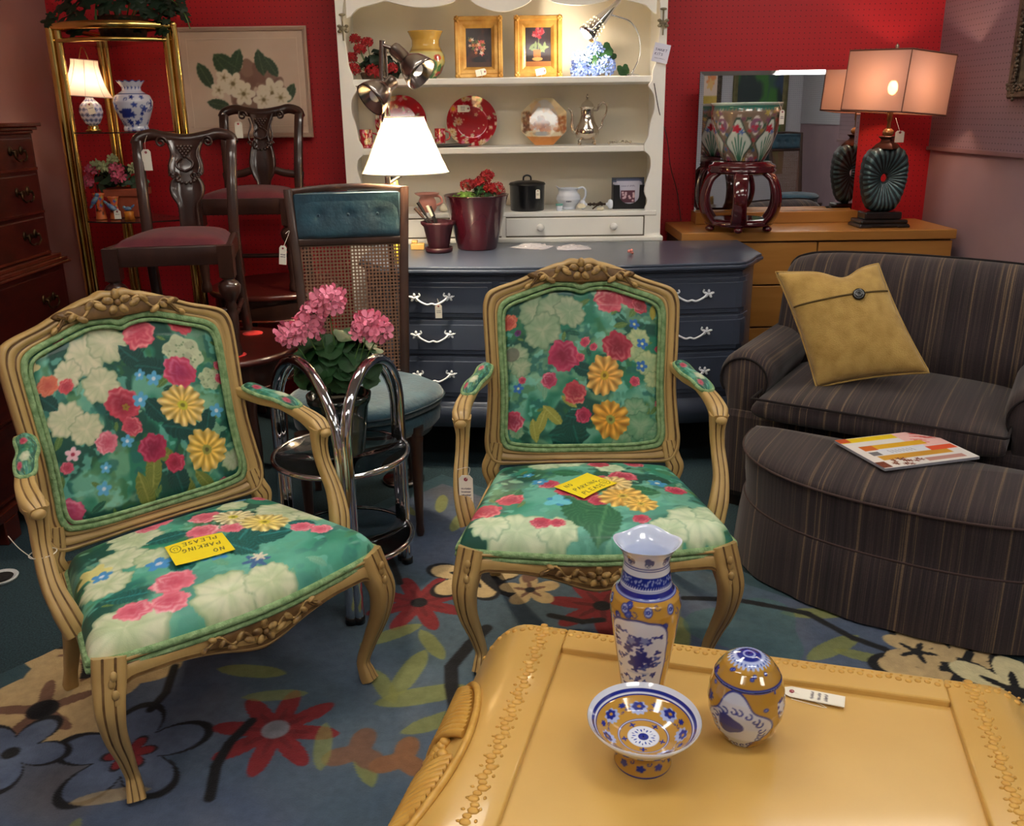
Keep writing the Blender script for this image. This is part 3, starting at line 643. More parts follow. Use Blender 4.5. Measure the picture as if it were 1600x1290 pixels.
def make_armchair(kind, loc, rot, label):
    t = T('floral_armchair', label, 'armchair', loc, rot, 'carved open armchairs in floral chintz')
    TL = R(13); y0, z0 = .50, .43
    def bp(x, h, d): return Vector((x, y0+h*math.sin(TL)-d*math.cos(TL), z0+h*math.cos(TL)+d*math.sin(TL)))   # d = toward the sitter
    co = crom([(x, z, 0) for x, z in closed_contour(BO)], 7, True); ci = crom([(x, z, 0) for x, z in closed_contour(BI)], 7, True); N = len(co)
    prof = [(.0, -.022), (-.02, .0), (.03, .012), (.12, .019), (.24, .020), (.30, .012), (.36, .017), (.62, .013), (.70, .006), (.76, .013), (.95, .010), (1.0, .0), (1.0, -.018)]
    pm = [0, 0, 0, 0, 1, 1, 0, 0, 1, 0, 0, 0, 0]
    mb = MB(); vs = []; fs = []; ms = []
    for j in range(N):
        cup = lambda x: -.02*(1-(x/.3)**2)    # back slightly dished
        for tt, d in prof:
            q = co[j]*(1-tt)+ci[j]*tt; vs.append(bp(q.x, q.y, d+cup(q.x)))
    K = len(prof)
    for j in range(N):
        k = (j+1) % N
        for i in range(K):
            q = (i+1) % K; fs.append((j*K+i, k*K+i, k*K+q, j*K+q)); ms.append(pm[i])
    mb.add(vs, fs, ms); mb.obj('back_frame', [m_gilt, m_glaze], t)
    mb = MB(); carve_spray(mb, bp(0, .568, .006), (1, 0, 0), bp(0, 1, 0)-bp(0, 0, 0), bp(0, 0, 1)-bp(0, 0, 0), 1.3, .09, -.022)
    mb.obj('crest_carving', [m_carve, m_glaze], t, label='carved flower and scroll crest')
    # upholstered back panel (Coons patch of the inner contour)
    top = resample([c for c in ci[(N-len(ci)):][:0]] or [ci[(k) % N] for k in range(-7*7, 7*7+1)], 221)
    right = resample([ci[k] for k in range(7*7, 14*7+1)], 221); bot = resample([ci[(k) % N] for k in range(N-14*7, 14*7-1, -1)], 221); left = resample([ci[(N-k) % N] for k in range(7*7, 14*7+1)], 221)
    nv = nu = 221; v, u = np.mgrid[0:nv, 0:nu]; u = (u/(nu-1))[..., None]; v = (v/(nv-1))[..., None]   # v=0 bottom
    B, Tp = bot[None, :, :], top[None, :, :]; L, Rr = left[::-1][:, None, :], right[::-1][:, None, :]
    S = (1-v)*B+v*Tp+(1-u)*L+u*Rr-((1-u)*(1-v)*bot[0]+u*(1-v)*bot[-1]+(1-u)*v*top[0]+u*v*top[-1])
    e = np.minimum(np.minimum(u, 1-u), np.minimum(v, 1-v))[..., 0]; puff = .022*(1-(1-np.clip(e*6, 0, 1))**2)**.5+.012*np.sin(PI*u[..., 0])*np.sin(PI*v[..., 0])
    X, H = S[..., 0], S[..., 1]; d = puff-.010-.02*(1-(X/.3)**2)
    pos = np.stack([X, y0+H*math.sin(TL)-d*math.cos(TL), z0+H*math.cos(TL)+d*math.sin(TL)], -1)
    pobj('back_cushion', gridmesh('back_cushion', pos, paint_back(kind)), m_fab, parent=t, label='back panel of painterly roses and daisies on teal')
    mb = MB()
    mb.tube([bp(ci[j].x*.985, ci[j].y*.985+.004, .012-.02*(1-(ci[j].x/.3)**2)) for j in range(N)], .0085, 8, 0, closed=True)
    mb.tube([bp(ci[j].x*.94, ci[j].y*.93+.018, .017-.02*(1-(ci[j].x/.3)**2)) for j in range(N)], .0055, 6, 0, closed=True)
    mb.obj('gimp_trim', m_pipe, t, label='sage green gimp around the back panel')
    mb = MB()   # plain rear lining
    ring = [bp(ci[j].x, ci[j].y, -.015-.02*(1-(ci[j].x/.3)**2)) for j in range(N)]; mb.add(ring+[bp(0, .27, -.04)], [(j, (j+1) % N, N) for j in range(N)]); mb.obj('back_lining', m_pipe, t)
    # posts from back frame down to seat
    for s in (-1, 1):
        mb = MB(); path = crom([bp(s*.262, .05, -.004), bp(s*.272, .0, -.004), bp(s*.282, -.03, -.004), (s*.270, .495, .36), (s*.262, .50, .31)], 6)
        mb.sweep(path, lerplist([(.020, .018), (.026, .018), (.026, .019), (.024, .02), (.022, .02)], 6), SEC_W, SEC_M, up=(0, -1, 0)); mb.obj('back_post', [m_gilt, m_glaze], t)
        # arms
        top_p = crom([bp(s*.283, .275, .0), (s*.298, .475, .692), (s*.325, .40, .685), (s*.346, .33, .665), (s*.352, .275, .648), (s*.350, .245, .635)], 6)
        mb = MB(); mb.sweep(top_p, lerplist([(.021, .016), (.019, .015), (.018, .014), (.022, .016), (.025, .020), (.018, .016)], 6), SEC_W, SEC_M, up=(0, 0, 1))
        sup = crom([(s*.350, .262, .648), (s*.349, .268, .60), (s*.352, .262, .55), (s*.356, .225, .48), (s*.346, .19, .42), (s*.333, .175, .37)], 6)
        mb.sweep(sup, lerplist([(.026, .020), (.019, .017), (.018, .016), (.020, .017), (.025, .019), (.026, .020)], 6), SEC_W, SEC_M, up=(0, -1, .2))
        mb.ell((s*.352, .236, .636), (.016, .012, .012), 10, 6, 0); mb.ell((s*.352, .205, .40), (.014, .012, .014), 10, 6, 0)
        mb.obj('arm', [m_gilt, m_glaze], t)
        ap = crom([bp(s*.288, .292, .03), (s*.300, .455, .712), (s*.322, .40, .705), (s*.338, .345, .688)], 5)
        nu2, nv2 = 40, 26; pa = resample(ap, nu2); pts = np.zeros((nv2, nu2, 3))
        for j in range(nu2):
            tt = j/(nu2-1); sc_ = .021*(1-(2*tt-1)**8)**.5+1e-4
            for i in range(nv2):
                a = PI*i/(nv2-1); pts[i, j] = pa[j]+np.array([math.cos(a)*sc_, 0, math.sin(a)*.016*(1-(2*tt-1)**8)**.5-.004])
        ac = floral_base(80, 50, 60+s, 1); ac.rose(.3, .4, .09); ac.bloom(.7, .5, .12); ac.rose(.85, .3, .07)
        pad = pobj('arm_pad', gridmesh('arm_pad', pts, ac, flip=(True)), m_fab, parent=t)
        mb = MB(); rim = [Vector(pts[0, j]) for j in range(nu2)]+[Vector(pts[-1, j]) for j in range(nu2-1, -1, -1)]
        mb.tube(rim, .006, 7, closed=True); mb.obj('gimp', m_pipe, pad)
    # seat rail + apron
    W0, W1, D = .335, .262, .49
    def fr(u):  # front serpentine plan, u -1..1
        return Vector((u*W0, -.018*math.cos(u*PI/2*1.0)**2+.012*abs(u)**6, 0))
    mb = MB(); vs = []; fs = []; ms = []
    n = 60
    for i in range(n+1):
        u_ = -1+2*i/n; p = fr(u_); a = abs(u_)
        low = .300-.028*math.exp(-(u_/.22)**2)+.022*math.sin(min(a, .9)*PI/.9)*0+.020*sstep(np.array((a-.15)/.5))*1.0-.03*sstep(np.array((a-.84)/.16))
        hi = .372
        for k, (f_, dy) in enumerate(((0, .006), (.0, -.006), (.12, -.012), (.2, -.008), (.28, -.010), (.7, -.004), (.78, .002), (.86, -.006), (1, -.006), (1, .03), (0, .03))):
            vs.append((p.x, p.y+dy, low+(hi-low)*f_))
    K = 11
    for i in range(n):
        for k in range(K-1): fs.append((i*K+k, (i+1)*K+k, (i+1)*K+k+1, i*K+k+1)); ms.append([0, 0, 1, 0, 0, 1, 1, 0, 0, 0][k])
        fs.append((i*K+K-1, (i+1)*K+K-1, (i+1)*K, i*K)); ms.append(0)
    mb.add(vs, fs, ms)
    for s in (-1, 1):
        mb.sweep(crom([(s*.335, .02, .34), (s*.318, .17, .345), (s*.292, .33, .345), (s*.262, .50, .34)], 5), [(.016, .032)]*16, SEC_W, SEC_M, up=(0, 0, 1))
    mb.box(-.26, .26, .48, .51, .31, .375)
    mb.obj('seat_rail', [m_gilt, m_glaze], t, bevel=0)
    mb = MB(); carve_spray(mb, Vector((0, -.026, .318)), (1, 0, 0), (0, 0, 1), (0, -1, 0), 1.15, .09, .024); mb.obj('apron_carving', [m_carve, m_glaze], t, label='carved flower spray on the front apron')
    # cabriole legs
    for s in (-1, 1):
        mb = MB()
        path = crom([(s*.318, .030, .375), (s*.328, .018, .33), (s*.340, .000, .275), (s*.336, .010, .20), (s*.318, .035, .12), (s*.305, .055, .055), (s*.306, .045, .022), (s*.309, .036, .001)], 6)
        mb.sweep(path, lerplist([(.034, .032), (.034, .032), (.030, .028), (.023, .021), (.017, .016), (.014, .014), (.018, .018), (.020, .020)], 6), SEC_W, SEC_M, up=(s*.35, -1, 0))
        for k in range(5): mb.ell((s*(.330+.004*math.sin(k)), -.022+.008*math.sin(k*2), .355-.020*k), (.008, .006, .012), 8, 5, 0)
        mb.obj('front_leg', [m_gilt, m_glaze], t)
        mb = MB(); path = crom([(s*.255, .505, .37), (s*.258, .51, .28), (s*.264, .525, .16), (s*.272, .560, .05), (s*.275, .575, .001)], 6)
        mb.sweep(path, lerplist([(.030, .026), (.026, .022), (.020, .018), (.015, .015), (.018, .018)], 6), SEC_W, SEC_M, up=(0, 1, 0)); mb.obj('rear_leg', [m_gilt, m_glaze], t)
    # seat cushion
    nu, nv = 250, 220; v, u = np.mgrid[0:nv, 0:nu]; u = u/(nu-1)*2-1; v = v/(nv-1)
    def warp(a): return np.sign(a)*(1-(1-np.abs(a))**1.9)
    uw = warp(u); vw = (warp(v*2-1)+1)/2
    half = (W0+.022)*(1-vw)+(W1+.0)*vw
    X = uw*half; yf = -.034*np.cos(uw*PI/2)**2+.006+.03*np.abs(uw)**8; yb = D+.012*np.abs(uw)**4*-2
    Y = yf*(1-vw)+yb*vw
    ee = 1-np.abs(uw); ef = vw; eb = 1-vw
    prof = lambda e, w_: (1-(1-np.clip(e/w_, 0, 1))**2.6)**.5
    hgt = prof(ee, .16)*prof(ef, .14)*prof(eb, .12)
    Z = .366+.058*hgt+.030*np.clip(np.cos(uw*PI/2), 0, 1)*np.sin(PI*np.clip(vw, 0, 1))**.8
    pos = np.stack([X, Y, Z], -1)
    uc, vc = (u+1)/2, v
    uc = (uw*.96+1)/2; vc = .02+.96*vw
    pobj('seat_cushion', gridmesh('seat_cushion', pos, paint_seat(kind), uv=(uc, vc)), m_fab, parent=t, label='plump seat upholstered in matching chintz')
    mb = MB(); rim = [Vector(pos[0, i]) for i in range(0, nu, 4)]+[Vector(pos[j, -1]) for j in range(0, nv, 4)]+[Vector(pos[-1, i]) for i in range(nu-1, -1, -4)]+[Vector(pos[j, 0]) for j in range(nv-1, -1, -4)]
    rim = [Vector(p) for p in resample(rim+[rim[0]], 160)[:-1]]
    mb.tube([p+Vector((0, 0, .004)) for p in rim], .009, 8, closed=True); mb.tube([Vector((p.x*1.008, p.y, p.z-.012)) for p in rim], .007, 8, closed=True); mb.obj('seat_gimp', m_pipe, t)
    return t
chairR = make_armchair('right', (.212, 2.02, RUGZ+.003), R(0), 'floral open armchair standing in front of the blue-grey dresser')
chairL = make_armchair('left', (-.59, 1.79, RUGZ+.003), R(43), 'floral open armchair angled at the left, beside the chrome side table')
# yellow notes
def note(label, c, rotz, wd, hg, flip=False, tilt=0.0):
    cvn = Canvas(170, 136, (250, 226, 30)); cvn.mixnoise((244, 214, 20), 3, .5, .3, 2, .4)
    q = .115
    write(cvn, 'NO', .14, .30, q, .014, (52, 48, 40)); write(cvn, 'PARKING', .14, .60, q, .014, (52, 48, 40)); e = write(cvn, 'PLEASE', .14, .88, q, .014, (52, 48, 40))
    cx, cy = .86, .72
    cvn.line([(cx+.085*math.cos(a), cy+.16*math.sin(a)) for a in np.linspace(0, 6.4, 24)], .011, (52, 48, 40))
    cvn.line([(cx+.04*math.cos(a), cy+.06*math.sin(a)) for a in np.linspace(.3, 2.9, 8)], .01, (52, 48, 40)); cvn.line([(cx-.025, cy-.06), (cx-.025, cy-.02)], .012, (52, 48, 40)); cvn.line([(cx+.025, cy-.06), (cx+.025, cy-.02)], .012, (52, 48, 40))
    v, u = np.mgrid[0:56, 0:100]; u = u/99; v = v/55
    pos = np.stack([(u-.5)*wd, (v-.5)*hg, .004*np.sin(u*3)*np.cos(v*2)], -1)
    o = pobj('handwritten_note', gridmesh('handwritten_note', pos, cvn), cmat('note_paper', .7), label=label, cat='note')
    md = o.modifiers.new('solid', 'SOLIDIFY'); md.thickness = .0008
    o.location = c; o.rotation_euler = (tilt, 0, rotz); return o
# ------------------------------------------------------------------ yellow coffee table
m_yel = mat('mustard_paint', (206, 164, 88), (216, 176, 100), 3, .32, coat=.35, bump=.06, bscale=30)
m_yel2 = mat('mustard_paint_carved', (214, 168, 82), (200, 150, 66), 40, .4, coat=.2)
TROT = R(-15); TZ = .45
TO = G(877, 1011, TZ); TO = Vector((TO.x, TO.y, 0))          # inner far left corner of the recess
ct = T('coffee_table', 'mustard-painted coffee table with carved rounded ends and recessed top', 'table', TO, TROT)
IW, ID = .70, .62; BX0, BX1 = -.075, IW+.075; BY1, BY0 = .068, -ID-.068; RX, RZ = .135, .27
def endprof(sg, n=14):    # waterfall end, from top flat edge down
    x0 = BX0 if sg < 0 else BX1
    return [(x0+sg*RX*math.sin(a), TZ-RZ*(1-math.cos(a))) for a in np.linspace(0, PI/2, n)]
mb = MB()
L_ = endprof(-1); Rr_ = endprof(1)
outer = [(BX0-RX, .05)]+L_[::-1]+Rr_+[(BX1+RX, .05)]
th = .03; inner = [(BX1+RX-th, .05), (BX1+RX-th, TZ-RZ)]+[(x-(th*math.sin(a)), z-th*math.cos(a)) for (x, z), a in zip(Rr_[::-1], np.linspace(PI/2, 0, 14))]
inner += [(x+(th*math.sin(a)), z-th*math.cos(a)) for (x, z), a in zip(L_, np.linspace(0, PI/2, 14))]+[(BX0-RX+th, .05)]
# build shell pieces: left end, right end, frame strips around the recess
def shell(path, y0, y1, thick, mbx):
    n = len(path); vs = []
    for i, (x, z) in enumerate(path):
        a = Vector(path[max(i-1, 0)]); b = Vector(path[min(i+1, n-1)]); t = (b-a).normalized(); nn = Vector((t.y, -t.x))
        for y, o in ((y0, 0), (y1, 0), (y1, thick), (y0, thick)): vs.append((x+nn.x*o, y, z+nn.y*o))
    fs = []
    for i in range(n-1):
        for k in range(4): q = (k+1) % 4; fs.append((i*4+k, i*4+q, (i+1)*4+q, (i+1)*4+k))
    fs += [(0, 3, 2, 1), tuple(4*(n-1)+k for k in (0, 1, 2, 3))]
    mbx.add(vs, fs, 0, True)
shell([(BX0-RX, .04)]+L_[::-1]+[(0, TZ)], BY0, BY1, .03, mb); shell([(IW, TZ)]+Rr_+[(BX1+RX, .04)], BY0, BY1, .03, mb)
mb.box(0, IW, 0, BY1, TZ-.03, TZ); mb.box(0, IW, BY0, -ID, TZ-.03, TZ)
mb.obj('table_frame', m_yel, ct, bevel=.004)
mb = MB(); mb.box(-.01, IW+.01, -ID-.01, .01, TZ-.034, TZ-.013); mb.obj('inset_panel', m_yel, ct)
mb = MB()
for x0, x1, yy0, yy1 in ((BX0, BX1, BY1-.03, BY1-.006), (BX0, BX1, BY0+.006, BY0+.03)): mb.box(x0, x1, yy0, yy1, .12, TZ-.04)
mb.obj('apron', m_yel, ct)
for x0 in (BX0-RX-.008, BX1+RX-.05):
    for yy in (BY0-.006, BY1-.05): MB().box(x0, x0+.058, yy, yy+.056, .0115, .06).obj('foot', m_yel, ct, bevel=.006)
# beaded egg-and-dart bands
mb = MB(); q = random.Random(2)
def surf(x):
    if x < BX0: a = math.asin(min(1, (BX0-x)/RX)); return TZ-RZ*(1-math.cos(a)), a
    if x > BX1: a = math.asin(min(1, (x-BX1)/RX)); return TZ-RZ*(1-math.cos(a)), -a
    return TZ, 0
for xb in (-.045, IW+.045):
    for k in range(int((BY1-BY0)/.012)):
        y = BY0+.012+k*.012; r = .006+.0015*(k % 2)
        mb.ell((xb+.004*math.sin(k*1.7), y, TZ), (r*1.35, r, .003), 8, 5); 
        if k % 2: mb.ell((xb+.013, y+.005, TZ), (.003, .004, .0025), 6, 4); mb.ell((xb-.013, y, TZ), (.004, .003, .0025), 6, 4)
for yb in (BY1-.02, BY0+.02):
    for k in range(64):
        x = BX0-.13+k*.0165
        if x > BX1+.13: break
        z, a = surf(x); mb.ell((x, yb+.003*math.sin(k*1.7), z), (.0062, .0065, .0028), 8, 5, M=Matrix.Rotation(-a, 3, 'Y'))
        mb.ell((x+.006, yb+.011, z), (.003, .003, .002), 6, 4)
mb.obj('beaded_border', m_yel2, ct, kind='stuff')
# carved acanthus medallions on both rounded ends
for sg in (-1, 1):
    mb = MB(); mid = (BY0+BY1)/2
    def S_(y, t, h=.0):    # t: angle down the end
        x = (BX0 if sg < 0 else BX1)+sg*(RX+h)*math.sin(t); return Vector((x, y, TZ-RZ+(RZ+h)*math.cos(t)))
    for side in (-1, 1):
        for k in range(17):
            s_ = k/16; y = mid+side*(.03+.20*s_); t0 = .26+.50*s_**2; 
            pts = [S_(y+side*.02*math.sin(w_*2), t0+(1.02-t0)*w_, .003+.013*math.sin(w_*PI)) for w_ in np.linspace(0, 1, 9)]
            mb.tube(pts, [.0085*(1-.55*w_) for w_ in np.linspace(0, 1, 9)], 6)
            pts = [S_(y+side*(.006+.016*math.sin(w_*3)), t0+.06+(.98-t0)*w_, .008) for w_ in np.linspace(0, 1, 8)]
            mb.tube(pts, [.004*(1-.4*w_) for w_ in np.linspace(0, 1, 8)], 5)
    for k in range(34):
        a = k*.9; mb.ell(S_(mid+.06*math.cos(a)*(.3+.7*(k/34)), 0.66+.22*math.sin(a)*(k/34), .006), (.011, .011, .008), 7, 5)
    rim = [S_(mid+.245*math.cos(a), 1.02-.85*math.sin(a), .004) for a in np.linspace(0, PI, 40)]
    mb.tube(rim, .007, 6)
    mb.obj('carved_medallion', m_yel2, ct, label='deeply carved acanthus medallion on the rounded end', fix=False)

# ------------------------------------------------------------------ blue, white and yellow porcelain
m_por = cmat('painted_porcelain', .12, .9, 0)
m_porw = mat('white_porcelain', (226, 232, 246), rough=.1, coat=.8)
YB, WH, BL, BL2 = (188, 142, 58), (222, 228, 244), (28, 42, 140), (70, 92, 180)
def mum(c, x, y, r, asp=1.0):
    c.shape(x, y, r, lambda t: .82+.18*np.abs(np.cos(4.5*t)), BL, asp=asp); c.shape(x, y, r*.72, lambda t: .5+.5*np.abs(np.cos(4*t)), BL2, asp=asp); c.shape(x, y, r*.3, None, BL, asp=asp); c.shape(x, y, r*.14, None, WH, asp=asp)
# tall vase
def vase_canvas():
    c = Canvas(300, 300, YB)
    q = np.random.RandomState(4)
    for i in range(26): mum(c, q.rand(), .30+.66*q.rand(), .014+.010*q.rand(), 1.3)
    for i in range(30): c.scroll(q.rand(), .3+.66*q.rand(), .02, BL, .003, .8, q.rand()*6)
    # landscape reserve, facing a = .70 of the turn
    for cx in (.64, .14):
        poly = lambda t: .94+.07*np.cos(4*t+PI)+.02*np.cos(8*t)
        c.shape(cx, .655, .185, poly, BL, asp=1.72); c.shape(cx, .655, .176, poly, WH, asp=1.74)
        for k in range(64):
            y = .42+.46*q.rand(); x = cx+(q.rand()-.5)*.27
            c.shape(x, y, .010+.018*q.rand(), lambda t: .7+.3*np.sin(3*t+k), BL if q.rand() < .6 else BL2, asp=.7)
        for (x, y, r) in ((-.03, .52, .03), (.0, .50, .035), (-.05, .56, .03), (.02, .60, .045), (-.01, .64, .05), (.06, .62, .03), (.05, .50, .025)): c.shape(cx+x, y, r, lambda t: .8+.2*np.sin(5*t), BL)
        for (x, y) in ((-.03, .505), (.035, .495)): c.shape(cx+x, y, .026, lambda t: .8+.2*np.sin(5*t), (120, 134, 196))
        c.rect(cx-.07, .70, cx+.07, .715, (180, 190, 226), .7)
        for k in range(16): c.line([(cx-.08+k*.0105, .86), (cx-.08+k*.0105, .80+.03*q.rand())], .006, BL)
        c.line([(cx-.085, .835), (cx+.085, .83)], .02, BL)
    c.rect(0, 0, 1, .165, WH)                                                    # neck
    for k in range(8):
        x = (k+.5)/8; c.shape(x, .075, .034, lambda t: .7+.3*np.abs(np.cos(1.5*t)), (70, 78, 130)); c.scroll(x-.012, .095, .012, WH, .003, 1); c.scroll(x+.012, .095, .012, WH, .003, 1, PI, -1)
    c.rect(0, .115, 1, .12, BL); c.rect(0, .128, 1, .131, BL)
    c.rect(0, .165, 1, .225, BL)
    for k in range(150): c.shape(q.rand(), .172+.03*q.rand(), .005, None, (150, 164, 216))
    for k in range(60): c.line([(k/60, .225), (k/60+.006, .212)], .004, WH)
    c.rect(0, .225, 1, .231, WH); c.rect(0, .231, 1, .236, BL); c.rect(0, .236, 1, .240, WH); c.rect(0, .240, 1, .272, (26, 34, 132)); c.rect(0, .272, 1, .281, (150, 164, 216)); c.rect(0, .281, 1, .285, BL)
    for k in range(9): x = k/9; c.shape(x+.02, .33, .020, None, BL, asp=1.4); c.shape(x+.02, .33, .016, None, (170, 182, 226), asp=1.4); c.small(x+.02, .33, .013, BL, WH)
    c.rect(0, .96, 1, .968, BL); c.rect(0, .975, 1, .995, BL); return c
vp = G(1003, 1072, TZ-.013)
vase = T('tall_vase', 'tall blue, white and yellow porcelain vase with landscape panel and flared rim', 'vase', (vp.x, vp.y-.005, TZ-.0125))
prof = [(.0, 0), (.036, 0), (.037, .004), (.038, .02), (.044, .07), (.052, .13), (.0575, .175), (.0585, .195), (.055, .215), (.046, .228), (.042, .238), (.040, .252), (.038, .268), (.037, .285), (.040, .300), (.047, .314), (.0525, .322)]
def vwob(r, z, th, v):
    k = np.clip((z-.27)/.03, 0, 1); return r*(1+.05*k*np.cos(4*th+.6)), z+.0028*k*np.cos(4*th+.6)
prof = [(r*1.08, z*.93) for r, z in prof]
lathe_paint('body', prof, vase_canvas(), m_por, 190, 190, vwob, a0=-PI*1.9, parent=vase)
pr2 = [(.0525, .322), (.050, .3215), (.044, .313), (.036, .298), (.033, .28), (.034, .25), (.035, .23), (0, .22)]
pr2 = [(r*1.08, z*.93) for r, z in pr2]; wc = Canvas(8, 8, (206, 216, 240)); lathe_paint('inner_wall', pr2, wc, m_por, 96, 40, vwob, a0=0, parent=vase)
# compote
def bowl_canvas():
    c = Canvas(360, 260, YB); q = np.random.RandomState(9)
    for k in range(7):
        x = (k+.3)/7; y = .42 if k % 2 else .40
        c.shape(x, y, .046, lambda t: .9+.1*np.cos(9*t), (170, 184, 230), asp=1.9); c.shape(x, y-.03, .030, lambda t: .9+.1*np.cos(6*t), BL, asp=1.9); c.shape(x-.004, y-.03, .009, None, YB, asp=1.9)
        c.shape(x+.07, .34, .018, lambda t: .6+.4*np.abs(np.cos(3*t)), BL, asp=1.8); c.scroll(x+.055, .42, .016, BL, .005, .8, q.rand()*6); c.scroll(x+.085, .44, .014, BL, .005, .8, q.rand()*6)
    c.rect(0, 0, 1, .10, WH); c.rect(0, .10, 1, .16, BL); c.rect(0, .16, 1, .19, WH); c.rect(0, .19, 1, .215, BL)
    c.rect(0, .60, 1, .61, BL); c.rect(0, .61, 1, .625, WH); c.rect(0, .625, 1, .64, BL)
    c.rect(0, .66, 1, .99, YB)
    for k in range(5): c.shape((k+.3)/5, .70, .03, lambda t: .7+.3*np.cos(4*t), BL, asp=1.2)
    c.rect(0, .755, 1, .765, BL); c.rect(0, .765, 1, 1, WH)
    for k in range(10):
        x = (k+.5)/10; c.shape(x, .83, .016, lambda t: 1-.4*np.abs(np.sin(t)), BL, rot=PI/2, asp=.8); c.shape(x+.05, .86, .014, None, BL2, asp=1.6)
    c.rect(0, .93, 1, 1, BL); return c
cp_ = G(1004, 1186, TZ-.013)
comp = T('footed_bowl', 'footed porcelain bowl with blue flowers on yellow, in front of the tall vase', 'bowl', (cp_.x, cp_.y, TZ-.0125), (R(0), R(0), 0))
H_ = .076
lathe_paint('bowl', [(.001, H_-.032), (.02, H_-.0325), (.038, H_-.031), (.055, H_-.024), (.075, H_-.010), (.086, H_+.002), (.090, H_+.007)], (lambda c: c)(bowl_canvas()), m_por, 190, 90, a0=.4, parent=comp)
mb = MB().lathe([(.030, H_-.046), (.050, H_-.034), (.072, H_-.020), (.088, H_-.001), (.0915, H_+.005), (.090, H_+.007)], 64, caps=False); mb.obj('bowl_underside', m_porw, comp)
def foot_canvas():
    c = Canvas(260, 60, YB)
    for k in range(9): x = (k+.4)/9; c.shape(x, .62, .030, lambda t: .65+.35*np.abs(np.cos(2.5*t)), BL, asp=1); c.scroll(x+.05, .45, .02, BL, .005, .8, k)
    c.rect(0, .9, 1, .93, WH); c.rect(0, .93, 1, 1, BL); return c
lathe_paint('foot', [(.046, 0), (.047, .003), (.045, .010), (.040, .022), (.033, .033), (.030, .040)], foot_canvas(), m_por, 120, 30, a0=0, parent=comp)
# egg jar
def egg_canvas():
    c = Canvas(320, 220, (176, 132, 50)); q = np.random.RandomState(14)
    for i in range(44): mum(c, q.rand(), .12+.82*q.rand(), .014, .8)
    for i in range(14): c.shape(q.rand(), .2+.7*q.rand(), .028, lambda t: .6+.4*np.abs(np.cos(3.5*t)), BL)
    for cx in (.81, .31):
        ed = lambda t: .85+.15*np.cos(4*t+.4)
        c.shape(cx, .60, .165, ed, BL, asp=1.25); c.shape(cx, .60, .156, ed, (196, 204, 226), asp=1.25); c.shape(cx-.03, .58, .065, lambda t: .85+.12*np.cos(3*t), (34, 48, 140))
        for k in range(22): a = k*2.4; c.scroll(cx+.11*math.cos(a), .63+.17*math.sin(a), .020, BL, .006, .8, a)
    for cx in (.03, .53):
        c.shape(cx, .46, .06, lambda t: .8+.2*np.cos(3*t+1.57), BL); c.shape(cx, .46, .052, lambda t: .8+.2*np.cos(3*t+1.57), (196, 206, 232))
        for k in range(8): a = k*2.4; c.shape(cx+.03*math.cos(a), .45+.05*math.sin(a), .009, None, BL)
    c.rect(0, .285, 1, .297, BL); c.rect(0, .297, 1, .303, (170, 180, 220)); c.rect(0, .303, 1, .318, BL)
    c.rect(0, 0, 1, .085, BL); c.rect(0, .085, 1, .135, (176, 190, 232)); c.rect(0, .03, 1, .045, (170, 184, 232))
    for k in range(26): c.shape(k/26, .135, .013, None, (176, 190, 232)); c.shape(k/26+.01, .115, .008, None, BL2)
    c.rect(0, .96, 1, 1, BL); return c
ep = G(1160, 1142, TZ-.013)
egg = T('egg_jar', 'egg-shaped lidded porcelain jar in blue and yellow, right of the footed bowl', 'jar', (ep.x, ep.y-.006, TZ-.0125))
pr = [(.038*0, 0), (.034, 0), (.035, .003)]+[(.0635*math.sin(a)**.92, .005+.072*(1-math.cos(a))*(1.0)) for a in np.linspace(.62, 1.6, 14)]
pr = [(.0, 0), (.036, 0), (.040, .006), (.052, .026), (.061, .052), (.0635, .074), (.061, .096), (.0545, .118)]
pl = [(.0548, .1185), (.050, .1275), (.040, .1415), (.026, .1515), (.012, .1555), (.001, .1562)]
ec = egg_canvas()
pos_all = resample([(r, z, 0) for r, z in pr+pl], 150)
k_ = int(np.argmin(abs(pos_all[:, 1]-.118)))
for nm, sl in (('body', slice(0, k_+1)), ('lid', slice(k_+1, 150))):
    p = pos_all[sl]; nn_ = len(p); th_ = np.linspace(0, 2*PI, 200, endpoint=False)-.9
    rr = p[:, 0][:, None]+(.0006 if nm == 'lid' else 0); pos = np.stack([rr*np.cos(th_), rr*np.sin(th_), p[:, 1][:, None]*np.ones(200)], -1)
    vv = (np.arange(150)[sl]/149)[:, None]*np.ones(200); uu = np.ones((nn_, 1))*(np.arange(200)/200)[None, :]
    pobj(nm, gridmesh(nm, pos, ec, wrapu=True, uv=(uu, vv)), m_por, parent=egg)

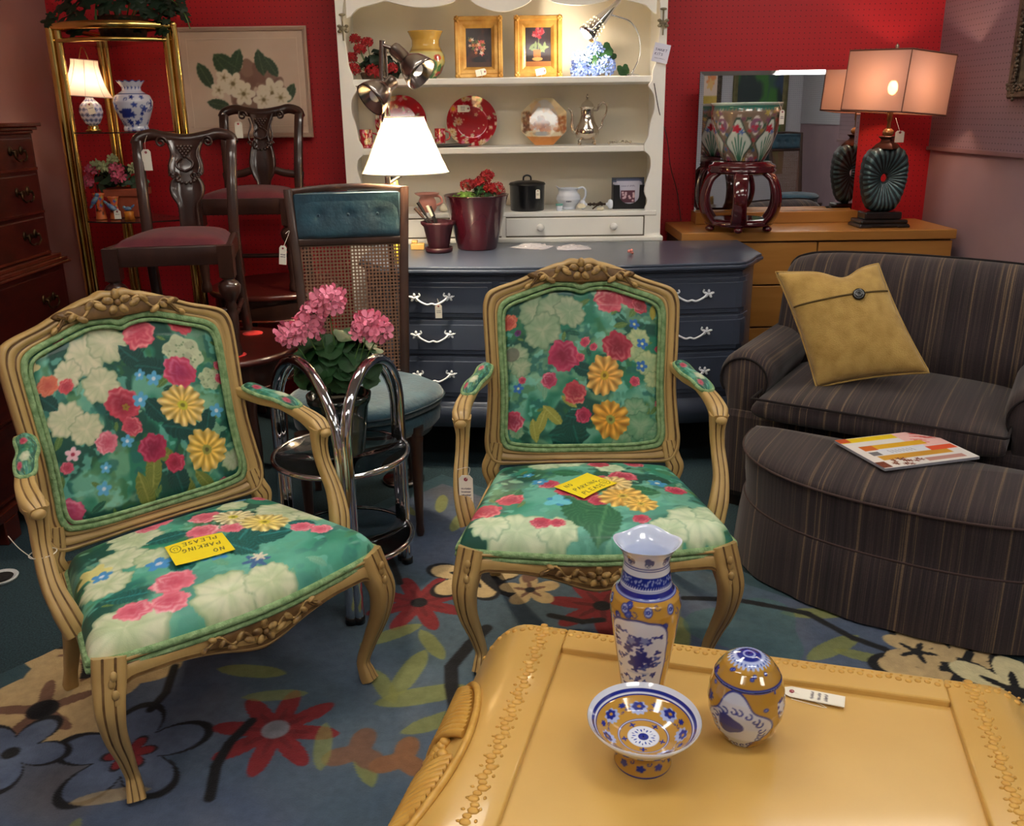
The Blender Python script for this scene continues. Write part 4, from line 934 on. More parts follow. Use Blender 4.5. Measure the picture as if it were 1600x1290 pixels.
# ------------------------------------------------------------------ price tags
m_card = mat('tag_card', (236, 230, 216), (228, 220, 204), 12, .8); m_ring = mat('tag_eyelet', (150, 64, 74), rough=.7); m_string = mat('cotton_string', (226, 220, 206), rough=.9); m_ink = mat('pen_ink', (70, 66, 70), rough=.7)
m_ink2 = cmat('tag_face', .8)
def tag_(label, loc, rot=(0, 0, 0), w_=.032, h_=.065, string=None, lines=3, group=None, seed=1, card=m_card):
    """upright tag: hangs in local XZ from its eyelet at the origin"""
    t = T('price_tag', label, 'price tag', loc, rot, group)
    c = Canvas(32, 64, (238, 232, 218)); scribble_n = lines
    for k in range(lines): scribble(c, .15, .85, .38+.14*k, .05, .05, (110, 104, 108), seed+k)
    n = [(-.5, -1), (.5, -1), (.5, -.12), (.28, 0), (-.28, 0), (-.5, -.12)]
    top = h_*.12
    mb = MB().prism([(x*w_, z*h_+top) for x, z in n], 'y', 0, .0012); mb.obj('card', card, t)
    f = panel('written_face', (-w_*.46, -.0004, -h_*.97+top), (w_*.46, -.0004, -h_*.97+top), (-w_*.46, -.0004, -h_*.16+top), c, m_ink2, 20, 36, parent=t)
    mb = MB().lathe([(w_*.14, 0), (w_*.14, .001)], 12, M=Matrix.Translation((0, -.0003, -h_*.02))@Matrix.Rotation(PI/2, 4, 'X')); mb.obj('eyelet', m_ring, t)
    if string:
        inv = (Matrix.Translation(loc)@Euler(rot).to_matrix().to_4x4()).inverted()
        mb = MB().tube(crom([inv@Vector(p) for p in string]+[(0, -.001, -.002)], 5), .0007, 5); mb.obj('string', m_string, t)
    return t
pt_ = G(1236, 1073, TZ)
tag_('white card tag lying on the mustard coffee table, right of the egg jar', (pt_.x, pt_.y, TZ-.009), (R(-92), 0, R(-15+82)), .032, .105, [(pt_.x-.005, pt_.y-.02, TZ-.010), (pt_.x+.05, pt_.y-.045, TZ-.011)], 3, seed=3)
note('yellow handwritten note on the seat of the chair before the dresser', Vector((.1985, 2.2475, .4705)), R(43.8), .137, .110, tilt=0)
note('yellow handwritten note, upside down, on the seat of the left armchair', Vector((-.748, 1.905, .4705)), R(-146.7), .1365, .108)

# ------------------------------------------------------------------ striped armchair, ottoman, pillow, magazine
m_str = stripe_mat('brown_striped_fabric'); m_cord = mat('dark_welt', (26, 18, 20), rough=.9)
SO = Vector((.871, 2.94, 0)); SR = R(-33)
sofa = T('striped_armchair', 'wide brown striped armchair with rolled arms and a yellow pillow', 'armchair', SO, SR)
def sw(x, y, z=0): c, s = math.cos(SR), math.sin(SR); return Vector((SO.x+x*c-y*s, SO.y+x*s+y*c, z))
XL, XR = -.20, .93
mb = MB().box(XL+.03, XR-.03, .10, .88, .045, .40); mb.obj('base', m_str, sofa, bevel=.03)
mb = MB()   # seat cushion, T-shape with crown
nu, nv = 50, 44; v, u = np.mgrid[0:nv, 0:nu]; u = u/(nu-1)*2-1; v = v/(nv-1)*2-1
def cushion(name, x0, x1, y0, y1, z0, z1, crown, m, parent, flare=0, p=4):
    e = 1-np.maximum(np.abs(u), np.abs(v)); h = (1-(1-np.clip(e/.16, 0, 1))**2)**.5
    uu = np.sign(u)*(1-(1-np.abs(u))**1.6); vv = np.sign(v)*(1-(1-np.abs(v))**1.6); h = (1-np.abs(uu)**10)**.3*(1-np.abs(vv)**10)**.3
    X = (x0+x1)/2+(x1-x0)/2*uu*(1+flare*(vv < -.45)); Y = (y0+y1)/2+(y1-y0)/2*vv
    zt = z0+(z1-z0)*(.5+.5*h)+crown*np.cos(uu*PI/2)*np.cos(vv*PI/2)**.6; zb = z0+(z1-z0)*(.5-.5*h)
    o = len
    a = np.stack([X, Y, zt], -1); b = np.stack([X, Y, zb], -1)
    mbx = MB(); idx = np.arange(nu*nv).reshape(nv, nu)
    f1 = [(int(idx[j, i]), int(idx[j, i+1]), int(idx[j+1, i+1]), int(idx[j+1, i])) for j in range(nv-1) for i in range(nu-1)]
    mbx.add(a.reshape(-1, 3).tolist(), f1); mbx.add(b.reshape(-1, 3).tolist(), [q[::-1] for q in f1])
    ob = mbx.obj(name, m, parent, fix=True)
    rim = [a[0, i] for i in range(nu)]+[a[j, -1] for j in range(nv)]+[a[-1, i] for i in range(nu-1, -1, -1)]+[a[j, 0] for j in range(nv-1, -1, -1)]
    rim = resample([tuple(q) for q in rim], 120)[:-1]
    return ob, rim
sc_, rim = cushion('seat_cushion', .0-.035, .725+.035, -.005, .66, .395, .485, .035, m_str, sofa)
MB().tube([(p[0], p[1], .482) for p in rim], .0045, 6, closed=True).obj('welt', m_cord, sc_)
# arms
for s, xc in ((-1, -.105), (1, .83)):
    mb = MB(); sec = [(math.cos(a)*.098, .525+math.sin(a)*.088) for a in np.linspace(-.6, PI+.6, 22)]+[(-.066, .43), (-.062, .05), (.062, .05), (.066, .43)]
    n = len(sec); vs = []; ys = [.115, .135, .17]+list(np.linspace(.22, .80, 6)); sc2 = [.86, .96, 1]+[1]*6
    for j, y in enumerate(ys):
        for (x, z) in sec: vs.append((xc+x*sc2[j], y, .3+(z-.3)*(sc2[j]*.5+.5)))
    fs = [(j*n+i, j*n+(i+1) % n, (j+1)*n+(i+1) % n, (j+1)*n+i) for j in range(len(ys)-1) for i in range(n)]+[tuple(range(n))[::-1]]
    mb.add(vs, fs); ob = mb.obj('arm', m_str, sofa, fix=True)
    MB().tube([(xc+x*.88, .113, .3+(z-.3)*.93) for x, z in sec[:22]], .004, 6).obj('arm_welt', m_cord, ob)
# back: plump rounded slab leaning
mb = MB(); W0_, W1_ = XL+.055, XR-.055
secb = []
prof_b = [(.60, .40), (.561, .55), (.60, .70), (.635, .82), (.68, .882), (.74, .905), (.80, .895), (.85, .84), (.88, .70), (.90, .45), (.90, .05), (.64, .05)]
prof_b = [(a.x, a.y) for a in crom([Vector((p[0], p[1], 0)) for p in prof_b], 3)]
xs = [-1, -.99, -.96, -.92, -.8, -.6, -.3, 0, .3, .6, .8, .92, .96, .99, 1]; n = len(prof_b); vs = []
for xx in xs:
    k = (1-abs(xx)**9)**.35 if abs(xx) < 1 else 0
    for (y, z) in prof_b:
        yc, zc = .75, min(z, .5); vs.append(((W0_+W1_)/2+(W1_-W0_)/2*xx, yc+(y-yc)*(.55+.45*k), z-(1-k)*.09*max(0, (z-.5)/.4) - .018*xx*xx*max(0, (z-.5)/.4)))
fs = [(j*n+i, (j+1)*n+i, (j+1)*n+(i+1) % n, j*n+(i+1) % n) for j in range(len(xs)-1) for i in range(n)]+[tuple(range(n)), tuple(range((len(xs)-1)*n, len(xs)*n))[::-1]]
mb.add(vs, fs); bk = mb.obj('backrest', m_str, sofa, fix=True)
iz = max(range(n), key=lambda i: prof_b[i][1]); pts = [Vector(vs[j*n+iz])+Vector((0, 0, .002)) for j in range(len(xs))]
MB().tube(crom([Vector(vs[0*n+6])]+pts+[Vector(vs[(len(xs)-1)*n+6])], 4), .0045, 6).obj('welt', m_cord, bk)
for x0 in (XL+.05, XR-.11):
    for y0_ in (.14, .80): MB().box(x0, x0+.05, y0_, y0_+.05, 0, .05).obj('foot', mat('dark_foot', (30, 20, 16), rough=.4), sofa)
# ottoman (half-round), front skirt with a kick pleat
ott = T('striped_ottoman', 'half-round brown striped ottoman pushed against the striped armchair, magazine on top', 'ottoman', sw(.555, -.03), SR)
def dshape(r, n=60, yb=-.012):
    e = 2/2.35
    return [(-r*1.0*abs(math.cos(a))**e*(1 if math.cos(a) > 0 else -1), yb-(r-.128)*abs(math.sin(a))**e) for a in np.linspace(0, PI, n)]+[(r*.97, yb+.004), (0, yb+.006), (-r*.97, yb+.004)]
def ring3(r, z, N=140, yb=-.012):
    p = dshape(r, 60, yb); p = resample([(a, b, 0) for a, b in p+[p[0]]], N+1)[:-1]; return [(q[0], q[1], z) for q in p]
def loft(mbx, rings, cap=True, mi=0):
    n = len(rings[0]); vs = [p for r in rings for p in r]
    fs = [(j*n+i, j*n+(i+1) % n, (j+1)*n+(i+1) % n, (j+1)*n+i) for j in range(len(rings)-1) for i in range(n)]
    mbx.add(vs, fs, mi)
    if cap: mbx.add([p for p in rings[-1]], [tuple(range(n))], mi)
mb = MB(); rings = [ring3(.555, .225), ring3(.551, .24), ring3(.558, .30), ring3(.561, .37)]
loft(mb, rings, False); mb.obj('body', m_str, ott)
mb = MB(); rings = [ring3(.561, .37), ring3(.568, .385), ring3(.554, .40)]
for t in np.linspace(0, 1, 12)[1:]: rings.append([(x*(1-.98*t), -.22+(y+.22)*(1-.98*t), .40+.038*math.sin(t*PI/2)**.7) for x, y, z in ring3(.554, 0)])
loft(mb, rings); cu = mb.obj('top_cushion', m_str, ott)
MB().tube([Vector(p) for p in ring3(.568, .384)], .004, 6, closed=True).obj('welt', mat('brown_welt', (66, 50, 48), rough=.9), cu)
mb = MB(); rr = []
for j, (z, k) in enumerate(((.225, 0), (.21, .3), (.12, .7), (.018, 1))):
    rr.append([])
    base = ring3(.554+.028*k, z)
    for i, (x, y, zz) in enumerate(base):
        d = .006*k*math.sin(i*.55)*math.sin(i*.21); a = math.atan2(y+.2, x); pl = -.004*k*math.exp(-((a+2.5)/.06)**2)
        rr[-1].append((x+(d+pl)*math.cos(a), y+(d+pl)*math.sin(a), zz))
loft(mb, rr, False); mb.obj('skirt', m_str, ott)
MB().tube([Vector(p) for p in ring3(.555, .224)], .0035, 6, closed=True).obj('skirt_welt', mat('brown_welt', (66, 50, 48)), ott)
for a in (-2.6, -1.57, -.55): MB().lathe([(.02, .0115), (.025, .21)], 12, c=(.36*math.cos(a), -.10+.20*math.sin(a), 0)).obj('foot', mat('dark_foot', (30, 20, 16)), ott)
# pillow
m_pil = mat('mustard_linen', (190, 156, 88), (166, 132, 68), 22, .9, bump=.7, bscale=260, sheen=.2, lo=.35, hi=.7)
bl, br, tl, tr = P(1276, 606, 3.02), P(1452, 582, 2.90), P(1212, 425, 3.22), P(1372, 412, 3.16)
ce = (bl+br+tl+tr)/4; ex = ((br+tr)-(bl+tl)).normalized(); ez = ((tl+tr)-(bl+br)).normalized(); ey = ez.cross(ex).normalized()
pil = T('throw_pillow', 'mustard linen pillow with a dark button, propped in the striped armchair', 'pillow', ce)
n_ = 40; front = np.zeros((n_, n_, 3)); back = np.zeros((n_, n_, 3))
for j in range(n_):
    for i in range(n_):
        a, b = i/(n_-1), j/(n_-1)
        p = bl.lerp(br, a).lerp(tl.lerp(tr, a), b)-ce
        A, B = 2*a-1, 2*b-1
        inw = .10*(1-A*A)*abs(B)**2*1.0; inh = .09*(1-B*B)*abs(A)**2
        p = p-ez*(B*inw*.12)-ex*(A*inh*.12)
        if b > .8: p += ez*(-.035*math.exp(-((a-.62)/.16)**2)*(b-.8)*5)
        th_ = .075*((1-A**2)*(1-B**2))**.42+.004*math.sin(a*9+b*4)*(1-A*A)*(1-B*B)
        front[j, i] = p-ey*0+(-ey if ey.y > 0 else ey)*th_; back[j, i] = p-(-ey if ey.y > 0 else ey)*th_*.6
mb = MB(); idx = np.arange(n_*n_).reshape(n_, n_); f1 = [(int(idx[j, i]), int(idx[j, i+1]), int(idx[j+1, i+1]), int(idx[j+1, i])) for j in range(n_-1) for i in range(n_-1)]
mb.add(front.reshape(-1, 3).tolist(), f1); mb.add(back.reshape(-1, 3).tolist(), [q[::-1] for q in f1]); mb.obj('cover', m_pil, pil, fix=True)
fn = (-ey if ey.y > 0 else ey)
mb = MB(); jb = 26; pts = [Vector(front[int(jb+.06*i), i]).lerp(Vector(front[int(jb+.06*i)+1, i]), (.06*i) % 1)+fn*.002 for i in range(1, n_-1)]; 
mb.tube(pts, .0035, 6); mb.obj('flap_edge', mat('dark_seam', (96, 76, 40), rough=.9), pil)
bt = Vector(front[jb+1, int(n_*.66)])+fn*.006
rotb = fn.to_track_quat('Z', 'Y').to_matrix().to_4x4()
MB().lathe([(.0, -.004), (.018, -.004), (.0215, .002), (.020, .008), (.015, .011), (.011, .008), (.006, .009), (0, .010)], 24, M=Matrix.Translation(bt)@rotb).obj('button', mat('glossy_black_button', (10, 9, 9), rough=.22, coat=.35), pil)
mb = MB(); MB_ = [Vector(front[0, i]) for i in range(n_)]+[Vector(front[j, -1]) for j in range(n_)]+[Vector(front[-1, i]) for i in range(n_-1, -1, -1)]+[Vector(front[j, 0]) for j in range(n_-1, -1, -1)]
mb.tube([Vector(p) for p in resample([tuple(q) for q in MB_], 120)[:-1]], .004, 6, closed=True); mb.obj('seam', m_pil, pil)
# magazine
c = Canvas(150, 110, (236, 232, 230)); q = np.random.RandomState(2)
c.rect(.02, .02, .62, .16, (240, 206, 40)); c.rect(.0, .0, .12, .14, (206, 84, 50)); c.rect(.62, 0, 1, .5, (248, 200, 196))
for k in range(12): x = .66+.3*q.rand(); y = .04+.4*q.rand(); c.line([(x, y), (x+.10, y+.04)], .012, (222, 70, 70))
c.rect(.2, .30, .78, .44, (232, 180, 50)); c.rect(.10, .30, .24, .46, (214, 110, 50)); c.rect(.2, .46, .72, .62, (226, 232, 246)); c.rect(.12, .64, .86, .78, (216, 160, 60)); c.rect(.1, .5, .2, .62, (120, 120, 130))
for k in range(16): x, y = .12+.35*q.rand(), .76+.2*q.rand(); c.shape(x, y, .03, lambda t: .6+.4*np.sin(5*t), (120, 60, 46))
c.rect(.70, .52, .98, .66, (238, 96, 60)); c.rect(.0, .80, .10, .98, (110, 40, 40)); c.rect(.5, .84, .9, .94, (200, 150, 140))
for k in range(7): c.line([(.30+.04*k, .5), (.32+.04*k, .58)], .006, (90, 96, 120))
MZ = .442
a_, b_, c_, d_ = G(1304, 688, MZ+.008), G(1383, 732, MZ+.008), G(1531, 713, MZ+.008), G(1440, 679, MZ+.008)
mg = T('magazine', 'glossy home magazine with a yellow and red cover lying on the striped ottoman', 'magazine', (b_.x, b_.y, MZ))
def loc_(p, z): return Vector((p.x-b_.x, p.y-b_.y, z))
panel('cover', loc_(b_, .0085), loc_(c_, .0085), loc_(a_, .0085), c, cmat('glossy_cover', .25, .5), 110, 80, parent=mg)
mg.children[0].data.transform(Matrix.Identity(4))
mb = MB(); q4 = [a_, b_, c_, d_]; vs = [loc_(p, 0) for p in q4]+[loc_(p, .0078) for p in q4]
mb.add(vs, [(0, 3, 2, 1), (4, 5, 6, 7)]+[(i, (i+1) % 4, (i+1) % 4+4, i+4) for i in range(4)], 0, False); mb.obj('pages', mat('grey_pages', (150, 150, 160), rough=.6), mg)
# ------------------------------------------------------------------ blue-grey dresser
m_blue = mat('blue_grey_paint', (62, 70, 88), (70, 78, 96), 3, .33, coat=.3, bump=.05, bscale=30)
m_blue_d = mat('blue_grey_shadowline', (30, 36, 50), rough=.5)
m_wpull = mat('white_painted_pull', (232, 236, 244), rough=.35)
dr = T('blue_dresser', 'long blue-grey painted French style dresser with white scroll pulls', 'dresser', (0, 0, 0))
DX0, DX1, DZ = -.62, 1.045, .872; YB_ = 4.14
def yfront(x):   # serpentine front
    t = (x-DX0)/(DX1-DX0); c = 2*t-1
    y = 3.50+.05*math.cos(c*PI*1.0)*-.35+.03*c*c
    e = max(0, abs(c)-.86)/.14; return y+.20*e**1.4
xs = [DX0+(DX1-DX0)*i/80 for i in range(81)]
def plan(off=0): return [(DX0-off*.6 if i == 0 else (DX1+off*.6 if i == 80 else x), yfront(x)-off) for i, x in enumerate(xs)]+[(DX1+off*.6, YB_), (DX0-off*.6, YB_)]
mb = MB()
for z0, z1, of in ((DZ-.012, DZ, .024), (DZ-.026, DZ-.012, .032), (DZ-.036, DZ-.026, .018)): mb.prism(plan(of), 'z', z0, z1)
mb.obj('top', m_blue, dr, bevel=.004, fix=True)
mb = MB().prism(plan(-.012), 'z', .19, DZ-.036); mb.obj('carcass', m_blue, dr, fix=True)
cols = [(-.585, -.075), (-.045, .475), (.505, .985)]
rows = [(.700, .805), (.520, .665), (.335, .485)]
rows = [(.662, .805), (.508, .650), (.325, .496)]
def drawer_front(x0, x1, z0, z1):
    mb = MB(); n = 16
    for (a, b, c_, d, th, of) in ((x0, x1, z0, z1, .010, 0), (x0+.018, x1-.018, z0+.018, z1-.018, .005, .010)):
        pf = [(a+(b-a)*i/n) for i in range(n+1)]
        o = [(x, yfront(x)+.012-of-th) for x in pf]+[(x, yfront(x)+.014-of) for x in pf[::-1]]
        mb.prism(o, 'z', c_, d)
    return mb.obj('drawer', m_blue, dr, bevel=.003, fix=True)
def bail(parent, x, z):
    y = yfront(x)-.010; mb = MB()
    for s in (-1, 1):
        c = Vector((x+s*.062, y, z))
        for k in range(5):
            a = k*PI*2/5+.3; mb.ell(c+Vector((math.cos(a)*.013+s*.008, 0, math.sin(a)*.010)), (.009, .003, .0055), 8, 5, M=Matrix.Rotation(-a, 3, 'Y'))
        mb.tube(crom([c+Vector((s*.030, 0, .006)), c+Vector((s*.016, 0, .0)), c, c+Vector((-s*.014, 0, .008)), c+Vector((-s*.010, 0, .018))], 4), .0035, 6)
        mb.ell(c, (.006, .008, .006), 8, 6)
    mb.tube(crom([(x-.060, y-.010, z-.002), (x-.045, y-.014, z-.014), (x-.018, y-.016, z-.026), (x, y-.016, z-.022), (x+.018, y-.016, z-.026), (x+.045, y-.014, z-.014), (x+.060, y-.010, z-.002)], 5), .0042, 8)
    mb.obj('pull', m_wpull, parent, label='white scroll-ended bail pull')
for (x0, x1) in cols:
    for (z0, z1) in rows:
        d = drawer_front(x0, x1, z0, z1); bail(d, (x0+x1)/2+(.012 if x0 < -.1 else 0)+(-.02 if x0 > .4 else 0), (z0+z1)/2+.012)
for (x0, x1) in ((-.585, -.02), (0.0, .985)):
    n = 20; pf = [(x0+(x1-x0)*i/n) for i in range(n+1)]
    mb = MB().prism([(x, yfront(x)+.004) for x in pf]+[(x, yfront(x)+.014) for x in pf[::-1]], 'z', .815, .832); mb.obj('frieze_moulding', m_blue, dr, bevel=.002, fix=True)
mb = MB()
pf = [DX0+.02+(DX1-DX0-.04)*i/60 for i in range(61)]
low = [.19-.05*math.exp(-((x-.21)/.10)**2)-.03*(math.exp(-((x-DX0)/.10)**2)+math.exp(-((x-DX1)/.10)**2)) for x in pf]
vs = []; 
for x, l in zip(pf, low): y = yfront(x); vs += [(x, y+.006, l), (x, y+.006, .30), (x, y+.03, .30), (x, y+.03, l)]
mb.add(vs, [(i*4+k, (i+1)*4+k, (i+1)*4+(k+1) % 4, i*4+(k+1) % 4) for i in range(60) for k in range(4)], 0, True); mb.obj('apron', m_blue, dr, fix=True)
for (x, y, sx, sy) in ((DX1-.03, yfront(DX1)-.005, .35, -1), (DX0+.03, yfront(DX0)-.005, -.35, -1), (DX1-.05, YB_-.04, .3, .6), (DX0+.05, YB_-.04, -.3, .6)):
    p = crom([(x, y, .30), (x+sx*.05, y+sy*.02, .22), (x+sx*.02, y, .12), (x-sx*.01, y+.01, .05), (x+sx*.04, y+sy*.02, .012)], 5)
    MB().sweep(p, lerplist([(.03, .03), (.032, .032), (.020, .020), (.014, .014), (.022, .022)], 5), [(math.cos(a), math.sin(a)) for a in np.linspace(0, 2*PI, 12, endpoint=False)]).obj('leg', m_blue, dr)
# side panel facing right
MB().box(DX1-.004, DX1+.004, yfront(DX1)+.05, YB_-.05, .34, .78).obj('side_panel', m_blue, dr, bevel=.003)
# caster cups
m_glass = mat('clear_glass', (235, 240, 240), rough=.03, trans=1, ior=1.45)
m_ringm = mat('pale_plastic', (206, 210, 214), rough=.3, coat=.4)
def cup(label, x, y, z=.0):
    t = T('caster_cup', label, 'caster cup', (x, y, z))
    MB().lathe([(.0, 0), (.046, 0), (.052, .010), (.050, .013), (.042, .007), (0, .007)], 32).obj('ring', m_ringm, t)
    MB().lathe([(0, .0075), (.034, .0075), (.036, .0095), (0, .0095)], 24).obj('pad', mat('dark_felt', (24, 22, 24), rough=.9), t)
cup('pale round caster cup under the right leg of the blue-grey dresser', DX1-.018, yfront(DX1)-.012, 0)
q_ = G(3, 905, 0); cup('pale round caster cup on the carpet by the mahogany chest', q_.x, q_.y)

# ------------------------------------------------------------------ white hutch
m_crm = mat('cream_painted_wood', (240, 238, 230), (246, 244, 238), 3, .4, coat=.15, bump=.05, bscale=20)
m_crmb = mat('cream_back_boards', (238, 230, 212), (244, 236, 220), 2, .5)
HY0, HY1 = 4.22, 4.58; HX0, HX1 = -.757, .711; ZT, ZM, ZB = 1.604, 1.300, 1.004
hu = T('white_hutch', 'tall cream painted open hutch with scalloped sides and shelves of ornaments', 'hutch', (0, 0, 0))
def side(s):
    xo = HX0 if s < 0 else HX1; d = 1 if s < 0 else -1; pts = [(xo, 0), (xo, 2.10)]
    inner = [(.10, 2.10), (.10, 2.00), (.055, 1.96), (.035, 1.90), (.032, 1.80), (.040, 1.72), (.045, 1.66), (.060, 1.62), (.060, 1.585), (.075, 1.56), (.050, 1.52), (.045, 1.46), (.062, 1.40), (.070, 1.34), (.085, 1.31), (.085, 1.275), (.060, 1.25), (.055, 1.20), (.072, 1.14), (.080, 1.09), (.066, 1.05), (.075, 1.015), (.075, .87), (.075, 0)]
    seg = crom([(xo+d*a, z, 0) for a, z in inner[:-2]], 3); pts = pts+[(p.x, p.y) for p in seg]+[(xo+d*.075, .87), (xo+d*.075, 0)]
    MB().prism(pts[::-1] if s > 0 else pts, 'y', HY0, HY0+.022).obj('face_frame', m_crm, hu, bevel=.002, fix=True)
side(-1); side(1)
MB().box(HX0, HX0+.02, HY0+.022, HY1, 0, 2.1).obj('side_panel', m_crm, hu); MB().box(HX1-.02, HX1, HY0+.022, HY1, 0, 2.1).obj('side_panel', m_crm, hu)
MB().box(HX0+.02, HX1-.02, HY1-.012, HY1, 0, 2.1).obj('back_panel', m_crmb, hu)
MB().box(HX0-.02, HX1+.02, HY0-.02, HY1, 2.1, 2.14).obj('cornice', m_crm, hu, bevel=.008)
# scalloped valance
pv = []; n = 90
for i in range(n+1):
    x = HX0+.05+(HX1-HX0-.10)*i/n; c = (i/n)*2-1
    z = 1.930-.030*abs(math.cos(c*PI*2.0))**1.0-.022*math.exp(-(c/.16)**2)+.022*math.exp(-((abs(c)-.24)/.05)**2)+.05*max(0, (abs(c)-.82)/.18)*0-.04*math.exp(-((abs(c)-1)/.05)**2)
    pv.append((x, z))
mb = MB(); vs = [(x, HY0-.004, z) for x, z in pv]+[(x, HY0-.004, 2.1) for x, z in pv]+[(x, HY0+.02, z) for x, z in pv]+[(x, HY0+.02, 2.1) for x, z in pv]; m = n+1
fs = [(i, i+1, m+i+1, m+i) for i in range(n)]+[(2*m+i, 3*m+i, 3*m+i+1, 2*m+i+1) for i in range(n)]+[(i, 2*m+i, 2*m+i+1, i+1) for i in range(n)]
mb.add(vs, fs, 0, False); mb.obj('valance', m_crm, hu)
for z in (ZT, ZM): MB().box(HX0+.02, HX1-.02, HY0+.012, HY1-.012, z-.028, z).obj('shelf', m_crm, hu, bevel=.004)
MB().box(HX0+.02, HX1-.02, HY0-.004, HY1-.012, ZB-.022, ZB).obj('shelf', m_crm, hu, bevel=.004)
MB().box(HX0+.075, HX1-.075, HY0+.003, HY1-.012, .885, ZB-.022).obj('drawer_carcass', mat('dark_gap', (110, 104, 92), rough=.8), hu)
for (x0, x1) in ((HX0+.082, -.040), (-.018, HX1-.082)):
    d = MB().box(x0, x1, HY0-.006, HY0+.02, .893, ZB-.028).obj('drawer', m_crm, hu, bevel=.003)
    for f in (.25, .78): MB().lathe([(.006, 0), (.006, .012), (.016, .018), (.018, .026), (.012, .033), (0, .034)], 20, M=Matrix.Translation((x0+(x1-x0)*f, HY0-.006, .935))@Matrix.Rotation(PI/2, 4, 'X')).obj('knob', m_crm, d)
MB().box(HX0-.012, HX1+.012, HY0-.018, HY1, .862, .886).obj('waist_moulding', m_crm, hu, bevel=.006)
MB().box(-.040, -.018, HY0-.002, HY0+.02, .886, ZB-.022).obj('divider', m_crm, hu); MB().box(HX0+.075, HX1-.075, HY0+.001, HY0+.02, 0, .862).obj('lower_front', m_crm, hu, bevel=.002)
m_old = mat('aged_brass_key', (150, 140, 116), (110, 100, 80), 30, .45, metal=.5)
for i, (u, v) in enumerate(((1036, 36), (536, 45))):
    p = P(u, v, HY0-.006); mb = MB()
    mb.tube([p+Vector((0, -.004, .055)), p+Vector((0, -.004, -.05))], .004, 8); mb.ell(p+Vector((0, -.003, .0)), (.018, .005, .012), 10, 6); mb.ell(p+Vector((0, -.003, .058)), (.016, .005, .006), 10, 6)
    for a in (.6, 2.5, 3.8, 5.6): mb.ell(p+Vector((.02*math.cos(a), -.003, .018*math.sin(a))), (.010, .004, .007), 8, 5)
    mb.obj('scroll_hook', m_old, hu)
# sign
c = Canvas(64, 90, (222, 222, 240)); write(c, 'SMART', .10, .40, .17, .022, (60, 60, 110)); write(c, 'KITS', .12, .62, .17, .022, (60, 60, 110)); scribble(c, .15, .8, .78, .04, .015, (130, 130, 160))
p = P(1033, 83, HY0-.012)
si = T('paper_sign', 'small white handwritten paper sign taped to the right side of the hutch', 'sign', p, (0, R(12), 0))
panel('paper', (-.036, 0, -.040), (.036, 0, -.040), (-.036, 0, .040), c, cmat('white_paper', .7), 64, 90, parent=si); MB().box(-.036, .036, .0006, .002, -.04, .04).obj('backing', mat('white_card', (226, 226, 236), rough=.8), si)
# power cord down the red wall beside the hutch
pts = [P(*q) for q in ((1022, 130, HY0-.006), (1030, 175, HY0-.004), (1042, 215, 4.3), (1048, 262, 4.5), (1058, 300, 4.58), (1064, 345, 4.58))]
o = MB().tube(crom(pts, 6), .0022, 6).obj('power_cord', mat('brown_cord', (70, 56, 52), rough=.5), label='thin brown lamp cord hanging down the right side of the hutch', cat='cord')

# ------------------------------------------------------------------ plants
m_leaf = mat('geranium_leaf', (38, 84, 40), (24, 58, 30), 30, .55, bump=.2, bscale=60); m_leafd = mat('dark_leaf', (22, 44, 28), (14, 30, 20), 30, .5)
m_leafy = mat('bright_green_leaf', (120, 160, 60), (70, 120, 50), 20, .55)
m_pink = mat('pink_petal', (250, 168, 190), (240, 120, 158), 60, .6); m_redp = mat('red_petal', (176, 12, 26), (126, 5, 16), 60, .6)
m_dpink = mat('dusty_pink_petal', (206, 96, 120), (180, 70, 100), 60, .6); m_bluep = mat('blue_hydrangea_petal', (110, 146, 214), (150, 166, 226), 50, .6)
m_stem = mat('green_stem', (84, 120, 60), rough=.6)
def leaf_mesh(name, kind='ger'):
    n = 22; vs = [(0, 0, 0)]; fs = []
    for ring, rr in ((0, .5), (1, 1.0)):
        for i in range(n):
            a = 2*PI*i/n
            if kind == 'ger': r = rr*(1-.10*abs(math.sin(a*4))-.55*math.exp(-((a-PI)/.22)**2)); z = .16*rr*rr*math.sin(a*3)+.12*rr
            elif kind == 'ivy': r = rr*(.55+.45*abs(math.cos(a*2.5))**1.3)*(1-.3*math.exp(-((a-PI)/.5)**2)); z = -.12*rr*rr
            else: r = rr*(1-.55*abs(math.sin(a))**.9); z = .15*rr*rr*math.cos(a)
            vs.append((r*math.cos(a), r*math.sin(a), z))
    for i in range(n):
        k = (i+1) % n; fs.append((0, 1+i, 1+k)); fs.append((1+i, 1+n+i, 1+n+k, 1+k))
    me = bpy.data.meshes.new(name); me.from_pydata(vs, [], fs); me.polygons.foreach_set('use_smooth', [True]*len(fs)); return me
LEAFM = {}
def leaf(parent, p, size, d, m, kind='ger', rnd=random):
    key = (kind, m.name)
    if key not in LEAFM: LEAFM[key] = leaf_mesh('leaf', kind); LEAFM[key].materials.append(m)
    o = bpy.data.objects.new('leaf', LEAFM[key]); COL.objects.link(o); o.parent = parent; o.location = p; o.scale = (size,)*3
    qn = Vector(d).normalized().to_track_quat('Z', 'Y'); o.rotation_mode = 'QUATERNION'; o.rotation_quaternion = qn @ Euler((0, 0, rnd.random()*6.28)).to_quaternion(); return o
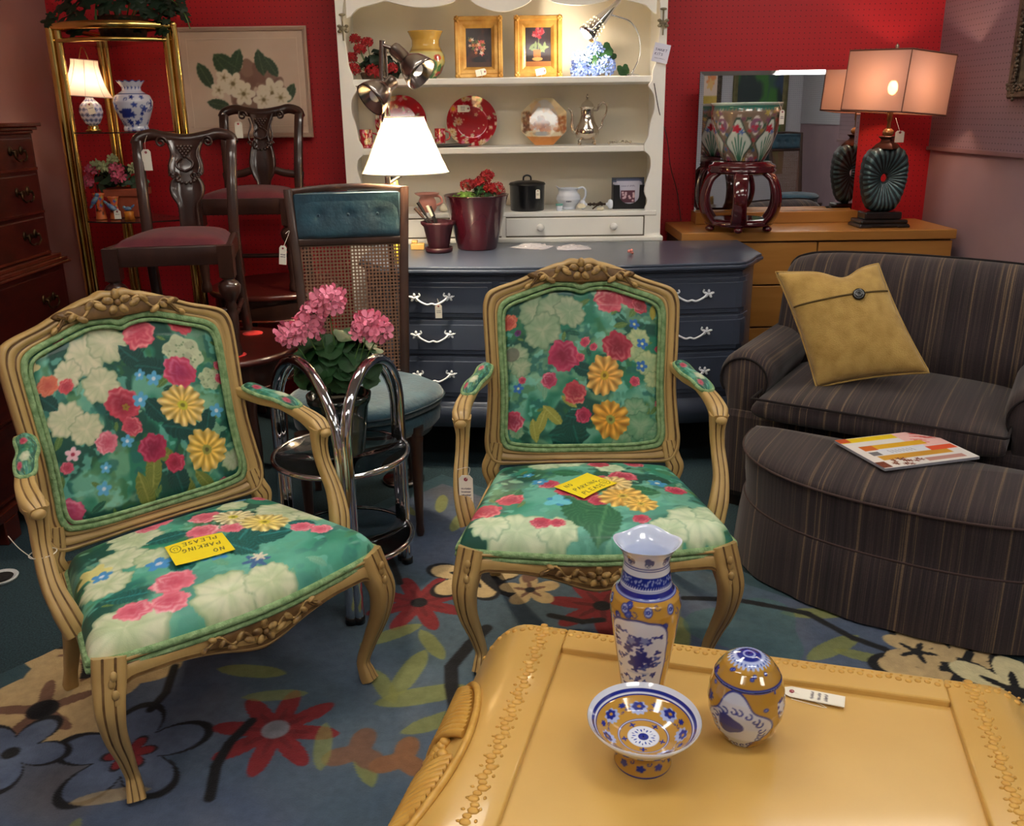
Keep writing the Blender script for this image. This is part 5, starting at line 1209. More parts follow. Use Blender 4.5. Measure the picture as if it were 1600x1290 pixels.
def floret_mesh(n=5, cup=.35):
    vs = []; fs = []
    for k in range(n):
        a = 2*PI*k/n; o = len(vs); ca, sa = math.cos(a), math.sin(a)
        for (x, y, z) in ((.05, 0, 0), (.45, .28, cup*.35), (.45, -.28, cup*.35), (.85, .30, cup*.8), (.85, -.30, cup*.8), (1.0, 0, cup*.9), (.5, 0, cup*.2)):
            vs.append((x*ca-y*sa, x*sa+y*ca, z+.03*k))
        fs += [(o, o+2, o+6), (o, o+6, o+1), (o+1, o+6, o+5, o+3), (o+2, o+4, o+5, o+6)]
    me = bpy.data.meshes.new('floret'); me.from_pydata(vs, [], fs); me.polygons.foreach_set('use_smooth', [True]*len(fs)); return me
FLM = {}
def umbel(parent, p, base, r, m, n=16, fs=.014, rnd=random, flat=.75, name='flower_head', cnt=5):
    key = (m.name, cnt)
    if key not in FLM: FLM[key] = floret_mesh(cnt); FLM[key].materials.append(m)
    p = Vector(p); mb = MB(); mid = (p+Vector(base))/2+Vector((rnd.uniform(-.01, .01), 0, .01))
    mb.tube(crom([base, mid, p-Vector((0, 0, r*.4))], 5), .0018, 5)
    ds = []
    for i in range(n):
        z = 1-1.7*(i+.5)/n; a = i*2.4; q = math.sqrt(max(0, 1-z*z)); d = Vector((q*math.cos(a), q*math.sin(a), z*flat)); ds.append(d)
        mb.tube([p-Vector((0, 0, r*.4)), p+d*r*.8], .0009, 4, caps=False)
    h = mb.obj(name, m_stem, parent)
    for d in ds:
        o = bpy.data.objects.new('floret', FLM[key]); COL.objects.link(o); o.parent = h; o.location = p+d*r*rnd.uniform(.85, 1.05); s = fs*rnd.uniform(.85, 1.2); o.scale = (s, s, s)
        o.rotation_mode = 'QUATERNION'; o.rotation_quaternion = d.to_track_quat('Z', 'Y') @ Euler((rnd.uniform(-.3, .3), rnd.uniform(-.3, .3), rnd.random()*6)).to_quaternion()
    return h
def leaves(parent, c, rx, ry, rz, n, size, m, seed=1, kind='ger', up=.6):
    rn = random.Random(seed)
    for i in range(n):
        z = rn.uniform(-.5, 1); a = rn.random()*6.28; q = math.sqrt(max(.02, 1-z*z))
        d = Vector((q*math.cos(a), q*math.sin(a), z)); p = Vector(c)+Vector((d.x*rx, d.y*ry, d.z*rz))*rn.uniform(.6, 1.0)
        leaf(parent, p, size*rn.uniform(.7, 1.2), Vector((d.x, d.y-.25, d.z+up)), m, kind, rn)

# ------------------------------------------------------------------ on the blue dresser
m_maroon = mat('maroon_glaze', (58, 12, 24), (70, 16, 28), 4, .16, coat=.6)
m_plum = mat('plum_terracotta', (56, 18, 28), (42, 13, 22), 30, .45)
b = G(745, 392, DZ); b.y += .075
pp = T('maroon_planter', 'tall glossy maroon planter of red geraniums on the blue-grey dresser', 'planter', b)
MB().lathe([(0, 0), (.082, 0), (.088, .006), (.140, .232), (.143, .238), (.138, .238), (.130, .222), (.0, .222)], 48).obj('pot', m_maroon, pp)
MB().lathe([(0, .221), (.121, .2235)], 32, caps=False).obj('soil', mat('moss', (90, 110, 50), (60, 80, 40), 40, .9), pp)
leaves(pp, (-.045, -.03, .235), .06, .06, .02, 34, .016, m_leafy, 5, 'long')
leaves(pp, (.04, -.01, .245), .05, .05, .04, 20, .022, m_leaf, 6)
rn = random.Random(3)
for (x, y, z, r) in ((-.035, -.03, .280, .030), (.035, -.01, .300, .030), (.005, -.02, .285, .022), (.092, -.03, .262, .034), (.062, -.05, .268, .022), (.05, .02, .318, .026)): umbel(pp, (x, y, z), (x*.5, y*.5, .22), r, m_redp, 26, .011, rn)
b = G(685, 396, DZ); b.y += .045
sp_ = T('scalloped_pot', 'small plum scalloped pot with saucer, holding tools, left of the maroon planter', 'pot', b)
MB().lathe([(0, .0), (.050, 0), (.058, .004), (.062, .022), (.057, .022), (.053, .010), (0, .010)], 40).obj('saucer', m_plum, sp_)
MB().lathe([(0, .011), (.040, .011), (.044, .02), (.064, .112), (.073, .122), (.074, .134), (.066, .133), (.056, .108), (0, .10)], 56, wob=lambda a, j: 1+(.035*math.cos(14*a) if j in (4, 5, 6) else 0)).obj('pot', m_plum, sp_)
m_dkm = mat('dark_steel', (60, 56, 56), rough=.35, metal=.8); m_whh = mat('pale_handle', (210, 200, 180), rough=.5)
for i, (x0, z1, x1, m) in enumerate(((-.02, .215, -.085, m_dkm), (-.005, .20, -.045, m_whh), (-.03, .19, -.10, mat('brown_handle', (70, 44, 34), rough=.5)), (.0, .195, -.035, m_dkm))):
    tl = T('garden_tool', ['dark steel hand tool leaning in the scalloped pot', 'pale handled tool leaning in the scalloped pot', 'brown handled tool leaning far left in the scalloped pot', 'thin dark tool at the right in the scalloped pot'][i], 'tool', b, group='tools in the scalloped pot')
    MB().tube([(x0, .0+.008*i, .108), ((x0+x1)/2, .008*i, (.108+z1)/2)], .004, 8).obj('shaft', m_dkm, tl); MB().tube([((x0+x1)/2, .008*i, (.108+z1)/2), (x1, .008*i, z1)], [.006, .0075], 8).obj('handle', m, tl)
m_bag = mat('clear_plastic_bag', (224, 222, 230), rough=.15, trans=.5, ior=1.2); m_wht = mat('white_stuff', (226, 220, 222), (190, 170, 180), 30, .8)
for i, (u, v, w_, h_, a, lb) in enumerate(((832, 386, .17, .13, -.5, 'crumpled clear bag of pale craft pieces on the dresser, behind the chair crest'), (896, 388, .15, .12, .05, 'clear bag of white beads on the dresser, right of the other bag'))):
    q = G(u, v, DZ); t = T('plastic_bag', lb, 'bag', q, a, 'bags on the dresser')
    rn = random.Random(i); n = 14; top = []
    for j in range(n):
        for k in range(n): top.append(((k/(n-1)-.5)*w_, (j/(n-1)-.5)*h_, .0015+.016*math.sin(PI*k/(n-1))*math.sin(PI*j/(n-1))*rn.uniform(.5, 1.3)))
    f = [(j*n+k, j*n+k+1, (j+1)*n+k+1, (j+1)*n+k) for j in range(n-1) for k in range(n-1)]
    MB().add(top, f, 0, False).add([(x, y, .001) for x, y, z in top], [q_[::-1] for q_ in f]).obj('film', m_bag, t)
    mb = MB()
    for k in range(40): mb.ell((rn.gauss(0, .022), rn.gauss(0, .016), .006), (.006, .004, .004), 6, 4)
    mb.obj('beads', m_wht, t, kind='stuff')
q = G(985, 397, DZ); t = T('trinket', 'tiny pink glass trinket on the right of the dresser top', 'ornament', q); mb = MB()
for k in range(5): mb.ell((.008*math.cos(k*1.3), .006*math.sin(k*1.3), .006+.003*k), (.006, .005, .006), 8, 6)
mb.obj('bead_cluster', mat('pink_glass', (240, 150, 140), rough=.15, coat=.6), t)
q = G(652, 391, DZ); o = MB().box(-.03, .03, -.02, .02, 0, .028).box(-.026, .0, -.016, .016, .028, .042).obj('wooden_block', mat('pale_yellow_wood', (200, 164, 96), (184, 144, 80), 12, .5), label='small pale yellow wooden block left of the scalloped pot', cat='block', loc=q+Vector((0, .03, 0)), bevel=.004)

# ------------------------------------------------------------------ hutch: bottom shelf
BY = 4.33
m_blk = mat('black_enamel', (12, 12, 14), (18, 18, 20), 20, .3, coat=.4)
b = P(824, 328, BY-.02); b.z = ZB
t = T('black_pot', 'tall black lidded enamel pot with a tag on the bottom hutch shelf', 'pot', b)
MB().lathe([(0, 0), (.078, 0), (.080, .004), (.083, .118), (.088, .122), (.083, .124), (0, .124)], 40).obj('body', m_blk, t)
MB().lathe([(.086, .1245), (.082, .130), (.05, .137), (.02, .140), (0, .140)], 40).obj('lid', m_blk, t); MB().tube(crom([(-.018, 0, .139), (-.016, 0, .156), (0, 0, .163), (.016, 0, .156), (.018, 0, .139)], 4), .004, 8).obj('lid_handle', m_blk, t)
tag_('small white tag on the front of the black enamel pot', b+Vector((.048, -.085, .098)), (0, 0, 0), .020, .042, None, 2, seed=9)
b = P(888, 326, BY); b.z = ZB
c = Canvas(160, 100, (214, 220, 232)); c.mixnoise((204, 210, 224), 4, .5, .3, 2, .5)
for k in (-1, 1): c.scroll(.74+k*.02, .44, .02, (60, 64, 84), .008, .9, 0 if k < 0 else PI, k)
c.shape(.74, .44, .012, None, (60, 64, 84))
t = T('pitcher', 'small white ironstone pitcher on the bottom hutch shelf, right of the black pot', 'pitcher', b)
def pw(r, z, th, v):
    k = np.clip((z-.075)/.025, 0, 1); s = np.exp(-((np.mod(th-PI+PI, 2*PI)-PI)/.35)**2); return r*(1+.28*k*s), z+.012*k*s
lathe_paint('body', [(.0, 0), (.034, 0), (.036, .006), (.034, .012), (.050, .03), (.060, .048), (.056, .066), (.045, .080), (.043, .088), (.048, .100), (.046, .100), (.040, .088), (.03, .06), (0, .05)], c, cmat('ironstone', .15, .7), 120, 80, pw, a0=0, parent=t)
MB().tube(crom([(.045, 0, .095), (.068, 0, .102), (.082, 0, .085), (.080, 0, .055), (.062, 0, .035), (.056, 0, .035)], 5), [.005]*26, 8).obj('handle', m_porw, t)
b = P(874, 326, BY-.07); b.z = ZB
t = T('salve_jar', 'tiny white plastic jar with a teal lid before the pitcher', 'jar', b); MB().lathe([(0, 0), (.013, 0), (.0155, .024), (0, .024)], 20).obj('jar', m_porw, t); MB().lathe([(.017, .0245), (.0172, .033), (0, .034)], 20).obj('lid', mat('teal_lid', (110, 168, 158), rough=.5), t)
b = P(932, 322, BY-.04); b.z = ZB
t = T('doorknob_set', 'old white porcelain door knob set on an iron spindle, bottom hutch shelf', 'door knob', b)
for s, m in ((-1, m_porw), (1, m_porw)):
    MB().lathe([(.006, 0), (.008, .008), (.019, .012), (.024, .022), (.019, .032), (0, .035)], 24, M=Matrix.Translation((s*.044, 0, .025))@Matrix.Rotation(s*PI/2, 4, 'Y')).obj('knob', m, t)
mb = MB().tube([(-.044, 0, .025), (.044, 0, .025)], .005, 8)
for x in (-.03, -.012, .008, .026): mb.ell((x, 0, .025), (.005, .009, .009), 8, 6)
mb.tube(crom([(-.02, -.01, .004), (0, -.012, .02), (.016, -.01, .036), (.02, -.012, .03)], 4), .004, 6); mb.obj('spindle', mat('rusty_iron', (60, 46, 38), rough=.6, metal=.5), t)
b = P(908, 324, BY-.07); b.z = ZB; t = T('seashell', 'small cream shell left of the door knob set', 'shell', b); mb = MB()
for k in range(9): a = -1.2+.3*k; mb.ell((.012*math.sin(a), -.002, .012+.010*math.cos(a)), (.004, .005, .014), 8, 6, M=Matrix.Rotation(a, 3, 'Y'))
mb.obj('ribs', mat('cream_shell', (228, 220, 196), rough=.4), t)
b = P(938, 325, BY-.09); b.z = ZB; t = T('seashell', 'small cream rosette shell before the door knob set', 'shell', b); mb = MB()
for k in range(8): a = .8*k; mb.ell((.010*math.cos(a), .006*math.sin(a), .009), (.008, .006, .008), 8, 6)
mb.obj('rosette', mat('cream_shell', (228, 220, 196)), t)
b = P(982, 324, BY); b.z = ZB
t = T('card_holder', 'black card holder with a U-shaped cutout filled with folded cards', 'card holder', b); 
hw, hh = .078, .112
cut = [(-.048, hh), (-.046, .06)]+[(.046*-math.cos(a), .06-.036*math.sin(a)) for a in np.linspace(0, PI, 12)]+[(.048, hh)]
m_bk2 = mat('black_wood', (24, 24, 28), rough=.4)
MB().prism([(-hw, 0)]+[(-hw, hh)]+cut+[(hw, hh), (hw, 0)], 'y', -.03, -.022).obj('front', m_bk2, t, fix=True)
MB().box(-hw, -hw+.008, -.022, .04, 0, hh).box(hw-.008, hw, -.022, .04, 0, hh).box(-hw, hw, -.022, .04, 0, .008).obj('box', m_bk2, t)
MB().box(-hw, hw, .04, .047, 0, hh+.03).obj('back_board', mat('slate_card', (70, 76, 90), rough=.6), t)
for k, (x, y, cc) in enumerate(((-.006, -.012, 0), (.004, 0, 1), (-.02, .012, 1), (.012, .024, 1))):
    c = Canvas(60, 80, (206, 204, 224)); c.rect(.2, .42, .8, .86, (96, 50, 70)); 
    for j in range(16): c.shape(.25+.5*rn.random(), .48+.3*rn.random(), .05, None, (222, 190, 200))
    c.rect(0, 0, 1, .08, (90, 96, 130)); scribble(c, .2, .8, .25, .05, .02, (150, 148, 180))
    cdd = T('greeting_card', ['folded greeting card with a rose photo at the front of the black holder', 'pale card just behind the rose card in the black holder', 'third card from the front in the black holder, poking out left', 'rearmost pale card in the black holder'][k], 'card', b+Vector((x, y, .009)), group='cards in the holder')
    panel('printed_face', (-.055, 0, 0), (.055, 0, 0), (-.055, .002, .13-.004*k), c, cmat('card_face', .5), 50, 60, parent=cdd); MB().box(-.055, .055, .0045, .0055, 0, .128-.004*k).obj('card_back', m_wht, cdd)
b = P(668, 326, BY-.03); b.z = ZB
t = T('pink_pitcher', 'pink pottery jug with a wide rim on the bottom hutch shelf, left', 'jug', b); m_pk = mat('pink_pottery', (214, 150, 136), (200, 132, 120), 12, .4, coat=.3)
MB().lathe([(0, 0), (.034, 0), (.045, .02), (.042, .05), (.032, .07), (.055, .082), (.060, .088), (.05, .088), (.028, .07), (0, .05)], 36).obj('body', m_pk, t); MB().tube(crom([(.03, 0, .075), (.06, 0, .07), (.07, 0, .045), (.045, 0, .03)], 4), .006, 8).obj('handle', m_pk, t)
b = P(693, 326, BY-.04); b.z = ZB; t = T('seashell', 'pale spiral shell right of the pink jug', 'shell', b); MB().lathe([(0, 0), (.02, .004), (.022, .014), (.016, .024), (.012, .03), (.006, .036), (0, .038)], 16, wob=lambda a, j: 1+.12*math.sin(3*a+j)).obj('whorl', mat('cream_shell', (228, 220, 196)), t)

# ------------------------------------------------------------------ hutch: middle shelf
m_plate = cmat('glazed_plate', .15, .7)
def red_print(w_, h_, seed, rim=True):
    c = Canvas(w_, h_, (168, 18, 34)); q = np.random.RandomState(seed)
    for i in range(44):
        x, y = q.rand(), q.rand(); k = q.randint(4)
        if k == 0: c.daisy(x, y, .055+.03*q.rand(), 8, (236, 200, 150), (246, 226, 190), (220, 150, 40))
        elif k == 1: c.small(x, y, .04, (240, 210, 190), (220, 160, 60))
        elif k == 2: c.shape(x, y, .045, lambda t: .8+.2*np.sin(5*t), (220, 120, 150))
        else: c.leaf(x, y, .05, q.rand()*6, (190, 190, 150), (220, 214, 180))
    for i in range(30): x, y = q.rand(), q.rand(); c.shape(x, y, .012, None, (244, 224, 190))
    return c
def plate(name, label, c3, rad, tilt, cv, yaw=0, square=False):
    t = T(name, label, 'plate', c3, (tilt, 0, yaw))
    n, k = 96, 40; pos = np.zeros((k, n, 3)); uu = np.zeros((k, n)); vv = np.zeros((k, n))
    for j in range(k):
        for i in range(n):
            a = 2*PI*i/n; rr = j/(k-1)
            e = 1.0
            if square: m_ = max(abs(math.cos(a)), abs(math.sin(a))); m2 = (abs(math.cos(a))+abs(math.sin(a)))/1.40; e = 1/max(m_, m2)*.93
            x, z = rad*rr*e*math.cos(a), rad*rr*e*math.sin(a); d = -.016*min(1, max(0, (rr-.60)/.2))**2*1 if False else (.004 if rr < .62 else .004-.018*((rr-.62)/.38))
            pos[j, i] = (x, d, z+rad*.93*(1 if not square else .97)); uu[j, i] = .5+.5*x/rad*.98/(1.08 if square else 1); vv[j, i] = .5+.5*z/rad*.98/(1.08 if square else 1)
    pobj('face', gridmesh('face', pos, cv, wrapu=True, uv=(uu, vv), flip=True), m_plate, parent=t)
    bk_ = pos.copy(); bk_[..., 1] += .004
    o = pobj('underside', gridmesh('underside', bk_, Canvas(4, 4, (230, 222, 206)), wrapu=True), m_plate, parent=t)
    return t
c = red_print(130, 130, 4); c.shape(.40, .42, .26, None, (150, 14, 30), .25); c.shape(.14, .25, .085, lambda t: .85+.15*np.cos(8*t), (226, 110, 110)); c.shape(.14, .25, .04, None, (220, 160, 40))
b = P(738, 229, 4.46); b.z = ZM+.001; plate('red_floral_plate', 'large red plate with flowers and a tag, leaning on the middle hutch shelf', b, .122, R(-14), c)
tag_('pale tag stuck across the large red floral plate', b+Vector((-.012, -.085+.03, .172)), (R(-16), R(90), 0), .032, .060, None, 3, seed=12)
c = red_print(130, 130, 9); b = P(628, 232, 4.48); b.z = ZM+.001; plate('red_floral_plate', 'red floral plate leaning behind the floor lamp shade on the middle hutch shelf', b, .125, R(-10), c)
for i, (u, v, w_, h_, y_, lb) in enumerate(((573, 234, .062, .085, 4.36, 'red floral mug at the far left of the middle hutch shelf'), (688, 222, .052, .070, 4.40, 'red floral mug between the lamp shade and the large red plate'), (603, 232, .055, .14, 4.44, 'tall red floral canister on the middle hutch shelf, behind the floor lamp'))):
    b = P(u, v, y_); b.z = ZM+(.015 if i == 1 else 0); t = T(['mug', 'mug', 'canister'][i], lb, ['mug', 'mug', 'canister'][i], b)
    lathe_paint('body', [(0, 0), (w_*.48, 0), (w_*.5, .004), (w_*.5, h_), (w_*.46, h_), (w_*.45, .01), (0, .008)], red_print(140, 70, 20+i), m_plate, 64, 60, parent=t)
    if i < 2: MB().tube(crom([(w_*.5, 0, h_*.8), (w_*.85, 0, h_*.7), (w_*.85, 0, h_*.35), (w_*.5, 0, h_*.2)], 4), .004, 6).obj('handle', mat('red_glaze', (168, 24, 40), rough=.2, coat=.6), t)
b = P(705, 232, 4.37); b.z = ZM; t = T('dark_tray', 'flat dark rimmed tray lying under the mug on the middle hutch shelf', 'tray', b)
MB().lathe([(0, .0), (.075, 0), (.095, .009), (.097, .012), (.093, .012), (.073, .005), (0, .005)], 40).obj('dish', mat('dark_pewter', (96, 90, 88), rough=.35, metal=.4), t)
c = Canvas(120, 120, (222, 206, 170)); c.mixnoise((232, 220, 190), 4, .5, .2, 3)
c.shape(.5, .40, .30, lambda t: .9+.1*np.sin(3*t), (208, 206, 206)); q = np.random.RandomState(3)
for i in range(60): c.shape(.12+.14*q.rand(), .32+.36*q.rand(), .03, lambda t: .8+.2*np.sin(5*t), (96+q.randint(40), 74, 56), .8)
for i in range(40): c.shape(.74+.16*q.rand(), .40+.30*q.rand(), .028, lambda t: .8+.2*np.sin(5*t), (150+q.randint(30), 100, 64), .8)
c.shape(.46, .52, .15, lambda t: .8+.2*np.cos(4*t), (150, 84, 54)); c.shape(.42, .44, .06, lambda t: .8+.2*np.cos(3*t), (120, 66, 46))
for i in range(30): c.shape(.25+.5*q.rand(), .52+.14*q.rand(), .035, lambda t: .8+.2*np.sin(5*t), (186, 120, 80), .8)
c.shape(.45, .70, .16, None, (150, 150, 150), .8, asp=.25); c.rect(0, .76, 1, 1, (206, 134, 72)); c.mixnoise((222, 158, 100), 10, .62, .1, 5, .4)
b = P(850, 227, 4.45); b.z = ZM+.001; plate('octagonal_plate', 'octagonal plate printed with a tan country scene, between red plate and teapot', b, .118, R(-10), c, square=True)
# teapot
m_sil = mat('old_silver', (222, 214, 200), (196, 176, 156), 8, .14, metal=1)
b = P(917, 222, 4.40); b.z = ZM; t = T('silver_coffee_pot', 'tall silver coffee pot with scrolled handle on the middle hutch shelf', 'coffee pot', b)
MB().lathe([(0, .020), (.030, .022), (.050, .035), (.058, .055), (.054, .078), (.038, .105), (.030, .135), (.031, .160), (.034, .168), (.040, .172), (.030, .174), (.028, .185), (.018, .196), (.008, .203), (.006, .208), (0, .209)], 40).obj('body', m_sil, t)
MB().ell((0, 0, .218), (.007, .007, .008), 12, 8).ell((0, 0, .228), (.003, .003, .005), 8, 6).obj('finial', m_sil, t)
MB().tube(crom([(-.048, 0, .055), (-.066, 0, .065), (-.072, 0, .10), (-.070, 0, .135), (-.082, 0, .162), (-.092, 0, .166)], 5), lerplist([(.010,), (.009,), (.007,), (.006,), (.006,), (.004,)], 5) and [x[0] for x in lerplist([(.010,), (.009,), (.007,), (.006,), (.006,), (.004,)], 5)], 10).obj('spout', m_sil, t)
MB().tube(crom([(.032, 0, .155), (.048, 0, .158), (.056, 0, .180), (.075, 0, .192), (.092, 0, .178), (.090, 0, .145), (.074, 0, .110), (.070, 0, .085), (.052, 0, .068)], 5), .004, 8).ell((.058, 0, .182), (.008, .005, .006)).ell((.070, 0, .09), (.007, .005, .007)).obj('handle', m_sil, t)
for k in range(4):
    a = PI/4+k*PI/2; MB().tube(crom([(.035*math.cos(a), .035*math.sin(a), .03), (.052*math.cos(a), .052*math.sin(a), .018), (.046*math.cos(a), .046*math.sin(a), .006), (.054*math.cos(a), .054*math.sin(a), .002)], 4), .005, 8).obj('foot', m_sil, t)
b = P(968, 221, 4.38); b.z = ZM; mb = MB(); rn = random.Random(8)
pts = [b+Vector((-.05+.11*k/20, .012*math.sin(k*1.3), .006+.008*abs(math.sin(k*.9)))) for k in range(21)]
mb.tube(crom(pts, 3), .0018, 5); 
for p_ in pts[::3]: mb.ell(p_, (.006, .005, .006), 8, 6)
mb.obj('beaded_chain', m_sil, label='loose silver beaded chain lying right of the silver coffee pot', cat='chain')

# ------------------------------------------------------------------ hutch: top shelf
m_gold = mat('gilt_frame', (216, 170, 92), (180, 128, 56), 14, .32, metal=.35, bump=.3, bscale=90)
def oilp(kind):
    c = Canvas(60, 84, (40, 26, 28)); q = np.random.RandomState(4)
    if kind == 0:
        c.mixnoise((78, 36, 26), 3, .55, .2, 2)
        for i in range(26): c.shape(.42+.34*(q.rand()-.5)*2*.8, .26+.46*q.rand(), .06+.04*q.rand(), lambda t: .7+.3*np.sin(5*t), [(214, 180, 150), (206, 90, 90), (200, 120, 70), (90, 100, 50), (226, 210, 190)][q.randint(5)])
        c.shape(.5, .80, .22, None, (24, 22, 26), asp=.5); c.rect(0, .88, 1, 1, (70, 44, 36))
    else:
        c.mixnoise((66, 60, 84), 2, .5, .3, 3, .5); c.line([(.52, .25), (.50, .6)], .03, (140, 150, 110))
        for i in range(30): a, d = q.rand()*6.28, q.rand()**.5; c.shape(.52+.24*d*math.cos(a), .14+.12*d*math.sin(a), .06, lambda t: .7+.3*np.sin(5*t), [(196, 60, 76), (226, 110, 120), (176, 40, 60)][q.randint(3)])
        for k in range(8): c.leaf(.5+.25*math.cos(k), .50+.06*math.sin(k*2), .16, k*.8, (110, 130, 84), (150, 166, 120), .5)
        c.rect(.32, .58, .60, .76, (176, 104, 44)); c.shape(.46, .80, .20, None, (190, 140, 80), asp=.35); c.rect(0, .88, 1, 1, (150, 96, 50))
    return c
def picture(name, label, c3, W_, H_, fw, cvn, m, tilt=R(-6), pm=None, mat_w=0, cat='picture', rot=0, depth=.022, n=(60, 84)):
    t = T(name, label, cat, c3, (tilt, 0, rot))
    prof = [(0, 0), (0, depth*.7), (fw*.10, depth), (fw*.35, depth*.95), (fw*.45, depth*.6), (fw*.72, depth*.55), (fw*.85, depth*.4), (fw, depth*.2), (fw, 0)]
    mb = MB(); K = len(prof); vs = []
    for (sx, sz) in ((-1, 0), (1, 0), (1, 1), (-1, 1)):
        for (o_, d) in prof: vs.append((sx*(W_/2-o_), -d, (o_ if sz == 0 else H_-o_)))
    fs = [(c_*K+i, ((c_+1) % 4)*K+i, ((c_+1) % 4)*K+i+1, c_*K+i+1) for c_ in range(4) for i in range(K-1)]
    mb.add(vs, fs, 0, False); mb.obj('frame', m, t, fix=True)
    iw, ih = W_-2*fw, H_-2*fw
    if mat_w:
        MB().box(-iw/2, iw/2, -.003, 0, fw, H_-fw).obj('mount', pm, t)
    panel('painting', (-iw/2+mat_w, -.0045, fw+mat_w), (iw/2-mat_w, -.0045, fw+mat_w), (-iw/2+mat_w, -.0045, H_-fw-mat_w), cvn, cmat('oil_paint', .35, .3), n[0], n[1], parent=t)
    MB().box(-W_/2+.004, W_/2-.004, -.002, .004, .003, H_-.003).obj('backing', mat('brown_board', (96, 70, 48), rough=.9), t)
    return t
for i, (u0, u1, v1) in enumerate(((712, 786, 121), (804, 878, 119))):
    b0, b1 = P(u0, v1, 4.40), P(u1, v1, 4.40); W_ = b1.x-b0.x; cc = (b0+b1)/2; cc.z = ZT+.001
    t = picture('gilt_framed_painting', ['small gilt-framed still life of a bouquet on a dark ground, top hutch shelf', 'small gilt-framed painting of a red flower in a clay pot, top hutch shelf'][i], cc+Vector((0, -.01, 0)), W_, .275, .052, oilp(i), m_gold)
    for sx in (-1, 1):
        for zz in (.012, .262):
            mb = MB()
            for k in range(4): mb.ell((sx*(W_/2-.012-.006*math.cos(k*1.6)), -.022, zz+.007*math.sin(k*1.6)), (.008, .005, .008), 8, 5)
            mb.obj('corner_ornament', m_gold, t)
    tag_(['white tag on the lower edge of the gilt-framed bouquet painting', 'white tag on the lower edge of the gilt-framed red flower painting'][i], cc+Vector((.028, -.055, .030)), (R(-20), R(78), 0), .030, .052, [cc+Vector((.01, -.05, .0)), cc+Vector((.015, -.055, .01))], 1, seed=30+i)
# yellow relief vase
c = Canvas(150, 110, (200, 160, 74)); q = np.random.RandomState(6)
c.rect(0, .36, 1, 1, (196, 186, 120)); c.mixnoise((216, 190, 120), 6, .6, .1, 2, .6)
for i in range(40): c.leaf(q.rand(), .5+.4*q.rand(), .07, PI/2+q.randn()*.5, (50, 100, 60), (120, 160, 90))
for i in range(16): c.rose(q.rand(), .40+.35*q.rand(), .04, (176, 30, 30), (226, 90, 70), (110, 10, 14)); c.shape(q.rand(), .38+.3*q.rand(), .025, None, (230, 190, 60))
c.rect(0, .93, 1, 1, (110, 50, 30)); c.rect(0, .32, 1, .345, (150, 110, 50))
b = P(667, 121, 4.42); b.z = ZT; t = T('relief_vase', 'bulbous yellow vase with flower relief on the top hutch shelf, behind the floor lamp', 'vase', b)
lathe_paint('body', [(0, 0), (.045, 0), (.046, .008), (.070, .03), (.088, .075), (.086, .11), (.072, .135), (.064, .15), (.064, .175), (.078, .205), (.084, .214), (.076, .214), (.058, .18), (0, .15)], c, cmat('majolica_glaze', .18, .8, .3, 60), 110, 80, parent=t)
# red flowers in basket (left)
b = P(585, 122, 4.38); b.z = ZT; t = T('red_flower_arrangement', 'silk red flowers in a low basket, far left of the top hutch shelf', 'flowers', b)
MB().lathe([(0, 0), (.055, 0), (.065, .03), (.060, .034), (0, .03)], 28).obj('basket', mat('dark_basket', (60, 40, 26), (90, 64, 40), 60, .8, bump=.8, bscale=150), t)
leaves(t, (.03, 0, .065), .08, .05, .07, 34, .034, m_leafd, 11); rn = random.Random(5)
for (x, y, z, r) in ((-.09, -.03, .05, .030), (-.10, -.02, .10, .022), (-.055, -.03, .135, .024), (.0, -.05, .04, .030), (-.02, -.02, .165, .022), (-.075, -.03, .180, .018), (.09, -.04, .05, .022), (.02, -.05, .002+.03, .02)): umbel(t, (x, y, z), (x*.3, y*.3, .03), r, m_redp, 22, .013, rn)
# hydrangea (right)
b = P(937, 117, 4.40); b.z = ZT; t = T('blue_hydrangea', 'bunch of silk blue hydrangeas with green leaves under the chrome desk lamp', 'flowers', b)
rn = random.Random(9)
for (x, y, z, r) in ((-.085, -.03, .075, .045), (-.10, -.04, .030, .032), (.02, -.05, .045, .045), (-.02, .0, .12, .035), (-.035, -.04, .03, .026)): umbel(t, (x, y, z), (0, 0, .01), r, m_bluep, 40, .017, rn, .85, cnt=4)
for (x, y, z, s_, d) in ((.015, -.02, .115, .045, (.2, -1, .4)), (.045, -.01, .10, .035, (.5, -1, .3)), (.105, -.03, .03, .034, (.2, -1, .6)), (-.04, -.05, .07, .03, (0, -1, .2)), (-.03, .02, .08, .05, (-.2, -1, .3))): leaf(t, (x, y, z), s_, d, m_leaf, 'ger', rn)
# chrome desk lamp
m_chr = mat('chrome', (214, 214, 220), rough=.07, metal=1); m_brush = mat('brushed_steel', (150, 140, 134), rough=.24, metal=1)
b = P(982, 114, 4.42); b.z = ZT; LB_ = b
lp = T('chrome_desk_lamp', 'chrome gooseneck desk lamp with perforated cone shade on the top hutch shelf', 'lamp', b)
MB().lathe([(0, 0), (.055, 0), (.057, .006), (.05, .012), (.012, .018), (0, .019)], 36).obj('base', m_chr, lp)
gp = [P(*q)-b for q in ((990, 110, 4.42), (1000, 85, 4.40), (998, 55, 4.36), (985, 34, 4.33), (965, 26, 4.31), (950, 22, 4.30))]
MB().tube(crom([Vector((0, 0, .015))]+gp, 6), .0042, 8).obj('gooseneck', m_chr, lp)
hd0 = P(966, 2, 4.30)-b; hd1 = P(917, 55, 4.27)-b; ax = (hd1-hd0).normalized()
M_ = Matrix.Translation(hd0)@ax.to_track_quat('Z', 'Y').to_matrix().to_4x4(); Lh = (hd1-hd0).length
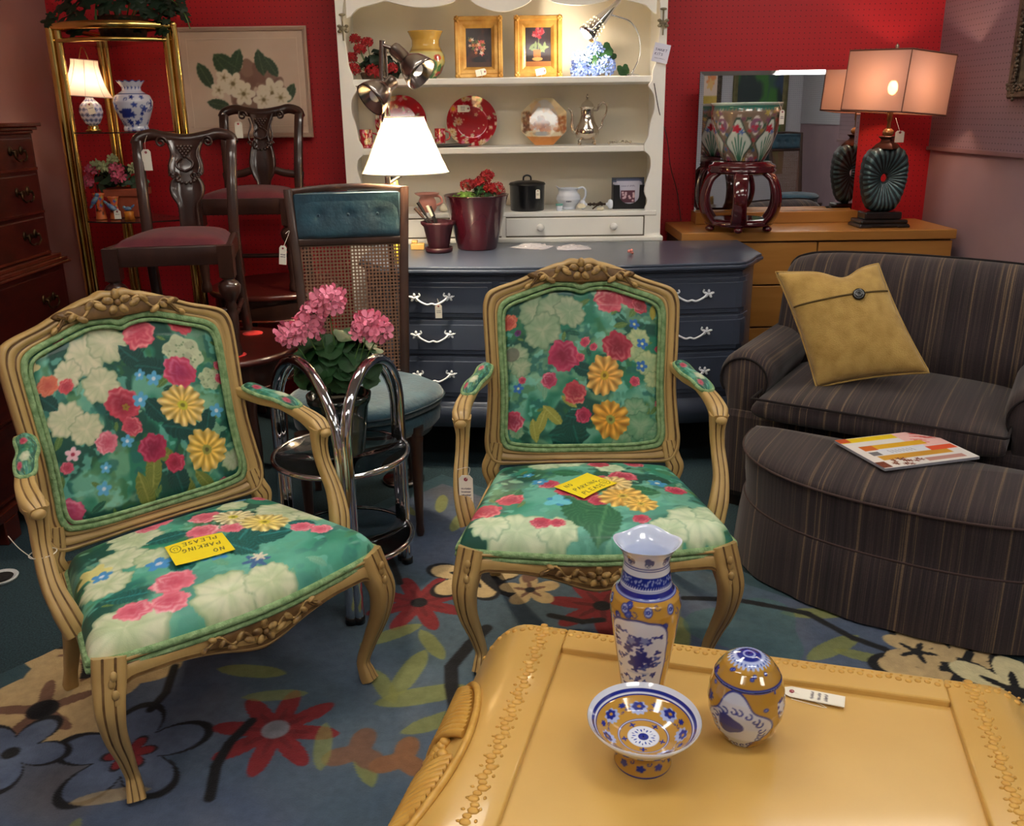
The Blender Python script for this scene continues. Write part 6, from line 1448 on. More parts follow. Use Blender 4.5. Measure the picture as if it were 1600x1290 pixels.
MB().lathe([(.004, -.02), (.010, 0), (.014, .04), (.024, .09), (.040, Lh*.86), (.047, Lh), (.044, Lh), (.036, Lh*.86), (.01, .03)], 36, M=M_, caps=False).obj('cone_shade', m_chr, lp)
mb = MB()
m_hole = mat('lit_perforation', (255, 226, 170), rough=.5, emit=(255, 214, 140), estr=3)
for j in range(4):
    zz = Lh*(.62+.09*j); rr = .0335+.0032*j
    for k in range(14): a = 2*PI*(k+.5*(j % 2))/14; mb.ell(M_@Vector((rr*math.cos(a), rr*math.sin(a), zz)), (.0022, .0022, .0022), 6, 4)
mb.obj('perforations', m_hole, lp)
bulb = M_@Vector((0, 0, Lh-.006)); MB().ell(bulb, (.020, .020, .020), 16, 10).obj('bulb', mat('hot_bulb', (255, 240, 210), emit=(255, 236, 200), estr=26), lp)
lpos = b+bulb+ax*.03; point('desk_lamp_light', lpos, 2.6, (1, .84, .62), .02)

# ------------------------------------------------------------------ floor lamp with two spots
FL = Vector((-.455, 3.40, 0)); t = T('floor_lamp', 'brushed steel floor lamp with lit bell shade and two adjustable spot heads', 'lamp', FL)
MB().lathe([(0, 0), (.085, 0), (.087, .012), (.08, .02), (.014, .03), (0, .031)], 36).obj('base', m_brush, t)
top = P(610, 63, 3.40)-FL; x_ = top.x
MB().tube([(0, 0, .02), (.0, 0, 1.60), (x_*.2, 0, top.z)], .0105, 12).tube([(.018, 0, 1.35), (.018, 0, top.z-.02)], .004, 8).obj('pole', m_brush, t)
sc0 = P(632, 183, 3.42)-FL; sc1 = P(631, 270, 3.42)-FL
LC = Vector((sc0.x*.5+sc1.x*.5, .03, 0))
m_shade = shade_mat('ivory_shade_cloth', (250, 236, 205), (255, 232, 188), .65)
pr_ = [(.160, sc1.z), (.150, sc1.z+.012)]+[(.152-.078*math.sin(k/10*PI/2)**.8, sc1.z+.012+(sc0.z-sc1.z-.012)*k/10) for k in range(1, 11)]
pr_ = [(.162, sc1.z), (.138, sc1.z+.05), (.112, sc1.z+.11), (.090, sc1.z+.16), (.076, sc0.z)]
sh = MB().lathe(pr_, 64, c=(LC.x, LC.y, 0), caps=False, wob=lambda a, j: 1).obj('bell_shade', m_shade, t)
m_tr = mat('ivory_trim', (246, 238, 220), rough=.8)
MB().tube([(LC.x+.162*math.cos(a), LC.y+.162*math.sin(a), sc1.z) for a in np.linspace(0, 2*PI, 60, endpoint=False)], .003, 6, closed=True).tube([(LC.x+.076*math.cos(a), LC.y+.076*math.sin(a), sc0.z) for a in np.linspace(0, 2*PI, 40, endpoint=False)], .003, 6, closed=True).obj('shade_trim', m_tr, sh)
MB().ell((LC.x, LC.y, sc1.z+.10), (.028, .028, .038), 14, 10).obj('bulb', mat('hot_bulb', (255, 240, 210)), t)
MB().tube([(0, 0, sc1.z-.04), (LC.x, LC.y, sc1.z+.0), (LC.x, LC.y, sc1.z+.07)], .006, 8).obj('socket_arm', m_brush, t)
for (h0, h1, lb) in (((618, 78), (655, 112), 'spot head turned down to the right'), ((612, 128), (588, 148), 'spot head turned down to the left')):
    a_, b_ = P(*h0, 3.38)-FL, P(*h1, 3.34)-FL; dd = (b_-a_).normalized(); M_ = Matrix.Translation(a_)@dd.to_track_quat('Z', 'Y').to_matrix().to_4x4()
    L1 = .055 if h0[0] == 618 else .03
    hd = MB().lathe([(0, -.012), (.022, -.01), (.025, 0), (.025, L1), (.034, L1+.006), (.052, L1+.032), (.061, L1+.064), (.063, L1+.082), (.059, L1+.080), (.045, L1+.046), (.02, L1+.02)], 36, M=M_, caps=False).obj('spot_head', m_brush, t, label=lb)
    MB().ell(M_@Vector((0, 0, L1+.05)), (.025, .025, .025), 12, 8).obj('bulb', m_porw, hd)
    MB().tube([a_+Vector((0, 0, 0)), Vector((0, 0, a_.z+.02))], .007, 8).obj('knuckle', m_brush, hd)
b = G(634, 330, 0); b = P(617, 300, 3.62); yb = Vector((b.x, 3.62, DZ))
t = T('yellow_bottle', 'yellow ribbed bottle with a black stopper on the dresser, behind the floor lamp', 'bottle', yb)
MB().lathe([(0, 0), (.028, 0), (.03, .05), (.03, .15), (.024, .20), (.028, .23), (.026, .26), (.022, .29), (.014, .315), (.012, .33), (0, .33)], 32, wob=lambda a, j: 1+.04*math.cos(12*a)).obj('body', mat('yellow_glass', (236, 214, 80), (226, 190, 60), 10, .2, coat=.6), t)
MB().lathe([(.013, .3305), (.016, .345), (.010, .362), (0, .364)], 16).obj('stopper', m_blk, t)
# ------------------------------------------------------------------ mahogany chest at the left edge
m_mah = mat('mahogany', (72, 24, 17), (48, 15, 12), 3.5, .3, coat=.4, stretch=(1, 5, 14), lo=.3, hi=.7); m_mahd = mat('mahogany_edge', (92, 36, 22), (66, 22, 15), 6, .25, coat=.5)
m_dbr = mat('dark_brass', (48, 34, 24), (90, 66, 40), 30, .35, metal=.9)
ch = T('mahogany_chest', 'tall red mahogany chest on chest with dark brass bail pulls at the left edge', 'chest', (0, 0, 0))
CX_ = -1.83; CY0, CY1 = 2.62, 3.60
MB().box(-2.2, CX_-.02, CY0+.02, CY1-.02, .93, 1.40).obj('upper_case', m_mah, ch, bevel=.004)
MB().box(-2.2, CX_+.012, CY0, CY1, .10, .90).obj('lower_case', m_mah, ch, bevel=.004)
mb = MB()
for z0, z1, o_ in ((1.40, 1.412, -.012), (1.412, 1.425, .0), (1.425, 1.440, .012)): mb.box(-2.2, CX_+o_, CY0+.01-o_, CY1-.01+o_, z0, z1)
mb.obj('top_moulding', m_mahd, ch, bevel=.003)
mb = MB()
for z0, z1, o_ in ((.895, .905, .034), (.905, .920, .026), (.920, .935, .010)): mb.box(-2.2, CX_+o_, CY0+.01-o_, CY1-.01+o_, z0, z1)
mb.obj('waist_moulding', m_mahd, ch, bevel=.003)
mb = MB().box(-2.2, CX_+.03, CY0-.015, CY1+.015, .09, .125); 
for y in (CY0-.01, CY1-.09): mb.box(CX_-.06, CX_+.032, y, y+.10, 0, .09)
mb.box(CX_-.06, CX_+.03, 2.86, 2.95, 0, .09)
mb.obj('bracket_base', m_mahd, ch, bevel=.004)
def chest_drawer(y0, y1, z0, z1, x, hs):
    d = MB().box(x-.02, x+.006, y0, y1, z0, z1).obj('drawer', m_mah, ch, bevel=.005)
    MB().box(x-.02, x+.010, y0-.004, y1+.004, z0-.006, z0+.004).obj('bead', m_mahd, d)
    for hy in hs:
        zc = (z0+z1)/2; mb = MB(); xx = x+.008
        for s in (-1, 1): mb.ell((xx, hy+s*.038, zc+.012), (.006, .014, .018), 10, 8); mb.ell((xx+.010, hy+s*.038, zc+.010), (.010, .006, .006), 8, 6)
        mb.tube(crom([(xx+.016, hy-.038, zc+.010), (xx+.018, hy-.040, zc-.012), (xx+.018, hy-.018, zc-.026), (xx+.018, hy, zc-.022), (xx+.018, hy+.018, zc-.026), (xx+.018, hy+.040, zc-.012), (xx+.016, hy+.038, zc+.010)], 5), .0038, 8)
        mb.ell((xx, hy, zc+.004), (.003, .022, .014), 10, 6); mb.obj('bail_pull', m_dbr, d)
for z0, z1 in ((1.270, 1.385), (1.105, 1.250), (.945, 1.085)): chest_drawer(CY0+.04, CY1-.04, z0, z1, CX_-.02, (CY0+.20, CY1-.17))
for z0, z1 in ((.665, .875), (.42, .645), (.15, .40)): chest_drawer(CY0+.03, CY1-.03, z0, z1, CX_+.012, (CY0+.20, CY1-.17))

# ------------------------------------------------------------------ brass corner shelf
m_bra = mat('polished_brass', (232, 200, 122), (214, 176, 92), 10, .13, metal=1)
m_shelfg = mat('smoked_shelf_glass', (150, 120, 110), rough=.03, trans=.9, ior=1.3)
et = T('brass_etagere', 'tall polished brass corner shelf unit with glass shelves', 'shelf unit', (0, 0, 0))
LP_, RP_, BP_ = Vector((-1.905, 4.0, 0)), Vector((-1.425, 4.02, 0)), Vector((-1.90, 4.46, 0)); ZE = 1.825
for p, nm in ((LP_, -1), (RP_, 1), (BP_, 0)):
    mb = MB()
    ofs = [(-.014, 0, .0185), (.020, -.006, .0145)] if nm != 0 else [(-.014, 0, .016), (.014, -.006, .013)]
    for dx, dy, r in ofs: mb.tube([p+Vector((dx, dy, 0)), p+Vector((dx, dy, ZE))], r, 14); mb.ell(p+Vector((dx, dy, ZE)), (r*1.1, r*1.1, r*.9), 12, 8)
    mb.obj('post', m_bra, et)
def bow(z, k=.10, off=0): 
    out = []
    for i in range(25):
        t = i/24; q = LP_.lerp(RP_, t); out.append(Vector((q.x, q.y-k*math.sin(PI*t)-off, z)))
    return out
MB().tube(bow(ZE-.004), .017, 12).tube(bow(ZE-.06, .10), .009, 10).tube([LP_+Vector((0, 0, ZE-.004)), BP_+Vector((0, 0, ZE-.004))], .014, 10).tube([RP_+Vector((0, 0, ZE-.004)), BP_+Vector((0, 0, ZE-.004))], .014, 10).obj('top_rail', m_bra, et)
for z in (1.775, 1.395, 1.016, .62, .22):
    b_ = bow(z, .085, -.0); poly = [(p.x, p.y) for p in b_]+[(RP_.x, RP_.y+.02), (BP_.x+.03, BP_.y), (BP_.x-.02, BP_.y), (LP_.x-.02, LP_.y)]
    sh = MB().prism(poly, 'z', z-.006, z).obj('glass_shelf', m_shelfg, et, fix=True)
mb = MB()
for p in (LP_, RP_, BP_): mb.lathe([(0, 0), (.035, 0), (.03, .012), (0, .013)], 16, c=(p.x, p.y, 0))
mb.obj('foot', m_bra, et)
# ivy on top
m_ivy = mat('dark_ivy', (24, 48, 30), (16, 32, 22), 30, .45)
iv = T('ivy_plant', 'dark trailing ivy plant on top of the brass corner shelf', 'plant', (-1.66, 4.12, 1.776))
MB().lathe([(0, 0), (.09, 0), (.11, .09), (.105, .09), (0, .08)], 24).obj('basket', mat('dark_basket', (60, 40, 26)), iv)
rn = random.Random(12)
for i in range(190):
    a = rn.random()*6.28; r = rn.random()**.6; x = .30*r*math.cos(a); y = .15*r*math.sin(a)-.02; z = .16+.16*(1-r)*rn.random()+.06*rn.random()-.10*r**3
    if i % 6 == 0: x = rn.uniform(-.27, .25); y = -.13; z = rn.uniform(.02, .10)
    if i % 9 == 0: x = rn.uniform(.14, .30); z = rn.uniform(.07, .24)
    leaf(iv, (x, y, z), rn.uniform(.022, .042), (math.cos(a)*.5, -.6+.3*math.sin(a), .4+.5*rn.random()), m_ivy, 'ivy', rn)
mb = MB()
for k in range(14):
    a = k*.9; mb.tube(crom([(.05*math.cos(a), .03*math.sin(a), .09), (.15*math.cos(a), .08*math.sin(a), .20), (.26*math.cos(a), .12*math.sin(a), .12), (.29*math.cos(a), .13*math.sin(a), .04)], 4), .0025, 5)
mb.obj('stems', m_stem, iv)
# small table lamp
b = P(147, 205, 4.12); b.z = 1.396
t = T('small_table_lamp', 'small lit lamp with blue lattice porcelain body and pleated white bell shade', 'lamp', b)
c = Canvas(120, 90, (214, 214, 228))
for i in range(13):
    for j in range(7):
        x, y = (i+.5*(j % 2))/12, (j+.5)/7; c.shape(x, y, .045, lambda tt: .62+.2*np.abs(np.cos(2*tt)), (66, 82, 150)); c.shape(x, y, .030, lambda tt: .62+.2*np.abs(np.cos(2*tt)), (206, 208, 226)); c.shape(x, y, .014, None, (24, 26, 60))
MB().lathe([(0, 0), (.032, 0), (.034, .006), (.022, .012), (.026, .020), (.016, .026), (0, .026)], 24).obj('base', m_bra, t)
lathe_paint('body', [(.016, .024), (.030, .034), (.044, .060), (.050, .085), (.044, .112), (.026, .130), (.017, .140), (.016, .165)], c, m_por, 80, 60, parent=t)
MB().lathe([(.007, .165), (.007, .215)], 12).tube(crom([(-.012, 0, .17), (-.028, 0, .20), (-.025, 0, .28), (0, 0, .355), (.025, 0, .28), (.028, 0, .20), (.012, 0, .17)], 5), .0018, 6).obj('harp', m_bra, t)
s0, s1 = P(144, 150, 4.12)-b, P(144, 93, 4.12)-b; zs0, zs1 = s0.z, s1.z
tilt = Matrix.Translation((-.012, 0, zs0))@Matrix.Rotation(R(5), 4, 'Y')
hh = zs1-zs0
MB().lathe([(.108, 0), (.094, .02), (.077, .055), (.063, .10), (.056, hh*.86), (.055, hh)], 60, M=tilt, caps=False, wob=lambda a, j: 1+.012*math.cos(8*a)).obj('bell_shade', shade_mat('pale_pink_shade', (246, 226, 214), (255, 220, 200), .6), t)
mb = MB()
for k in range(8):
    a = k*PI/4+PI/8; mb.tube([tilt@Vector((r*math.cos(a)*1.0, r*math.sin(a)*1.0, z)) for r, z in ((.107, 0), (.0935, .02), (.0765, .055), (.0625, .10), (.0555, hh*.86), (.0545, hh))], .0012, 5)
for rr, zz in ((.108, 0), (.055, hh)): mb.tube([tilt@Vector((rr*math.cos(a), rr*math.sin(a), zz)) for a in np.linspace(0, 2*PI, 40, endpoint=False)], .002, 5, closed=True)
mb.obj('shade_trim', mat('rose_grey_trim', (196, 168, 160), rough=.8), t)
MB().ell((0, 0, zs0+.05), (.016, .016, .022), 12, 8).obj('bulb', mat('hot_bulb', (255, 240, 210)), t)
point('small_lamp_bulb_light', b+Vector((0, 0, zs0+.055)), 1.9, (1, .80, .58), .016)
tag_('pale tag hanging on the blue lattice body of the small lamp', b+Vector((.022, -.058, .115)), (0, R(-12), 0), .030, .048, [b+Vector((.01, -.02, .15))], 1, seed=41)
# blue and white vase
b = P(214, 206, 4.13); b.z = 1.396
c = Canvas(200, 130, (206, 210, 226)); q = np.random.RandomState(8)
for i in range(60): x, y = q.rand(), .30+.55*q.rand(); c.shape(x, y, .014+.022*q.rand(), lambda tt: .75+.25*np.sin(5*tt+i), [(34, 50, 130), (60, 80, 160)][i % 2])
for i in range(44): c.scroll(q.rand(), .32+.55*q.rand(), .02, (60, 78, 150), .005, .9, q.rand()*6)
for i in range(4): c.shape(.7+.02*i, .55, .05, lambda tt: .7+.3*np.sin(4*tt), (40, 56, 138)); c.shape(.74, .68, .03, lambda tt: .6+.4*np.sin(5*tt), (30, 44, 120))
c.rect(0, .24, 1, .265, (36, 50, 124)); c.rect(0, .88, 1, .90, (36, 50, 124)); c.rect(0, 0, 1, .03, (60, 76, 150))
for k in range(16): c.shape(k/16, .12, .018, lambda tt: .7+.3*np.cos(3*tt), (70, 86, 156))
t = T('blue_white_vase', 'blue and white shouldered porcelain vase with ruffled rim beside the small lamp', 'vase', b)
def rw(r, z, th, v): k = np.clip((z-.185)/.025, 0, 1); return r*(1+.06*k*np.cos(12*th)), z+.003*k*np.cos(12*th)
lathe_paint('body', [(0, 0), (.052, 0), (.053, .012), (.050, .02), (.062, .05), (.080, .095), (.084, .125), (.074, .150), (.050, .165), (.040, .172), (.040, .185), (.050, .200), (.058, .212), (.054, .212), (.036, .18), (0, .15)], c, m_por, 130, 90, rw, parent=t)
# lower shelf: terracotta planter, figurines, bird
b = P(206, 344, 4.16); b.z = 1.017
m_tc = mat('terracotta', (170, 84, 56), (150, 70, 46), 12, .8)
t = T('terracotta_planter', 'square terracotta planter of small pink flowers on the brass shelf', 'planter', b)
mb = MB(); 
for z0, z1, h0, h1 in ((0, .095, .058, .070), (.095, .128, .078, .080)): mb.add([(-h0, -h0, z0), (h0, -h0, z0), (h0, h0, z0), (-h0, h0, z0), (-h1, -h1, z1), (h1, -h1, z1), (h1, h1, z1), (-h1, h1, z1)], [(0, 3, 2, 1), (4, 5, 6, 7), (0, 1, 5, 4), (1, 2, 6, 5), (2, 3, 7, 6), (3, 0, 4, 7)], 0, False)
mb.obj('pot', m_tc, t, bevel=.004)
m_lgd = mat('dusky_leaf', (34, 58, 40), (50, 74, 52), 30, .5)
leaves(t, (-.04, 0, .165), .13, .09, .09, 70, .030, m_lgd, 22, 'long'); rn = random.Random(4)
m_pale = mat('pale_green_bud', (176, 186, 140), rough=.6)
for (x, y, z, r, m) in ((.0, -.10, .215, .022, m_dpink), (.01, -.10, .185, .022, m_dpink), (-.115, -.08, .215, .018, m_dpink), (-.145, -.08, .165, .020, m_dpink), (-.09, -.08, .235, .012, m_pale), (-.02, -.07, .26, .012, m_pale), (.06, -.05, .215, .014, m_pale), (-.05, -.10, .23, .012, m_pale)): umbel(t, (x, y, z), (x*.4, y*.4, .14), r, m, 8, .020, rn)
b = P(170, 344, 4.05); b.z = 1.017
c = Canvas(120, 100, (196, 78, 44)); c.mixnoise((214, 110, 60), 5, .5, .2, 3); q = np.random.RandomState(2)
for i in range(10): x, y = q.rand(), .15+.5*q.rand(); c.shape(x, y, .07, lambda tt: .7+.3*np.sin(5*tt), (60, 90, 150)); c.shape(x+.05, y-.05, .04, lambda tt: .8+.2*np.sin(3*tt), (170, 170, 80))
c.mixnoise((80, 40, 30), 9, .68, .08, 5)
t = T('bird_figurine_vase', 'orange majolica double vase with blue birds on the lower brass shelf', 'vase', b)
for i, (x, h, r) in enumerate(((-.030, .115, .020), (.032, .100, .019))):
    lathe_paint('trunk', [(0, 0), (r*1.2, 0), (r*1.0, h*.3), (r*.9, h*.6), (r*1.2, h*.9), (r*1.4, h), (r*1.2, h), (r*.6, h*.8), (0, h*.7)], c, cmat('majolica_glaze', .18), 50, 40, parent=t, loc=(x, 0, 0))
mb = MB(); 
for (x, z, a) in ((-.040, .085, -.9), (.030, .055, .7)): 
    Mx = Matrix.Rotation(a, 3, 'Y'); mb.ell((x, -.024, z), (.026, .012, .011), 10, 8, M=Mx); mb.ell(Vector((x, -.026, z))+Mx@Vector((.028, 0, .004)), (.010, .009, .009), 8, 6); mb.ell(Vector((x, -.02, z))+Mx@Vector((-.03, 0, 0)), (.016, .004, .006), 8, 5, M=Mx)
mb.obj('bird', mat('blue_bird_glaze', (62, 92, 160), (120, 150, 150), 60, .25, coat=.5), t)
b = P(203, 345, 4.02); b.z = 1.017; t = T('bird_figurine', 'tiny blue bird on a yellow stump, before the terracotta planter', 'figurine', b)
MB().lathe([(0, 0), (.022, 0), (.018, .02), (.020, .036), (0, .037)], 16, wob=lambda a, j: 1+.1*math.sin(5*a)).obj('stump', mat('amber_glaze', (206, 130, 40), (170, 90, 30), 30, .25, coat=.5), t)
MB().ell((0, -.004, .048), (.018, .010, .010), 10, 8).ell((.022, -.004, .058), (.012, .005, .005), 8, 6, M=Matrix.Rotation(-.7, 3, 'Y')).ell((-.016, -.004, .054), (.008, .007, .007), 8, 6).obj('bird', mat('blue_bird_glaze', (62, 92, 160)), t)
tag_('small pale tag before the orange bird vase on the brass shelf', b+Vector((-.036, -.035, .040)), (0, 0, 0), .030, .038, None, 1, seed=44)

# ------------------------------------------------------------------ magnolia picture on the back wall
c = Canvas(170, 140, (206, 180, 158)); c.mixnoise((214, 190, 168), 3, .5, .3, 2)
c.rect(.0, .0, 1, .004, (180, 150, 130)); q = np.random.RandomState(3)
for (x, y, r) in ((.46, .55, .16), (.66, .45, .15), (.56, .40, .13), (.74, .56, .12), (.50, .68, .12)): c.shape(x, y, r, lambda tt: .8+.15*np.sin(5*tt+x*9), (120, 84, 70), .8)
for (x, y, L, a) in ((.33, .34, .13, 1.0), (.44, .30, .12, 1.9), (.64, .30, .11, 1.4), (.72, .34, .10, 1.0), (.27, .70, .10, .2), (.18, .42, .12, 1.1), (.36, .28, .10, .6), (.86, .60, .09, 2)): c.leaf(x, y, L, a, (40, 66, 42), (84, 104, 70), .6)
for (x, y, r, n_) in ((.40, .50, .10, 6), (.33, .44, .07, 5), (.48, .60, .10, 6), (.28, .56, .07, 5), (.72, .60, .13, 7), (.64, .66, .09, 6), (.78, .64, .09, 6)):
    c.shape(x, y, r, lambda tt: .62+.38*np.abs(np.cos(n_*tt/2)), (226, 214, 190)); c.shape(x, y, r*.7, lambda tt: .35+.4*np.abs(np.cos(n_*tt/2))**3, (200, 184, 150)); c.shape(x, y, r*.16, None, (120, 100, 60))
c.line([(0.03, .92), (.97, .92)], .004, (180, 150, 130))
m_pale_f = mat('pale_wood_frame', (196, 168, 150), (184, 156, 138), 8, .5); a0, a1, a2 = P(290, 217, 4.57), P(491, 214, 4.57), P(484, 43, 4.59)
cc = (a0+a1)/2
t = T('magnolia_picture', 'large pale-framed picture of white magnolias hung on the red back wall', 'picture', cc, (R(-2), 0, 0))
W_, H_2 = .635, .515
prof = [(0, 0), (0, .018), (.006, .02), (.018, .014), (.022, .006)]; K = 5; vs = []
for (sx, sz) in ((-1, 0), (1, 0), (1, 1), (-1, 1)):
    for (o_, d) in prof: vs.append((sx*(W_/2-o_), -d, (o_ if sz == 0 else H_2-o_)))
MB().add(vs, [(c_*K+i, ((c_+1) % 4)*K+i, ((c_+1) % 4)*K+i+1, c_*K+i+1) for c_ in range(4) for i in range(K-1)], 0, False).obj('frame', m_pale_f, t, fix=True)
panel('print', (-W_/2+.02, -.006, .02), (W_/2-.02, -.006, .02), (-W_/2+.02, -.006, H_2-.02), c, cmat('picture_print', .4, .4), 150, 120, parent=t)
mb = MB(); iw = .05
for (x0, x1, z0, z1) in ((-W_/2+iw, W_/2-iw, iw+.004, iw+.007), (-W_/2+iw, W_/2-iw, H_2-iw-.005, H_2-iw-.002), (-W_/2+iw, -W_/2+iw+.003, iw, H_2-iw), (W_/2-iw-.003, W_/2-iw, iw, H_2-iw)): mb.box(x0, x1, -.0085, -.006, z0, z1)
mb.obj('mat_bevel', mat('cream_bevel', (220, 198, 176), rough=.7), t)

# ------------------------------------------------------------------ tiered mahogany tables
m_dw = mat('dark_carved_wood', (66, 40, 32), (40, 22, 18), 9, .28, coat=.5, stretch=(1, 1, .3), bump=.08, bscale=40); m_red_felt = mat('red_felt', (206, 52, 50), rough=.95)
def oval_table(label, c0, rx, ry, z, nlegs=4, low=.0):
    t = T('mahogany_table', label, 'table', c0)
    def el(k, zz): return [(rx*k*math.cos(a), ry*k*math.sin(a), zz) for a in np.linspace(0, 2*PI, 72, endpoint=False)]
    mb = MB(); loft(mb, [el(.9, z-.028), el(.985, z-.026), el(1, z-.018), el(1.0, z-.010), el(.985, z-.002), el(.97, z)]); mb.obj('top', m_mah, t)
    mb = MB(); loft(mb, [el(.90, z-.125), el(.92, z-.12), el(.92, z-.028)], False); mb.obj('apron', m_dw, t)
    MB().tube([Vector(p) for p in el(.925, z-.120)], .006, 6, closed=True).obj('gadroon_edge', m_mahd, t)
    for k in range(nlegs):
        a = PI/4+k*PI/2; x, y = rx*.84*math.cos(a), ry*.84*math.sin(a)
        MB().lathe([(.016, 0), (.022, .01), (.016, .03), (.02, .06), (.026, (z-.12)*.5), (.018, (z-.12)*.8), (.030, z-.12), (.030, z-.03)], 14, c=(x, y, 0)).obj('leg', m_dw, t)
    return t
oval_table('oval mahogany table with red felt discs under the front carved chair', (-1.205, 3.36, 0), .38, .33, .60)
oval_table('taller oval mahogany table behind, under the rear carved chair', (-1.10, 4.12, 0), .30, .31, .70)
for (u, v, lb) in ((368, 555, 'round red felt disc under the front right foot of the front carved chair'), (395, 521, 'round red felt disc lying loose on the lower mahogany table')):
    q = G(u, v, .60); MB().lathe([(0, 0), (.040, 0), (.040, .003), (0, .003)], 28).obj('felt_disc', m_red_felt, label=lb, cat='felt pad', loc=(q.x, q.y, .6005))
# ------------------------------------------------------------------ carved dining chairs
m_vel = mat('dusty_burgundy_velvet', (100, 34, 44), (82, 26, 36), 14, .85, sheen=.1, bump=.15, bscale=120)
def carved_chair(label, loc, rot, splat=0):
    t = T('carved_chair', label, 'chair', loc, rot, 'carved dark side chairs on the mahogany tables')
    S = .410   # seat height (frame top)
    hw0, hw1, D = .208, .166, .38
    # seat frame
    def fr_box(name, a, b, h0, h1, th=.022): 
        MB().sweep([a, b], [(th/2, (h1-h0)/2)]*2, [(1, 1), (-1, 1), (-1, -1), (1, -1)], up=(0, 0, 1)).obj(name, m_dw, t, bevel=.004)
    zc = S-.035
    for nm, a, b in (('front_rail', (-hw0, 0, zc), (hw0, 0, zc)), ('side_rail', (-hw0, 0, zc), (-hw1, D, zc)), ('side_rail', (hw0, 0, zc), (hw1, D, zc)), ('rear_rail', (-hw1, D, zc), (hw1, D, zc))): fr_box(nm, a, b, S-.07, S)
    # drop-in seat
    n2 = 22; vs = []
    for j in range(n2):
        for i in range(n2):
            a, b = i/(n2-1)*2-1, j/(n2-1)*2-1; w_ = hw0*(1-(b+1)/2)+hw1*(b+1)/2-.012
            vs.append((a*w_, (b+1)/2*(D-.03)+.012-.012*math.cos(a*PI/2)*(b < -.8), S-.004+.046*((1-a**6)*(1-b**6))**.5*(.7+.3*math.cos(a*PI/2)*math.cos(b*PI/2))))
    MB().add(vs, [(j*n2+i, j*n2+i+1, (j+1)*n2+i+1, (j+1)*n2+i) for j in range(n2-1) for i in range(n2-1)]).obj('seat_pad', m_vel, t)
    # front legs: block, ring, carved bulb, shaft
    for s in (-1, 1):
        x = s*(hw0-.012)
        mb = MB().box(x-.026, x+.026, -.026, .026, S-.115, S-.002)
        mb.lathe([(.018, 0), (.024, .006), (.022, .03), (.017, .045), (.020, .10), (.022, .16), (.016, .175), (.023, .185), (.017, .195), (.020, .21), (.034, .235), (.038, .262), (.030, .275), (.020, .282), (.018, .286), (.026, .290), (.026, S-.115)], 20, c=(x, 0, 0), wob=lambda a, j: 1+(.09*abs(math.cos(4*a)) if 9 <= j <= 13 else 0))
        mb.obj('front_leg', m_dw, t, bevel=0)
        p = crom([(s*hw1, D, S), (s*hw1, D+.004, S-.1), (s*hw1, D+.02, .2), (s*(hw1+.004), D+.06, 0)], 4)
        MB().sweep(p, [(.017, .020)]*len(p), [(1, .8), (.8, 1), (-.8, 1), (-1, .8), (-1, -.8), (-.8, -1), (.8, -1), (1, -.8)], up=(0, 1, 0)).obj('rear_leg', m_dw, t)
        # stile
        p = crom([(s*hw1, D, S-.06), (s*hw1, D+.004, S+.04), (s*(hw1+.004), D+.022, S+.17), (s*(hw1+.010), D+.05, S+.30), (s*(hw1+.012), D+.068, S+.345)], 4)
        MB().sweep(p, [(.019, .014)]*len(p), [(1, .8), (.8, 1), (-.8, 1), (-1, .8), (-1, -.8), (-.8, -1), (.8, -1), (1, -.8)], up=(0, 1, 0)).obj('stile', m_dw, t)
    def bk(x, h): return Vector((x, D+.004+.17*(h/.42)**2*.42, S+h*.83))
    # crest
    cr = crom([bk(-.188, .405), bk(-.172, .435), bk(-.125, .450), bk(-.08, .438), bk(0, .425), bk(.08, .438), bk(.125, .450), bk(.172, .435), bk(.188, .405)], 5)
    MB().sweep(cr, [(.016, .022)]*len(cr), [(math.cos(a), math.sin(a)) for a in np.linspace(0, 2*PI, 12, endpoint=False)], up=(0, 0, 1)).obj('crest_rail', m_dw, t)
    # splat (vase shape with scroll ears)
    if splat == 0: hp = [(.038, .0), (.038, .08), (.040, .13), (.058, .165), (.066, .20), (.060, .235), (.050, .255), (.066, .275), (.064, .32), (.056, .36), (.062, .395), (.075, .425)]
    else: hp = [(.034, .0), (.032, .05), (.05, .09), (.062, .15), (.055, .22), (.035, .30), (.038, .36), (.06, .425)]
    hp = [(p.x, p.y) for p in crom([(a, b, 0) for a, b in hp], 4)]
    mb = MB(); vs = []; n = len(hp)
    for (w_, h) in hp:
        for f in (-1, -.86, -.8, -.3, .3, .8, .86, 1): q = bk(w_*f, h); vs.append((q.x, q.y-.010+(-.005 if abs(f) == .86 else 0)-.004*(1-f*f), q.z))
        for f in (1, -1): q = bk(w_*f, h); vs.append((q.x, q.y+.006, q.z))
    K = 10; mb.add(vs, [(j*K+i, (j+1)*K+i, (j+1)*K+(i+1) % K, j*K+(i+1) % K) for j in range(n-1) for i in range(K)]); mb.obj('splat', m_dw, t)
    mb = MB()
